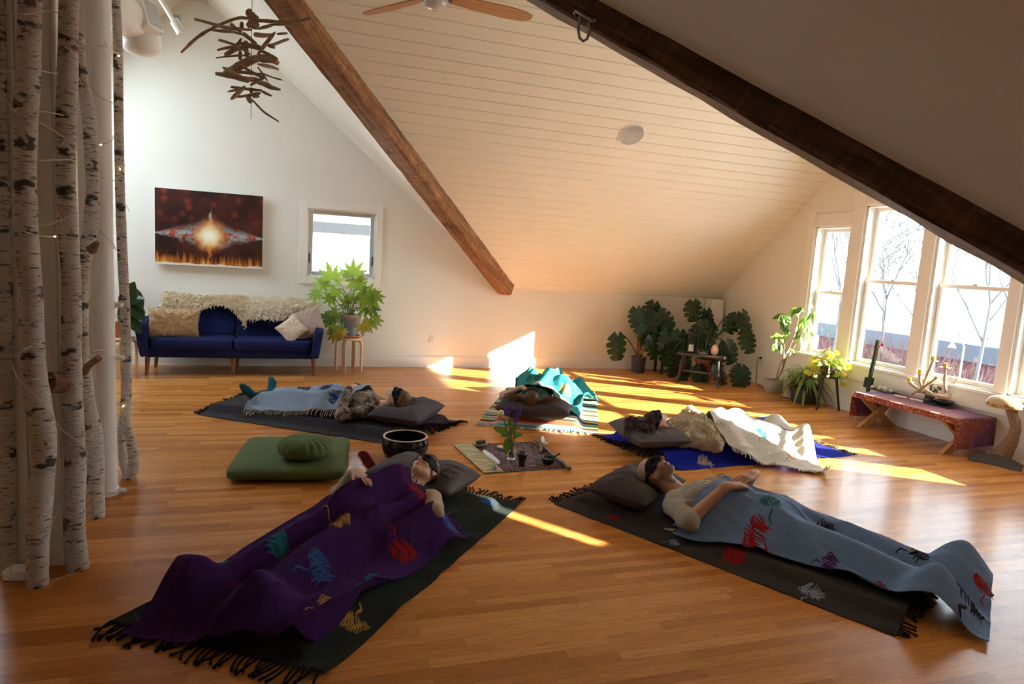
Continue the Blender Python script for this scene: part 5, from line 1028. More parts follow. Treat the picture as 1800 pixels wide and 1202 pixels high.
class Field:
    """a height field under draped cloth"""
    def __init__(s, r=1.5, h=.0):
        s.n = int(2 * r / CELL) + 1; s.r = r; s.Z = np.full((s.n, s.n), h); g = -r + CELL * np.arange(s.n); s.U, s.V = np.meshgrid(g, g, indexing='ij')
    def ball(s, c, r):
        d = r * r - (s.U - c[0]) ** 2 - (s.V - c[1]) ** 2; m = d > 0; s.Z[m] = np.maximum(s.Z[m], c[2] + np.sqrt(d[m]))
    def ell(s, c, r, Mx=None):
        d = 1 - ((s.U - c[0]) / r[0]) ** 2 - ((s.V - c[1]) / r[1]) ** 2; m = d > 0; s.Z[m] = np.maximum(s.Z[m], c[2] + r[2] * np.sqrt(d[m]))
    def cap(s, a, b, ra, rb):
        a, b = arr(a), arr(b); k = max(2, int(np.linalg.norm(b - a) / .012))
        for i in range(k + 1): t = i / k; s.ball(a + (b - a) * t, ra + (rb - ra) * t)
    def rect(s, u0, u1, v0, v1, h): m = (s.U > u0) & (s.U < u1) & (s.V > v0) & (s.V < v1); s.Z[m] = np.maximum(s.Z[m], h)
    def drape(s, slope=1.2, it=26, blur=3):
        Z = s.Z
        for _ in range(it):
            P = np.pad(Z, 1, mode='edge')
            for i in (0, 1, 2):
                for j in (0, 1, 2):
                    if i == 1 and j == 1: continue
                    Z = np.maximum(Z, P[i:i + s.n, j:j + s.n] - slope * CELL * (1.414 if i != 1 and j != 1 else 1))
        for _ in range(blur): P = np.pad(Z, 1, mode='edge'); Z = (P[:-2, 1:-1] + P[2:, 1:-1] + P[1:-1, :-2] + P[1:-1, 2:] + 4 * Z) / 8
        s.Z = Z; return s
    def at(s, u, v):
        x, y = (u + s.r) / CELL, (v + s.r) / CELL; i, j = min(max(int(x), 0), s.n - 2), min(max(int(y), 0), s.n - 2); a, b = min(max(x - i, 0), 1), min(max(y - j, 0), 1); Z = s.Z
        return float(Z[i, j] * (1 - a) * (1 - b) + Z[i + 1, j] * a * (1 - b) + Z[i, j + 1] * (1 - a) * b + Z[i + 1, j + 1] * a * b)
    def folds(s, seed, amp, L=.16, aniso=(1., .35), rot=0.):
        r = random.Random(seed); W = np.zeros_like(s.Z); c, q = math.cos(rot), math.sin(rot); A, B = s.U * c + s.V * q, -s.U * q + s.V * c
        for _ in range(9):
            f = 2 * math.pi / (L * r.uniform(.6, 1.8)); an = r.gauss(0, .45); W += np.sin(f * (aniso[0] * math.cos(an) * A + (aniso[1] + .5 * math.sin(an)) * B) + r.uniform(0, 6.28) + 1.2 * np.sin(3 * B + r.uniform(0, 6)))
        W /= 3.2; s.Z = s.Z + amp * (np.maximum(W, -.2) ** 2 * np.sign(W) + .25 * W + .3); return s
class Station:
    def __init__(s, x, y, deg): s.o = V(x, y, 0); s.a = R(deg)
    def place(s, o): o.location = s.o; o.rotation_euler = (0, 0, s.a); return o
def skin_mat(name, c, lip, beard=None):
    g = G(name); f = g.noise(26, 4); col = g.mix(f, [x * .90 for x in c], [min(1, x * 1.10) for x in c]); a = g.n('ShaderNodeAttribute'); a.attribute_name = 'tint'; s = g.n('ShaderNodeSeparateColor'); g.t.links.new(a.outputs[0], s.inputs[0])
    col = g.mix(s.outputs[0], col, lip)
    if beard: col = g.mix(g.math('MULTIPLY', s.outputs[1], g.ramp(g.noise(240, 2), [(.35, .35), (.6, 1)])), col, beard)
    g.bump(g.noise(300, 2), .12, .002); return g.done(col, .5, Subsurface_Weight=.12, Subsurface_Radius=(.012, .005, .003), Subsurface_Scale=1.)
def make_person(st, label, P):
    """P: crown (u,v), delta, H, z0 mat height, head centre (u,v,z) + pitch/roll/yaw, arms, colours"""
    H = P['H']; s = H / 1.75; z0 = P['z0']; dl = P.get('delta', 0.); cu, cv = P['crown']; fw = .92 if P['fem'] else 1.
    B = lambda d, l, z: arr((cu - d * s * math.cos(dl) + l * s * math.sin(dl), cv - d * s * math.sin(dl) - 0 + l * s * math.cos(dl), z0 + z))
    h = P.get('h', .0055); S = Sdf((cu - 1.95 * s, cv - .55, z0 - .02), (cu + .1, cv + .6, z0 + .46), h); fld = []
    def rc(a, b, ra, rb, k=.03, drape=True): S.rc(a, b, ra, rb, k); (fld.append(('c', a, b, ra, rb)) if drape else None)
    def el(c, r, k=.04, drape=True): S.el(c, r, None, k); (fld.append(('e', c, r)) if drape else None)
    el(B(.86, 0, .105), (.15 * s, .165 * s, .098 * s)); el(B(.68, 0, .105), (.17 * s, .142 * s * fw, .090 * s)); el(B(.52, 0, .112), (.17 * s, .158 * s * fw, .104 * s)); el(B(.41, 0, .100), (.12 * s, .165 * s * fw, .088 * s))
    if P['fem']:
        for q in (1, -1): el(B(.50, q * .072, .165), (.062 * s, .060 * s, .050 * s), .03)
    kn = P.get('knee', .0)
    for q in (1, -1):
        rc(B(.90, q * .09, .095), B(1.25, q * .105, .090 + kn), .086 * s, .055 * s, .04); rc(B(1.25, q * .105, .090 + kn), B(1.40, q * .11, .072 + kn * .6), .053 * s, .054 * s); rc(B(1.40, q * .11, .070 + kn * .6), B(1.63, q * .11, .052), .054 * s, .036 * s)
        el(B(1.665, q * .115, .045), (.035 * s, .032 * s, .040 * s), .03); sp_ = P.get('splay', .16); tz = P.get('toe', .20); rc(B(1.66, q * .12, .055), B(1.70, q * sp_, tz * .8), .036 * s, .033 * s, .03); rc(B(1.70, q * sp_, tz * .78), B(1.73, q * (sp_ + .02), tz), .033 * s, .024 * s, .02)
    hc = arr(P['head']); pit, rol, yaw = [R(x) for x in P.get('hrot', (12, 0, 0))]; up_, rt, cr = arr((0, 0, 1)), arr((-math.sin(dl), math.cos(dl), 0)), arr((math.cos(dl), math.sin(dl), 0))
    Y = up_ * math.cos(pit) - cr * math.sin(pit); Z = cr * math.cos(pit) + up_ * math.sin(pit)          # pitch: chin towards the chest
    X = rt; Y, X = Y * math.cos(yaw) + X * math.sin(yaw), X * math.cos(yaw) - Y * math.sin(yaw)          # yaw: face turns to the right side
    X, Z = X * math.cos(rol) + Z * math.sin(rol), Z * math.cos(rol) - X * math.sin(rol); T = Tf(hc, X, Y, Z); hs = P.get('hs', 1.0) * s
    head_prims(S, T, hs, P['fem'])
    nk = .047 if P['fem'] else .056; S.rc(T(0, -.022, -.05), B(.31, 0, .095), nk * s, (nk + .008) * s, .03); S.rc(B(.33, .14, .085), B(.325, 0, .10), .05 * s, .055 * s, .03); S.rc(B(.33, -.14, .085), B(.325, 0, .10), .05 * s, .055 * s, .03)
    arms = []
    for q, key in ((1, 'R'), (-1, 'L')):
        a = P[key]; sh = B(.355, q * .165 * fw, .085) if 'sh' not in a else arr(a['sh']); e, w = arr(a['e']), arr(a['w']); t = s * fw
        rc(sh, e, .050 * t, .040 * t, .03, False); rc(e, w, .041 * t, .026 * t, .02, False); (fld.append(('c', e + (w - e) * .15, w + norm(arr(a['f'])) * .14, .048 * t, .040 * t)) if a.get('under') else None); hand_prims(S, w + norm(arr(a['f'])) * .012, a['f'], a['n'], a.get('thumb', 1), a.get('curl', (.3, .32, .36, .42)), 1.0 * s * (.94 if P['fem'] else 1.), a.get('spread', .06)); arms.append((sh, e, w, t))
    Vv, Ff = S.mesh(); o = fromnp('person', Vv, Ff, P['skin']); st.place(o); tag(o, label, 'person')
    L = T.inv(Vv) / hs; lip = np.exp(-((L[:, 0] / .021) ** 4 + ((L[:, 2] + .066) / .011) ** 4)) * (L[:, 1] > .072); bd = np.clip((-.030 - L[:, 2] - .35 * np.maximum(0, .02 - L[:, 1])) / .03, 0, 1) * (L[:, 1] > -.01) * (L[:, 2] > -.15) * (np.abs(L[:, 0]) < .07) * (1 - lip)
    hair_cap = np.clip((L[:, 2] * .75 - L[:, 1] * .7 - .012) / .03, 0, 1) * .55 * (L[:, 2] > -.06) * (np.abs(L).max(1) < .14)
    if P.get('shaved'): bd = np.maximum(bd, hair_cap)
    ca = o.data.color_attributes.new('tint', 'FLOAT_COLOR', 'POINT'); buf = np.zeros((len(Vv), 4), np.float32); buf[:, 0] = lip * .75; buf[:, 1] = bd; buf[:, 3] = 1; ca.data.foreach_set('color', buf.ravel())
    # eye mask: a padded band that follows the head
    K = Sdf(T.o - .16 * hs - .01, T.o + .16 * hs + .01, .0032); head_prims(K, T, hs, P['fem']); G3 = np.stack(np.meshgrid(*K.ax, indexing='ij'), -1); Q = (G3 - T.o) @ T.A / hs; x, y, z = Q[..., 0], Q[..., 1], Q[..., 2]
    ss = np.clip((y + .02) / .07, 0, 1); ss = ss * ss * (3 - 2 * ss); hh = .013 + .026 * ss; zc = .010 + .002 * ss; lowcut = .016 * np.exp(-(x / .016) ** 2) * ss
    band = np.maximum(z - (zc + hh), (zc - hh + lowcut) - z) * hs; Dm = np.maximum(np.maximum(K.D - (.0042 + .004 * ss), band), -(K.D + .004)); K.D = np.where(np.abs(Q).max(-1) < .15, Dm, 1.).astype(np.float32); mv, mf = K.mesh(); fromnp('eye_mask', mv, mf, M['mask'], o)
    # garment
    if 'shirt' in P:
        C2 = P['shirt']; S2 = Sdf((cu - .95 * s, cv - .55, z0 - .02), (cu, cv + .6, z0 + .42), .007); g_ = C2.get('g', .012)
        for d, zz, r in ((.80, .105, (.17, .160, .096)), (.66, .105, (.17, .146 * fw, .092)), (.51, .112, (.17, .160 * fw, .106)), (.42, .102, (.115, .168 * fw, .090))): S2.el(B(d, 0, zz), [q * s + g_ for q in r], None, .05)
        if P['fem']:
            for q in (1, -1): S2.el(B(.50, q * .07, .165), [.064 * s + g_] * 2 + [.052 * s + g_], None, .05)
        S2.rc(B(.335, .13, .088), B(.345, -.13, .088), .056 * s + g_, .056 * s + g_, .03)
        if C2.get('collar'): S2.rc(B(.30, .05, .10), B(.30, -.05, .10), .062 * s, .062 * s, .02)
        for (sh, e, w, t), cut in zip(arms, C2.get('cut', (.93, .93))):
            S2.rc(sh, e if cut > .5 else sh + (e - sh) * (cut * 2), .052 * t + g_, .045 * t + g_, .03)
            if cut > .5: S2.rc(e, e + (w - e) * ((cut - .5) * 2), .045 * t + g_, .032 * t + g_, .025)
            elif C2.get('roll'): mm = sh + (e - sh) * (cut * 2); dn_ = norm(e - sh); S2.rc(mm - dn_ * .02, mm + dn_ * .012, .050 * t + g_ + .004, .049 * t + g_ + .004, .008)
        S2.wrinkle(P.get('seed', 1), C2.get('wk', 55), C2.get('wa', .004)); v2, f2 = S2.mesh(); so_ = fromnp('shirt', v2, f2, C2['mat'], o)
        if C2.get('fuzz'):
            fz = MB(); r = random.Random(4); me = so_.data; me.update(); NV = len(me.vertices)
            for _ in range(C2['fuzz']):
                vv = me.vertices[r.randrange(NV)]; p, nrm_ = vv.co, vv.normal; d = (nrm_ + V(*[r.uniform(-.9, .9) for _ in range(3)])).normalized() * r.uniform(.008, .016); fz.tube([p - nrm_ * .002, p + d * .6, p + d + V(*[r.uniform(-.006, .006) for _ in range(3)])], [.0035, .003, .001], 4, False)
            fz.build('fleece_pile', C2['mat'], so_)
        if 'vest' in C2:
            S3 = Sdf((cu - .95 * s, cv - .55, z0 - .02), (cu, cv + .6, z0 + .42), .008)
            for q in (1, -1):
                for d, zz, r in ((.66, .095, (.16, .070, .085)), (.50, .098, (.15, .075, .098)), (.40, .092, (.10, .078, .085))): S3.el(B(d, q * .095, zz), [x_ * s + .020 for x_ in r], None, .04)
                S3.rc(B(.34, q * .13, .088), B(.36, q * .17, .085), .078 * s, .078 * s, .03)
            S3.wrinkle(77, 60, .004); v3, f3 = S3.mesh(); fromnp('vest', v3, f3, C2['vest'], o)
    if 'socks' in P:
        for q in (1, -1):
            S4 = Sdf(B(1.82, 0, -.02) - arr((.0, .32, 0)), B(1.45, 0, .30) + arr((.0, .32, .05)), .0055); sp_ = P.get('splay', .16); tz = P.get('toe', .20)
            S4.rc(B(1.50, q * .11, .058), B(1.63, q * .11, .052), .046 * s, .042 * s, .03); S4.el(B(1.665, q * .115, .045), (.041 * s, .038 * s, .046 * s), None, .03); S4.rc(B(1.66, q * .12, .055), B(1.70, q * sp_, tz * .8), .042 * s, .039 * s, .03); S4.rc(B(1.70, q * sp_, tz * .78), B(1.73, q * (sp_ + .02), tz), .039 * s, .030 * s, .02)
            v4, f4 = S4.mesh(); fromnp('sock', v4, f4, P['socks'], o)
    if 'hair' in P:
        hp = P['hair']; r = random.Random(hp.get('seed', 5)); K = Sdf(T.o - .15, T.o + .15, .005)
        K.el(T(0, -.016 * hs, .034 * hs), [.078 * hs, .094 * hs, .087 * hs], T.A, .02); G3 = np.stack(np.meshgrid(*K.ax, indexing='ij'), -1); Q = (G3 - T.o) @ T.A / hs; cut = (Q[..., 1] * .80 - Q[..., 2] * .62 - .022 - .003 * np.sin(Q[..., 0] * 260)) * hs
        K.D = np.maximum(K.D, cut).astype(np.float32)
        if hp.get('bun'): b = T(*[q * hs for q in hp['bun']]); K.el(b, [.034, .034, .030], None, .01)
        K.wrinkle(3, 260, .0016); v5, f5 = K.mesh(); ho = fromnp('hair', v5, f5, hp['mat'], o); m = MB()
        for i in range(hp.get('n', 0)):
            a = r.uniform(-1.25, 1.25) if not hp.get('side') else r.choice((-1, 1)) * r.uniform(.5, 1.4); p0 = T(math.sin(a) * .066 * hs, -.035 * hs - .03 * hs * r.random(), (.040 + .055 * math.cos(a) * r.uniform(.4, 1)) * hs); l = hp['len'] * r.uniform(.55, 1.1); su, sv = hp['dir']; d = norm((su + math.cos(a) * .7 + r.uniform(-.3, .3), sv + math.sin(a) * hp.get('spread', 1.1) + r.uniform(-.35, .35), 0)); pts = []; ph = r.uniform(0, 6.28); sd = np.array((-d[1], d[0], 0)); zb = P['pz']; cl_ = hp['curl']; tgt = r.uniform(0, .035)
            for j in range(13):
                t = j / 12; p = p0 + d * l * t; zf = zb(p[0], p[1]) + .008 + tgt; w = min(1, t * 2.2); p[2] = p0[2] * (1 - w) + zf * w + cl_ * math.cos(ph + t * hp['freq']) * .7 * t ** .5; p = p + sd * cl_ * math.sin(ph + t * hp['freq']) * t ** .5; pts.append(p)
            m.tube(pts, [.0055 * hp.get('w', 1)] * 10 + [.004, .003, .001], 5, False)
        for i in range(hp.get('scalp', 150)):
            a = r.uniform(0, 6.28); k0 = r.uniform(.0, .5); k1 = k0 + r.uniform(.5, 1.0); q_ = 1.0 + r.uniform(.0, .05); pts = []
            for j in range(8):
                f = k0 + (k1 - k0) * j / 7; aa = a + .15 * math.sin(3 * f + i); x_, y_, z_ = .078 * q_ * math.sin(f) * math.cos(aa), -.016 + .094 * q_ * math.sin(f) * math.sin(aa), .034 + .087 * q_ * math.cos(f)
                if y_ * .80 - z_ * .62 > .026: break
                pts.append(T(x_ * hs, y_ * hs, z_ * hs))
            if len(pts) > 2: m.tube(pts, [.0034] * (len(pts) - 1) + [.001], 4, False)
        m.build('hair_strands', hp['mat'], ho)
    return o, fld, T
def quad(c):
    return lambda a, b: ((1 - a) * (1 - b) * c[0][0] + a * (1 - b) * c[1][0] + a * b * c[2][0] + (1 - a) * b * c[3][0], (1 - a) * (1 - b) * c[0][1] + a * (1 - b) * c[1][1] + a * b * c[2][1] + (1 - a) * b * c[3][1])
def cloth_sheet(st, name, fieldq, corners, mats, label, cat, th=.006, nu=110, nv=80, wob=.012, seed=1, motifs=(), group=None, bow=(0, 0, 0, 0)):
    q = quad(corners); w1, w2 = Wr(seed, 9), Wr(seed + 3, 9)
    def uv(a, b):
        u, v = q(a, b); e = wob
        bx = 4 * a * (1 - a); by = 4 * b * (1 - b); u += e * w1(V(u, v, 1)) + by * (bow[0] * (1 - a) + bow[2] * a); v += e * w2(V(u, v, 2)) + bx * (bow[1] * (1 - b) + bow[3] * b); return u, v
    def fn(a, b): u, v = uv(a, b); return V(u, v, fieldq.at(u, v) + th)
    m = MB(); m.sheet(nu, nv, fn, th, True)
    for kind, a0, b0, rot, sz, mi in motifs:
        m.mi = mi; r = random.Random(int(a0 * 977 + b0 * 131)); c, s_ = math.cos(R(rot)), math.sin(R(rot)); u0, v0 = uv(a0, b0)
        for k in range(13 if kind == 'bird' else 9):
            if kind == 'bird':
                yy = (k - 6) / 6 * .34; L = .62 * (1 - (yy / .40) ** 2) ** .5 * r.uniform(.75, 1.05); x0 = -L * .55 + r.uniform(-.06, .06); bend = .25
                if k == 12: yy, x0, L = .02, .30, .38
            else: yy = (k - 4) / 4 * .22; L = r.uniform(.3, .8); x0 = -.4 + r.uniform(-.1, .15); bend = .12
            pts = []
            for j in range(9):
                t = j / 8; x = (x0 + L * t) * sz; y = (yy + bend * (t - .5) ** 2 - .05 + .02 * math.sin(9 * t + k)) * sz; u, v = u0 + x * c - y * s_, v0 + x * s_ + y * c; pts.append(V(u, v, fieldq.at(u, v) + th + .0012))
            wd = .030 * sz * r.uniform(.6, 1.1); vs_ = []
            for j, p in enumerate(pts):
                d = pts[min(j + 1, 8)] - pts[max(j - 1, 0)]; n = V(-d.y, d.x, 0); n = n.normalized() if n.length > 1e-9 else V(0, 1, 0); tp = wd * (.35 + .65 * math.sin(math.pi * (j + .5) / 9))
                for sg in (-1, 1): e_ = p + n * tp * sg; e_.z = fieldq.at(e_.x, e_.y) + th + .0015; vs_.append(e_)
            m.add(vs_, [(j * 2, j * 2 + 1, j * 2 + 3, j * 2 + 2) for j in range(8)])
    o = m.build(name, mats, None, True, None, 80); st.place(o); return tag(o, label, cat, group), uv
def fringe(st, parent, fieldq, uv, edge, n, ln, mat, rad=.004, seed=1, base=.004, hang=False):
    r = random.Random(seed); m = MB()
    for k in range(n):
        t = (k + .5) / n; a, b = {'a0': (0, t), 'a1': (1, t), 'b0': (t, 0), 'b1': (t, 1)}[edge]; a2, b2 = {'a0': (.02, t), 'a1': (.98, t), 'b0': (t, .02), 'b1': (t, .98)}[edge]
        p, q = V(*uv(a, b), 0), V(*uv(a2, b2), 0); d = (p - q).normalized(); sd = V(-d.y, d.x, 0); l = ln * r.uniform(.7, 1.2); sw = r.uniform(-.5, .5); pts = []
        for j in range(5): t2 = j / 4; x = p + d * l * t2 + sd * sw * l * t2 * t2; x.z = fieldq.at(x.x, x.y) + base + rad * .8; pts.append(x)
        m.tube(pts, [rad, rad * .8, rad * .9, rad * .8, rad * 1.2], 5)
    m.build('fringe', mat, parent); return m
def put_pillow(st, c, w, h, t, z0, mat, label, seed, dents, rot=0., grp='grey pillows under the heads'):
    Mx = Matrix.Rotation(R(rot), 3, 'Z'); m = MB()
    pillow(m, h, w, t, seed, Mx, (0, 0, 0), lambda x, y: sum(a * math.exp(-(((c[0] + (Mx @ V(x, y, 0)).x - du) / su) ** 2 + ((c[1] + (Mx @ V(x, y, 0)).y - dv) / sv) ** 2)) for du, dv, a, su, sv in dents), .010, 40, .05)
    zc = z0 + t * .46; o = m.build('pillow', mat); e = Matrix.Rotation(st.a, 4, 'Z') @ V(c[0], c[1], 0); o.location = st.o + V(e.x, e.y, zc); o.rotation_euler = (0, 0, st.a); tag(o, label, 'pillow', grp)
    def pz(u, v):
        q = Mx.inverted() @ V(u - c[0], v - c[1], 0); x, y = 2 * q.x / h, 2 * q.y / w
        if abs(x) >= 1 or abs(y) >= 1: return z0
        th = t / 2 * max((1 - x ** 4) * (1 - y ** 4), 0) ** .62; return max(z0, zc + th - sum(a * math.exp(-(((u - du) / su) ** 2 + ((v - dv) / sv) ** 2)) for du, dv, a, su, sv in dents) * min(1, th / (t * .3)))
    return pz
M['mask'] = cloth('black_eye_mask', (.012, .012, .016), .2, .7, 0, 400, .2, .15)
M['pillow'] = cloth('grey_pillowcase', (.105, .092, .098), .12, .8, 0, 260, .2, .25)
# ------------------------------------------------------------------ the five resting places
def load(fl, fld):
    for q in fld:
        if q[0] == 'c': fl.cap(q[1], q[2], q[3], q[4])
        else: fl.ell(q[1], [x + .022 for x in q[2]])
def base_field(pads, blur=4):
    f = Field(1.75)
    for p in pads: f.rect(*p)
    return f.drape(1.5, 8, blur)
def over(field, fld, th, slope=1.15, blur=5, extra=()):
    g = Field(1.75); g.Z = field.Z.copy() + .0; load(g, fld)
    for e in extra: g.ball(*e)
    g.drape(slope, 26, blur); g.Z = g.Z + th; return g
SK_F = skin_mat('fair_skin', (.62, .36, .25), (.48, .17, .14)); SK_M = skin_mat('tan_skin', (.50, .26, .16), (.42, .17, .13), (.10, .07, .055)); SK_O = skin_mat('warm_skin', (.55, .31, .21), (.44, .17, .13))
RED = cloth('red_thread', (.30, .012, .010), .3); TEAL = cloth('teal_thread', (.015, .16, .20), .3); GOLD = cloth('gold_thread', (.42, .22, .05), .3); BLK = cloth('black_thread', (.015, .012, .016), .3); GRN = cloth('green_thread', (.012, .11, .085), .4); PUR = cloth('plum_thread', (.07, .02, .10), .4); BLU = cloth('blue_thread', (.03, .09, .26), .4); PALE = cloth('pale_blue_thread', (.24, .30, .38), .3); CRM = cloth('cream_thread', (.50, .42, .35), .2)
def hair_mat(n, a, b): g = G(n); return g.done(g.mix(g.noise(40, 3), a, b), .45, Specular_IOR_Level=.4)
# ---- A: purple blanket, foreground left
sA = Station(.32, 3.375, 50.27); z0 = .060
fA = base_field([(-.90, .96, -.36, .34, .050)]); fA.folds(3, .004, .3)
rugm = cloth('charcoal_green_wool', (.018, .024, .020), .25, .97, .5, 320, .6, .3)
rA, uvA = cloth_sheet(sA, 'rug', fA, [(-1.07, .5), (1.02, .53), (1.07, -.49), (-.95, -.49)], [rugm, GOLD, BLU], 'dark charcoal-green woven rug under the purple blanket in the left foreground', 'rug', .005, seed=2, wob=.010, motifs=[('bird', .16, .90, 20, 0.17, 1), ('bird', .90, .84, 60, 0.12, 2)])
fringe(sA, rA, fA, uvA, 'a0', 40, .10, BLK, .006, 2); fringe(sA, rA, fA, uvA, 'a1', 40, .08, BLK, .006, 3)
dA = [(.66, .0, .05, .15, .13)]; pzA = put_pillow(sA, (.84, .12), .66, .42, .20, z0 + .002, M['pillow'], 'grey pillow under the head of the person with the purple blanket', 41, dA, -4)
oA, bA, TA = make_person(sA, 'person lying under the purple blanket in a black eye mask, beige sleeve and dark vest', dict(H=1.60, z0=z0, fem=True, crown=(.76, .0), delta=-.085, splay=.17, toe=.15, head=(.645, .0, .265), hrot=(16, -4, 6), h=.005, skin=SK_F, seed=3, hs=1.04,
    R=dict(e=(.23, .335, .17), w=(.115, .150, .374), f=(-.40, -1, -.06), n=(.1, -.1, 1), thumb=1, curl=(.15, .2, .25, .3), spread=.12), L=dict(sh=(.45, -.165, .175), e=(.25, -.285, .185), w=(.06, -.19, .115), f=(-1, .1, .0), n=(0, 0, 1), thumb=-1, under=True),
    shirt=dict(mat=cloth('beige_knit', (.46, .37, .26), .12, .9, .2, 260, .5, .3), g=.014, cut=(.96, .96), vest=cloth('dark_vest', (.022, .024, .028), .2, .8), wk=60, wa=.005), pz=pzA,
    hair=dict(mat=hair_mat('brown_hair', (.05, .022, .012), (.12, .06, .03)), n=26, len=.11, dir=(-.3, -.5), spread=.8, curl=.007, freq=9, side=True, w=.4)))
gA = over(fA, bA, .012, 1.0, 9); gA.folds(5, .026, .26, (.55, 1.), .25); gA.folds(21, .0055, .085, (.7, .8), .6)
m_pur = cloth('purple_wool', (.045, .010, .090), .25, .97, .35, 300, .6, .35)
bl, uvb = cloth_sheet(sA, 'blanket', gA, [(-1.14, .36), (.40, .42), (.36, -.46), (-.86, -.36)], [m_pur, TEAL, RED, GOLD, BLU], 'deep purple blanket with coloured bird motifs over the left foreground person', 'blanket', .006, 130, 100, .022, 6, [('bird', .28, .10, 90, 0.16, 1), ('bird', .40, .30, 110, 0.16, 1), ('bird', .58, .48, 80, 0.17, 3), ('bird', .80, .34, 70, 0.16, 1), ('bird', .88, .12, 95, 0.19, 3), ('bird', .64, .86, 60, 0.20, 2), ('bird', .95, .62, 90, 0.19, 2), ('bird', .36, .62, 150, 0.19, 4), ('bird', .42, .92, 150, 0.16, 1), ('bird', .92, .92, 40, 0.14, 4), ('bird', .24, .42, 120, 0.14, 2), ('bird', .20, .85, 150, 0.16, 3)], bow=(0, 0, 0, .03))
fringe(sA, bl, gA, uvb, 'a1', 34, .05, cloth('purple_fringe', (.10, .04, .20), .2), .004, 5, .008)
# ---- B: man under the blue blanket, right foreground
sB = Station(2.60, 3.23, 119.5); z0 = .058
fB = base_field([(-1.02, .96, -.36, .40, .048)]); fB.folds(4, .003, .3)
rB, uvB = cloth_sheet(sB, 'rug', fB, [(-1.0, .57), (1.01, .57), (.98, -.52), (-1.0, -.50)], [cloth('charcoal_brown_wool', (.045, .038, .034), .25, .97, .5, 320, .6, .3), RED, PALE], 'charcoal wool rug with red and pale motifs under the man in the right foreground', 'rug', .005, seed=4, wob=.008, motifs=[('bird', .80, .10, 70, 0.13, 1), ('bird', .42, .14, 70, 0.20, 1), ('bird', .20, .10, 80, 0.18, 2), ('bird', .58, .06, 30, 0.11, 2)])
fringe(sB, rB, fB, uvB, 'a1', 40, .09, BLK, .006, 7); fringe(sB, rB, fB, uvB, 'a0', 40, .06, BLK, .006, 8)
dB = [(.53, .15, .045, .13, .12)]; pzB = put_pillow(sB, (.66, .13), .66, .42, .19, z0, cloth('taupe_pillowcase', (.070, .058, .052), .15, .85, 0, 260, .25, .25), 'dark taupe pillow under the head of the man with the blue blanket', 42, dB, 6)
oB, bB, TB = make_person(sB, 'person with shaved head and stubble lying under the light blue blanket, hands clasped on belly', dict(H=1.78, z0=z0, fem=False, splay=.20, toe=.18, crown=(.655, .14), delta=.09, head=(.535, .145, .27), hrot=(8, 0, 0), h=.0043, skin=SK_M, seed=5, shaved=True, hs=1.02,
    R=dict(e=(.14, .40, .135), w=(.02, .20, .335), f=(-.42, -.85, .02), n=(.25, .12, 1), thumb=-1, curl=(.26, .34, .42, .50), spread=.16), L=dict(e=(.10, -.18, .15), w=(-.030, -.070, .366), f=(.18, 1, -.04), n=(-.1, 0, 1), thumb=1, curl=(.3, .38, .45, .5), spread=.16),
    shirt=dict(mat=cloth('oatmeal_jersey', (.40, .36, .30), .1, .95, .25, 300, .5, .3), g=.014, cut=(.48, .48), roll=True, wk=50, wa=.006), pz=pzB))
gB = over(fB, bB, .018, 1.25, 9); gB.folds(8, .022, .30, (.4, 1.), .05); gB.folds(22, .0055, .085, (.7, .8), .6)
m_blue = cloth('light_blue_wool', (.17, .265, .44), .16, .97, .35, 300, .6, .35)
bl, uvb = cloth_sheet(sB, 'blanket', gB, [(-1.31, .34), (.20, .47), (.05, -.34), (-1.25, -.32)], [m_blue, GRN, BLK, RED, PUR], 'light blue wool blanket with scattered dark motifs over the right foreground person', 'blanket', .006, 140, 90, .016, 8, [('bird', .74, .30, 110, 0.16, 1), ('bird', .55, .44, 110, 0.16, 2), ('bird', .50, .66, 20, 0.15, 1), ('bird', .26, .46, 30, 0.15, 1), ('bird', .24, .68, 30, 0.16, 2), ('bird', .06, .22, 80, 0.21, 2), ('bird', .74, .08, 160, 0.20, 3), ('bird', .46, .04, 10, 0.13, 4), ('bird', .30, .04, 10, 0.11, 3), ('bird', .78, .80, 20, 0.15, 2), ('bird', .02, .70, 90, 0.13, 3), ('bird', .40, .88, 20, 0.13, 4)], bow=(0, -.09, 0, 0))
fringe(sB, bl, gB, uvb, 'a1', 30, .06, cloth('cream_fringe', (.55, .50, .44), .1), .004, 9, .010)
# ---- C: back left, pale blue blanket, teal socks
sC = Station(.16, 6.29, -34.8); z0 = .085
fC = base_field([(-.96, 1.12, -.36, .40, .075)]); fC.folds(6, .004, .3)
rC, uvC = cloth_sheet(sC, 'rug', fC, [(-1.16, .46), (1.22, .50), (.97, -.53), (-.95, -.53)], [cloth('slate_grey_wool', (.040, .038, .046), .2, .97, .5, 320, .6, .3), PALE, CRM], 'slate grey rug with black fringe under the back left person', 'rug', .005, seed=6, wob=.008, motifs=[('bird', .48, .12, 80, .20, 1), ('bird', .68, .10, 80, .22, 2), ('bird', .18, .20, 80, .18, 1)])
fringe(sC, rC, fC, uvC, 'a1', 44, .09, BLK, .006, 11); fringe(sC, rC, fC, uvC, 'a0', 40, .09, BLK, .006, 12)
dC = [(.84, -.06, .05, .15, .13)]; pzC = put_pillow(sC, (.90, .02), .68, .48, .19, z0, cloth('slate_pillowcase', (.085, .078, .092), .12, .8, 0, 260, .2, .25), 'plump slate grey pillow under the head with the blond bun', 43, dC, 3)
td = G('tie_dye_jersey'); td.bump(td.noise(260, 2), .3, .003); M['tiedye'] = td.done(td.ramp(td.noise(16, 3, None, .5, .8), [(.34, (.035, .025, .025)), (.47, (.12, .085, .07)), (.60, (.36, .31, .27)), (.72, (.09, .065, .055))]), .9)
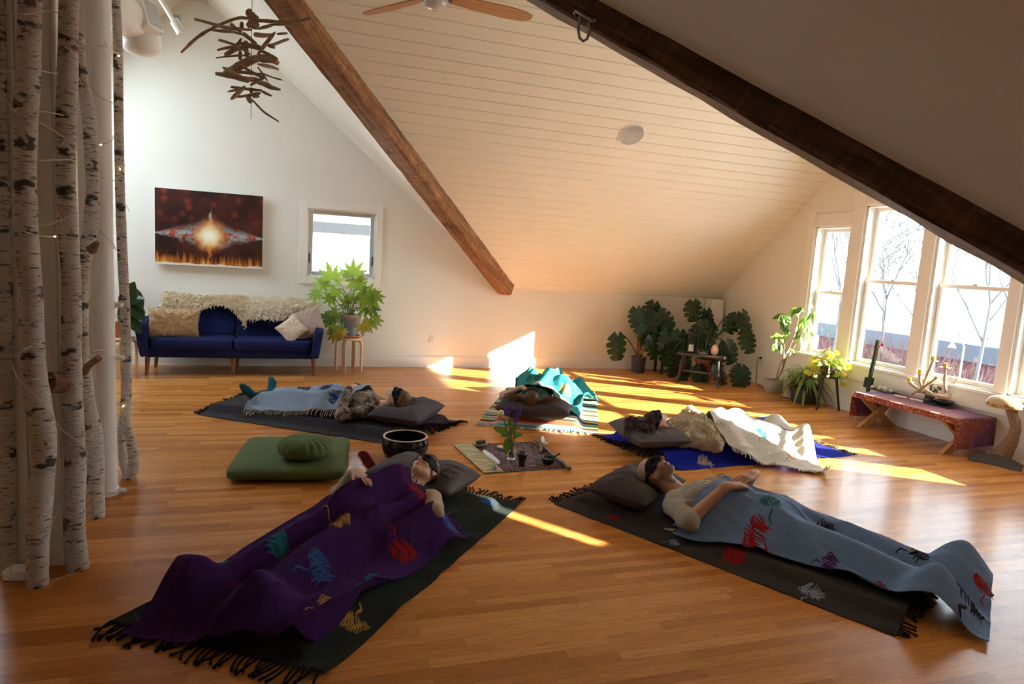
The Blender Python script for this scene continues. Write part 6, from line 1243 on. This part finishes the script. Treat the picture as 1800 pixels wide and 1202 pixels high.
oC, bC, TC = make_person(sC, 'person with a blond bun, teal socks and tie-dye sleeves lying under a pale blue blanket', dict(H=1.66, z0=z0, fem=True, crown=(.95, -.05), head=(.835, -.055, .285), hrot=(10, 0, 0), h=.0055, skin=SK_F, seed=7,
    splay=.20, toe=.17, R=dict(e=(.40, .27, .15), w=(.33, .10, .315), f=(-.15, -1, .1), n=(0, 0, 1), thumb=1), L=dict(e=(.42, -.34, .14), w=(.36, -.12, .325), f=(.05, 1, .0), n=(-.1, 0, 1), thumb=-1, curl=(.35, .4, .45, .5)),
    shirt=dict(mat=M['tiedye'], g=.010, cut=(1., 1.), wk=60, wa=.004), socks=cloth('teal_socks', (.012, .085, .12), .2, .95, .2, 300, .5), pz=pzC,
    hair=dict(mat=hair_mat('blond_hair', (.12, .062, .026), (.30, .18, .08)), bun=(.0, -.085, .105), n=14, len=.10, dir=(.6, .2), spread=.6, curl=.004, freq=5, w=.5)))
gC = over(fC, bC, .010, 1.05, 5); gC.folds(10, .014, .26, (.6, 1.), .2); gC.folds(23, .0055, .085, (.7, .8), .6)
bl, uvb = cloth_sheet(sC, 'blanket', gC, [(-.58, .26), (.56, .30), (.42, -.26), (-.54, -.40)], [cloth('pale_blue_wool', (.27, .35, .46), .14, .97, .3, 300, .6, .35), cloth('navy_thread', (.012, .02, .10), .3), RED], 'pale blue blanket with navy motifs over the person wearing teal socks', 'blanket', .006, 110, 80, .022, 12, [('bird', .30, .40, 100, .22, 1), ('bird', .62, .62, 20, .24, 1), ('bird', .44, .30, 60, .08, 2), ('bird', .80, .80, 20, .20, 1)], bow=(0, .06, 0, 0))
fringe(sC, bl, gC, uvb, 'b1', 46, .045, cloth('ivory_fringe', (.55, .48, .40), .1), .0035, 13, .008)
# ---- D: back centre, striped serape and turquoise blanket
sD = Station(2.52, 6.55, -114.3); z0 = .085
fD = base_field([(-.92, .88, -.38, .38, .075)]); fD.folds(7, .003, .3)
g = G('striped_serape'); u_ = g.xyz()[0]; r = random.Random(17); cols = [(.62, .56, .48), (.015, .015, .02), (.60, .02, .02), (.72, .42, .06), (.01, .02, .20), (.02, .28, .26), (.62, .10, .03), (.66, .16, .24), (.03, .03, .04), (.60, .32, .04), (.05, .34, .36), (.36, .33, .31)]
stp = []; p_ = 0.
while p_ < .97 and len(stp) < 31: stp.append((p_, cols[(len(stp) * 5 + len(stp) // 7) % 12])); p_ += r.choice((.024, .032, .045, .06))
fr = g.math('FRACT', g.math('MULTIPLY', g.math('ADD', u_, 2.), 1.25)); g.bump(g.noise(320, 2), .5, .004); M['serape'] = g.done(g.ramp(fr, stp, 'CONSTANT'), .95)
rD, uvD = cloth_sheet(sD, 'rug', fD, [(-.95, .59), (.93, .60), (.97, -.57), (-.95, -.52)], [M['serape']], 'multicoloured striped serape rug with white fringe at the back centre', 'rug', .005, seed=8, wob=.006)
fringe(sD, rD, fD, uvD, 'a1', 52, .075, cloth('white_fringe', (.60, .56, .50), .1), .005, 14)
dD = [(.85, -.07, .05, .14, .13)]; pzD = put_pillow(sD, (.80, -.04), .74, .40, .20, z0, cloth('grey_brown_pillowcase', (.080, .068, .070), .12, .8, 0, 260, .2, .25), 'dark grey-brown pillow on the striped serape', 44, dD, -3)
oD, bD, TD = make_person(sD, 'person with loose wavy hair and bent bare arm lying on the striped serape', dict(H=1.62, z0=z0, fem=True, crown=(.96, -.06), head=(.85, -.065, .28), hrot=(14, 0, 4), h=.0055, skin=SK_O, seed=9,
    R=dict(e=(.36, .26, .14), w=(.32, .08, .28), f=(-.1, -1, .05), n=(0, 0, 1), thumb=1), L=dict(e=(.46, -.40, .20), w=(.50, -.20, .30), f=(.25, 1, -.25), n=(0, 0, 1), thumb=-1),
    shirt=dict(mat=cloth('dark_green_top', (.02, .055, .045), .2), g=.008, cut=(.25, .25), wk=60, wa=.003), knee=.13, pz=pzD,
    hair=dict(mat=hair_mat('wavy_brown_hair', (.045, .022, .010), (.20, .10, .04)), n=150, len=.22, dir=(-.7, .0), spread=1.5, curl=.013, freq=15, side=True, w=.5)))
gD = over(fD, bD, .010, .9, 5, [((-.02, .18, .30), .07), ((-.30, .36, .20), .08)]); gD.folds(12, .030, .22, (.9, .8), .5); gD.folds(24, .0055, .085, (.7, .8), .6)
bl, uvb = cloth_sheet(sD, 'blanket', gD, [(-.92, -.40), (.46, -.30), (.56, .40), (-.62, .60)], [cloth('turquoise_wool', (.030, .23, .235), .2, .97, .35, 300, .6, .35), GOLD, CRM], 'turquoise wool blanket bunched over the back centre person', 'blanket', .006, 120, 90, .03, 14, [('bird', .72, .74, 20, .20, 1), ('bird', .90, .36, 90, .22, 2), ('bird', .5, .5, 60, .2, 1)])
# ---- E: middle right, cream blanket on a bright blue rug
sE = Station(3.75, 4.97, 184.6); z0 = .095
fE = base_field([(-.74, .98, -.38, .36, .085)]); fE.folds(8, .003, .3)
rE, uvE = cloth_sheet(sE, 'rug', fE, [(-1.02, .52), (.90, .55), (1.06, -.52), (-1.0, -.50)], [cloth('royal_blue_wool', (.010, .018, .32), .2, .97, .3, 300, .6, .3), CRM, BLK], 'bright royal blue rug under the person in the fleece jacket', 'rug', .005, seed=10, wob=.008, motifs=[('bird', .82, .10, 80, .20, 1)])
fringe(sE, rE, fE, uvE, 'a1', 40, .07, BLK, .006, 15); fringe(sE, rE, fE, uvE, 'a0', 40, .09, BLK, .005, 16)
dE = [(.90, .10, .05, .15, .13)]; pzE = put_pillow(sE, (.88, .03), .64, .50, .19, z0, cloth('mid_grey_pillowcase', (.120, .108, .110), .12, .8, 0, 260, .2, .25), 'mid grey pillow under the dark curly hair', 45, dE, -6)
oE, bE, TE = make_person(sE, 'person with dark curly hair in a cream fleece jacket lying on the bright blue rug', dict(H=1.58, z0=z0, fem=True, crown=(1.0, .11), delta=-.05, head=(.89, .11, .295), hrot=(12, 0, 0), h=.0055, skin=SK_O, seed=11,
    R=dict(e=(.44, .38, .15), w=(.44, .16, .325), f=(-.3, -1, .05), n=(0, 0, 1), thumb=1, curl=(.5, .55, .6, .65)), L=dict(e=(.40, -.20, .16), w=(.40, -.04, .335), f=(-.45, .8, .0), n=(0, 0, 1), thumb=-1),
    shirt=dict(mat=cloth('cream_fleece_jacket', (.60, .50, .36), .15, .97, .3, 160, .9, .5), g=.020, cut=(.98, .98), wk=70, wa=.006, collar=True, fuzz=7000), knee=.05, toe=.16, splay=.18, pz=pzE,
    hair=dict(mat=hair_mat('dark_curly_hair', (.022, .010, .007), (.10, .035, .02)), n=230, len=.17, dir=(.5, .1), spread=1.2, curl=.017, freq=22, w=.4)))
gE = over(fE, bE, .010, .75, 6); gE.folds(14, .020, .30, (.5, 1.), .8); gE.folds(25, .0055, .085, (.7, .8), .6)
bl, uvb = cloth_sheet(sE, 'blanket', gE, [(-.98, -.30), (.42, -.33), (.33, .43), (-.26, .93)], [cloth('cream_wool', (.62, .56, .46), .10, .97, .25, 260, .6, .35), BLU, PUR, TEAL, cloth('rust_thread', (.45, .10, .07), .3)], 'cream wool blanket with small coloured motifs draped over the middle right person', 'blanket', .006, 110, 100, .02, 16, [('bird', .62, .28, 40, .16, 1), ('bird', .30, .22, 20, .14, 1), ('bird', .22, .50, 110, .16, 2), ('bird', .50, .70, 30, .14, 3), ('bird', .25, .80, 20, .16, 4), ('bird', .80, .25, 80, .14, 2)])
fringe(sE, bl, gE, uvb, 'b1', 46, .04, cloth('wool_fringe', (.60, .54, .45), .1), .004, 17, .008)
# ------------------------------------------------------------------ cushions, bowl and altar cloth in the middle
M['olive'] = cloth('olive_cotton', (.10, .14, .055), .12, .85, 0, 300, .25, .2)
zc_ = (F(408, 854) + F(590, 851) + F(612, 784) + F(440, 791)) / 4; m = MB(); q = Wr(5, 9); superell(m, (0, 0, .062), (.39, .42, .060), .55, .16, 64, 18, None, lambda p: V(p.x, p.y, p.z * (1 + .10 * q(p)) - .012 * math.exp(-((p.x / .2) ** 2 + (p.y / .2) ** 2)) * (p.z > 0)))
o = m.build('floor_cushion', M['olive'], None, True, (zc_.x, zc_.y, 0)); o.rotation_euler.z = R(-6); tag(o, 'large flat square olive green floor cushion beside the black bowl', 'cushion')
m = MB(); n = 96; prof = [(0, .0), (.09, -.0), (.15, .012), (.183, .045), (.188, .075), (.172, .108), (.13, .132), (.07, .140), (.02, .137), (0, .135)]; vs_ = []
for i, (rr_, z) in enumerate(prof):
    for k in range(n): w = 2 * math.pi * k / n; pl_ = .006 * math.cos(w * 20) * (rr_ / .18) * (1 if i > 4 else .3); vs_.append(V((rr_ + pl_) * math.cos(w), (rr_ + pl_) * math.sin(w), z + pl_ * .6))
m.add(vs_, [(i * n + k, i * n + (k + 1) % n, (i + 1) * n + (k + 1) % n, (i + 1) * n + k) for i in range(len(prof) - 1) for k in range(n)])
zf = F(537, 793, .17); o = m.build('meditation_cushion', M['olive'], None, True, (zf.x, zf.y + .05, .119)); tag(o, 'round pleated olive green cushion on top of the square one', 'cushion')
bc = F(711, 812); bz = U(711, 777, bc.y).z; RB = .168
rgm = MB(); ra = [F(645, 797), F(668, 833), F(775, 826), F(752, 795)]; cs_ = sum(ra, V(0, 0, 0)) / 4; P4 = [p - cs_ for p in ra]; qd = quad([(p.x, p.y) for p in P4]); rgm.sheet(20, 20, lambda a, b: V(*qd(b, a)[:2], .007), .006, True)
ro = rgm.build('mat', mk('orange_woven_mat', (.36, .13, .045), .95, .3, 24, .5, 200), None, True, (cs_.x, cs_.y, 0)); tag(ro, 'small orange-brown woven mat with thick dark red fringe under the black bowl', 'mat')
m = MB(); r = random.Random(6); nl = (P4[0] - P4[3]).normalized()
for k in range(26): p = P4[0] + (P4[1] - P4[0]) * (k + .5) / 26; m.tube([p + V(0, 0, .008), p + nl * .035 + V(0, 0, .018), p + nl * .07 + V(r.uniform(-.01, .01), r.uniform(-.01, .01), .008)], [.009, .011, .007], 6)
m.build('fringe', cloth('dark_red_fringe', (.16, .014, .018), .3), ro)
m = MB(); h_ = max(.20, bz); m.lathe([(0, .0), (.07, .0), (.115, .012), (.155, .05), (.176, .105), (.180, .15), (.172, h_ - .03), (RB, h_), (RB - .012, h_ + .001), (RB - .014, h_ - .03), (.164, .15), (.158, .105), (.135, .05), (.09, .02), (0, .014)], n=64)
o = m.build('singing_bowl', M['black'], None, True, (bc.x, bc.y, .008)); tag(o, 'large glossy black singing bowl with a pale rim', 'bowl'); m = MB(); m.lathe([(RB - .013, h_ - .002), (RB - .012, h_ + .003), (RB + .001, h_ + .003), (RB + .002, h_ - .003)], n=64, ring=True); m.build('rim', mk('pale_gold_rim', (.55, .45, .26), .3, .1, 10), o)
ac = [F(797, 783), F(850, 833), F(1003, 823), F(935, 777)]; cs_ = sum(ac, V(0, 0, 0)) / 4; qd = quad([((p - cs_).x, (p - cs_).y) for p in ac])     # a: near, b: right
g = G('embroidered_cloth'); n1 = g.noise(70, 4); n2 = g.vor(60); M['embro'] = g.done(g.mix(g.ramp(n1, [(.42, 0), (.6, 1)]), (.035, .022, .03), g.mix(n2, (.16, .11, .12), (.34, .26, .26))), .95)
m = MB(); m.mi = 0; m.sheet(24, 40, lambda a, b: V(*qd(a, .22 + .78 * b), .006), .005, True); m.mi = 1
for lo, hi, md in ((.235, .25, 1), (.26, .268, 2), (.275, .285, 3), (.965, .975, 1), (.985, .995, 3)): m.mi = md; m.grid(12, 1, lambda a, b: V(*qd(a, lo + (hi - lo) * b), .0072))
for lo, hi, md in ((.02, .035, 3), (.06, .08, 1), (.09, .10, 2), (.90, .91, 2), (.92, .94, 1), (.965, .98, 3)): m.mi = md; m.grid(1, 24, lambda a, b: V(*qd(lo + (hi - lo) * a, .29 + .67 * b), .0072))
ao = m.build('altar_cloth', [M['embro'], RED, GOLD, GRN], None, True, (cs_.x, cs_.y, 0)); tag(ao, 'dark embroidered altar cloth with a green silk end on the floor', 'cloth')
g = G('olive_silk'); yy = g.xyz()[1]; M['silk'] = g.done(g.mix(g.ramp(g.noise(1, 3, g.map(None, (10, 34, 1))), [(.42, 0), (.6, 1)]), (.20, .19, .055), (.46, .42, .16)), .35, Sheen_Weight=.3)
m = MB(); wv = Wr(3, 30); m.sheet(30, 14, lambda a, b: V(*qd(a, .225 * b + .004 * wv(V(a * .7, 0, 0)) * (1 - b)), .008 + .003 * (1 + wv(V(a, b * .3, 0)))), .004, True); tag(m.build('silk_end', M['silk'], ao), 'olive green silk end of the cloth')
g0 = lambda x, y: F(x, y, .009); ZC = .0085
def th(name, x, y, label, cat): p = F(x, y, ZC); return empty(name, (p.x, p.y, ZC), label, cat)
t = th('flower_vase', 899, 806, 'clear glass vase of purple, white and peach flowers on the altar cloth', 'vase'); m = MB(); m.lathe([(0, .0), (.030, .0), (.033, .004), (.033, .135), (.036, .15), (.034, .15), (.031, .135), (.030, .008), (0, .008)], n=32); m.build('glass_vase', clear_glass('vase_glass'), t)
m = MB(); m.lathe([(0, .0085), (.0295, .0085), (.0295, .07), (0, .07)], n=28); m.build('water', clear_glass('vase_water', (.93, .97, .95)), t)
vp = t.location.copy(); vp.y += 0; W3 = lambda x, y, dy=0: U(x, y, vp.y + dy) - vp
r = random.Random(3); PURF = mk('purple_petal', (.14, .04, .36), .7, .4, 30); WHF = mk('white_petal', (.72, .72, .48), .6, .1, 30); PEF = mk('peach_petal', (.72, .36, .22), .6, .15, 30)
for x, y, dy, kind in ((881, 725, -.02, 'w'), (893, 735, .02, 'p'), (885, 733, -.03, 'p'), (897, 722, .02, 'v'), (905, 724, .0, 'v'), (913, 722, -.01, 'v'), (890, 720, .01, 'v'), (908, 735, .03, 'v')):
    tip = W3(x, y, dy); m = MB(); m.tube(smooth_path([V(r.uniform(-.012, .012), r.uniform(-.012, .012), .012), V(0, 0, .14) + V(tip.x * .2, tip.y * .3, 0), tip], 5), .0022, 6); so_ = m.build('flower_stem', M['stem_dark'], t); m = MB()
    if kind in 'wp':
        Rr = .036 if kind == 'w' else .027
        for k in range(16): a = k * 2.4; q = .2 + .8 * k / 16; Mx = Matrix.Rotation(a, 3, 'Z') @ Matrix.Rotation(R(20 + 62 * q), 3, 'Y'); m.ball(tip + Matrix.Rotation(a, 3, 'Z') @ V(Rr * .55 * q, 0, Rr * .3 * (1 - q)), (Rr * .55, Rr * .45, Rr * .12), 8, 6, Mx)
        m.build('blossom', WHF if kind == 'w' else PEF, so_)
    else:
        for k in range(46): h2 = r.random(); p = tip + V(0, 0, (h2 - .5) * .075) + V(r.gauss(0, 1), r.gauss(0, 1), 0).normalized() * .014 * (1.15 - h2 * .5); m.ball(p, (.0055, .0055, .006), 6, 5)
        m.build('blossom', PURF, so_)
for x, y, x2, y2, dy, L in ((893, 758, 868, 752, -.01, 0), (896, 768, 886, 782, -.03, 0), (900, 770, 912, 765, .0, 0), (898, 765, 905, 745, .01, 0), (894, 772, 888, 800, -.04, 0), (902, 762, 920, 764, .02, 0), (899, 760, 880, 766, .03, 0), (900, 752, 896, 735, -.02, 0)):
    m = MB(); leaf(m, W3(x, y, dy), W3(x2, y2, dy), V(r.uniform(-.3, .3), -1, .6), oval_side(7, .24), .15, .1); m.build('leaf', M['leaf_mid'], t)
t = th('crystal_sphere', 917, 819, 'polished black ball on a small dark stand at the front of the altar cloth', 'ball'); m = MB(); m.ball((0, 0, .088), .038, 36, 24); m.build('ball', M['black'], t); m = MB(); m.lathe([(0, 0), (.026, 0), (.027, .006), (.012, .014), (.012, .036), (.027, .050), (.029, .060), (.024, .058), (0, .048)], n=24)
for k in range(6): a = k * math.pi / 3; m.tube([(.025 * math.cos(a), .025 * math.sin(a), .003), (.020 * math.cos(a), .020 * math.sin(a), .02), (.028 * math.cos(a), .028 * math.sin(a), .058)], .004, 6)
m.build('stand', M['darkwood'], t)
t = th('incense_bowl', 963, 816, 'small dark teal bowl with a dark stick resting in it on the altar cloth', 'bowl'); m = MB(); m.lathe([(0, 0), (.028, 0), (.046, .018), (.058, .048), (.060, .056), (.056, .056), (.044, .024), (0, .014)], n=40); m.build('bowl', mk('dark_teal_glaze', (.012, .028, .032), .2, .3, 14), t)
m = MB()
for k in range(7): a = k * 1.1; m.ball((.025 * math.cos(a), .025 * math.sin(a), .030 + .004 * (k % 3)), (.014, .009, .008), 8, 6)
m.build('contents', mk('green_white_chips', (.30, .36, .28), .6, .6, 60), t); m = MB(); m.tube([(.0, 0, .035), (.06, .0, .066), (.10, .01, .082)], [.004, .005, .008], 8); m.build('striker', M['blackmetal'], t)
a, b_ = F(850, 793, .02), F(878, 815, .02); t = empty('selenite_wand', ((a.x + b_.x) / 2, (a.y + b_.y) / 2, ZC), 'long white selenite wand on the altar cloth', 'wand'); d = b_ - a; L = d.length; m = MB(); nrm_ = V(-d.y, d.x, 0).normalized(); P = [a - t.location + d * k / 8 for k in range(9)]; m.tube([V(p.x, p.y, .013) for p in P], [.013, .018, .020, .021, .021, .020, .019, .016, .008], 8, True, .08, 3, .6); m.build('wand', M['crystal'], t)
t = th('pale_stone', 870, 825, 'small pale green pointed stone at the near edge of the altar cloth', 'stone'); m = MB(); q = Wr(8, 60); m.lathe([(0, 0), (.020, 0), (.023, .015), (.018, .032), (.008, .047), (0, .050)], n=14); m.build('stone', mk('pale_aqua_stone', (.46, .54, .47), .35, .2, 30), t)
t = th('sage_bundle', 845, 785, 'charred sage bundle resting on an abalone shell on the altar cloth', 'sage bundle'); m = MB(); m.lathe([(0, .004), (.03, .004), (.055, .016), (.062, .026), (.056, .024), (.03, .012), (0, .010)], n=28, sq=(1, .75)); m.build('shell', mk('abalone', (.36, .30, .24), .3, .6, 40), t); m = MB(); m.tube([(-.042, 0, .034), (-.02, .0, .038), (.01, .004, .040), (.038, .008, .044)], [.016, .020, .020, .014], 12, True, .12, 2); m.build('herb_roll', mk('charred_sage', (.09, .09, .095), .95, .7, 40, .8, 60), t)
t = th('tea_light', 882, 789, 'white crystal tea-light holder with a small candle on the altar cloth', 'candle'); m = MB(); vs_ = []
for i, (rr_, z) in enumerate([(.022, 0), (.036, .012), (.040, .024), (.030, .028), (.022, .020)]):
    for k in range(22): w = 2 * math.pi * k / 22; e = rr_ * (1 + (.16 if k % 2 else -.05) * (i in (1, 2))); vs_.append(V(e * math.cos(w), e * math.sin(w), z))
m.add(vs_, [(i * 22 + k, i * 22 + (k + 1) % 22, i * 22 + 22 + (k + 1) % 22, i * 22 + 22 + k) for i in range(4) for k in range(22)] + [tuple(range(22))[::-1]]); m.build('holder', M['crystal'], t); m = MB(); m.lathe([(0, .003), (.019, .003), (.019, .022), (0, .020)], n=20); m.build('candle', M['wax'], t)
a, b_ = F(940, 772, .02), F(1001, 825, .02); t = empty('wooden_flute', ((a.x + b_.x) / 2, (a.y + b_.y) / 2, ZC), 'long brown wooden flute along the right edge of the altar cloth', 'flute'); l = t.location.copy(); m = MB(); P = [a + (b_ - a) * k / 12 - l for k in range(13)]; m.tube([V(p.x, p.y, .016) for p in P], [.016] * 4 + [.0165] + [.016] * 8, 18); m.build('tube', wood('flute_wood', (.09, .035, .015), (.22, .10, .04), 1, 3, .3, .05), t)
m = MB()
for k in (2, 10): p = P[k]; d = (b_ - a).normalized(); m.tube([V(p.x, p.y, .016) - d * .006, V(p.x, p.y, .016) + d * .006], .0178, 18)
m.build('binding', M['blackmetal'], t)
t = th('feather_fan', 948, 795, 'dark handled feather bundle with white plumes leaning beside the flute', 'feather'); l = t.location.copy(); m = MB(); hx = lambda x, y, z: F(x, y, z) - l
m.tube([hx(950, 795, .012), hx(952, 786, .03), hx(948, 778, .05), hx(951, 768, .075)], [.011, .010, .008, .005], 10, True, .1, 2); m.build('handle', M['drift'], t); m = MB()
for x2, y2, z2 in ((958, 765, .07), (954, 768, .08), (966, 778, .04)): leaf(m, hx(953, 778, .045), hx(x2, y2, z2), V(.2, -1, .5), oval_side(7, .20), .2, .1)
m.build('feather', mk('white_feather', (.74, .72, .68), .7, .1, 30), t)
# ------------------------------------------------------------------ outside
GZ = -3.0
mb = MB(); mb.bb((-60, -60, GZ - .3), (140, 90, GZ)); struct('ground', mb, mk('pale_ground', (.58, .56, .51), .9, .15, .4))
XB = 32.
zb = lambda x, y: UX(x, y, XB).z
yb = lambda x, y: UX(x, y, XB).y
hs_ = empty('building', (XB + 3, 17, GZ), 'low red-walled building with a grey roof band and railing across the street', 'building'); q0 = hs_.location.copy()
yl, yr = 34., -2.; z1_, z2_ = zb(1700, 634), zb(1700, 604)
m = MB(); m.bb((XB - q0.x, yr - q0.y, 0), (XB + 7 - q0.x, yl - q0.y, z1_ - GZ)); m.build('wall', mk('red_brick_wall', (.085, .026, .030), .9, .2, .6), hs_, False)
m = MB(); m.bb((XB - .3 - q0.x, yr - q0.y, z1_ - GZ), (XB + 7 - q0.x, yl - q0.y, z2_ - GZ)); m.build('roof_band', mk('grey_fascia', (.055, .063, .082), .8, .1, 1), hs_, False)
zr = z2_ - GZ
for k in range(25):
    m = MB(); y = yr + .4 + k * 1.45 - q0.y; m.bb((XB - .1 - q0.x, y - .04, zr), (XB - .02 - q0.x, y + .04, zr + .75)); m.build('railing_post', M['white'], hs_, False)
for dz in (.35, .72): m = MB(); m.bb((XB - .1 - q0.x, yr - q0.y, zr + dz), (XB - .04 - q0.x, yl - q0.y, zr + dz + .07)); m.build('railing_bar', M['white'], hs_, False)
m = MB(); m.bb((XB + 2 - q0.x, 16 - q0.y, zr), (XB + 6 - q0.x, 21 - q0.y, zr + 1.6)); m.build('roof_unit', mk('plum_unit', (.22, .14, .20), .8, .1, 1), hs_, False)
def house(x, y0, y1, h, col, label):
    o = empty('house', (x, (y0 + y1) / 2, GZ), label, 'house', 'pale houses far behind'); w = (y1 - y0); m = MB(); m.bb((0, -w / 2, 0), (10, w / 2, h)); m.build('wall', mk('pale_siding', col, .8, .05, .5), o, False)
    m = MB(); m.prism([V(-.5, -w / 2 - .5, h), V(-.5, w / 2 + .5, h), V(-.5, 0, h + w * .28)], (11, 0, 0)); m.build('roof', mk('pale_roof', (.42, .42, .46), .8, .1, .5), o, False)
    for k in range(3):
        for z in (h * .3, h * .68): f = MB(); f.bb((-.08, -w / 2 + w * (k + .5) / 3 - .6, z), (0, -w / 2 + w * (k + .5) / 3 + .6, z + 1.5)); f.build('window', mk('house_window', (.20, .24, .30), .2, .1, 1), o, False)
house(58, 14, 30, 7, (.62, .62, .60), 'pale gabled house beyond the railing, straight out through the second tall window'); house(64, 36, 54, 8, (.58, .56, .54), 'pale gabled house further left beyond the street'); house(70, -12, 10, 8, (.60, .58, .55), 'pale gabled house further right beyond the street')
M['bark'] = mk('grey_bark', (.07, .065, .07), .9, .25, 8)
def bare_tree(base, H, r0, label, seed, spread=.55):
    r = random.Random(seed); o = empty('bare_tree', base, label, 'tree', 'leafless street trees'); mbt, mbb = MB(), MB()
    def grow(m, p, d, L, rad, lev):
        pts = [p]; q = p.copy(); dd = d.copy()
        for i in range(5): g_ = .02 if lev == 0 else .08; dd = (dd + V(r.gauss(0, g_), r.gauss(0, g_), .04)).normalized(); q = q + dd * L / 5; pts.append(q.copy())
        m.tube(pts, [max(.011, rad * (1 - .10 * i)) for i in range(6)], 6 if lev < 2 else 4, lev == 0)
        if lev >= 5: return
        for k in range(3 if lev else 5):
            i = r.choice((3, 4, 5)) if lev else (3, 4, 5, 5, 5)[k]; ax = d.cross(V(r.gauss(0, 1), r.gauss(0, 1), r.gauss(0, 1))).normalized(); nd = (dd + ax * r.uniform(.3, spread + .35)).normalized(); grow(mbb, pts[i], nd, L * r.uniform(.55, .78), rad * .55, lev + 1)
    grow(mbt, V(0, 0, 0), V(r.gauss(0, .02), r.gauss(0, .02), 1).normalized(), H * .42, r0, 0); mbt.build('trunk', M['bark'], o); mbb.build('branches', M['bark'], o)
def on_ground(x, X): d = _ray(x, 640); return V(X, CAM.y + d.y * (X / d.x), GZ)
bare_tree(on_ground(1717, 26), 9.5, .10, 'bare street tree framed by the third tall window', 23)
bare_tree(on_ground(1547, 28), 9.0, .10, 'bare street tree framed by the second tall window', 8)
bare_tree(on_ground(1464, 22), 9.5, .09, 'bare street tree framed by the narrow left window', 9)
bare_tree(on_ground(1598, 40), 9.0, .10, 'more distant bare tree between the second and third tall windows', 11)
lp_ = on_ground(1690, 24); o = empty('street_lamp', lp_, 'thin blue-grey street lamp before the red-walled building', 'lamp'); h_ = UX(1690, 608, 24).z - GZ; m = MB(); m.tube([(0, 0, 0), (0, 0, h_), (0, .15, h_ + .2), (0, .45, h_ + .12)], [.045, .03, .025, .025], 8); m.build('pole', mk('blue_grey_pole', (.12, .18, .22), .5, .1, 4), o); m = MB(); m.lathe([(.03, .10), (.06, .03), (.15, -.14), (0, -.12)], (0, .48, h_ + .02), 16); m.build('shade', mk('blue_grey_shade', (.12, .18, .22), .5, .1, 4), o)
r = random.Random(3); cb_ = on_ground(1560, 26); m = MB()
for k in range(900):
    a = r.uniform(0, 6.28); p = V(r.gauss(0, .8), r.gauss(0, 2.2), 0); d = V(r.gauss(0, .5), r.gauss(0, .5), 1).normalized() * r.uniform(1.0, 2.4); m.tube([p, p + d * .6, p + d + V(r.gauss(0, .2), r.gauss(0, .2), 0)], [.018, .012, .005], 3, False)
o = m.build('hedge_brush', mk('reddish_twigs', (.10, .05, .05), .9, .4, 2), None, False, (cb_.x, cb_.y, GZ)); tag(o, 'reddish leafless brush growing by the street outside the second window', 'shrub', None, 'stuff')
nb = empty('neighbour_house', (1.0, 14.5, GZ), 'white-sided neighbouring house with a grey eave filling the small square window', 'house'); m = MB()
for k in range(40): m.bb((-7, -.02 - .012, k * .15), (7, .3, k * .15 + .148))
m.build('siding', mk('white_siding', (.75, .75, .73), .7, .03, 1), nb, False); ze = U(600, 398, 14.5).z - GZ; m = MB(); m.bb((-7, -.45, ze - .16), (7, .2, ze + .05)); m.bb((-7, -.35, ze + .25), (7, .2, ze + .34)); m.build('eave', mk('grey_eave', (.014, .015, .019), .7, .05, 1), nb, False); m = MB(); m.prism([V(-7, -.5, ze + .34), V(7, -.5, ze + .34), V(7, 4, ze + 2.6), V(-7, 4, ze + 2.6)], (0, 0, .1)); m.build('roof', mk('light_roof', (.55, .55, .56), .8, .08, 1), nb, False)
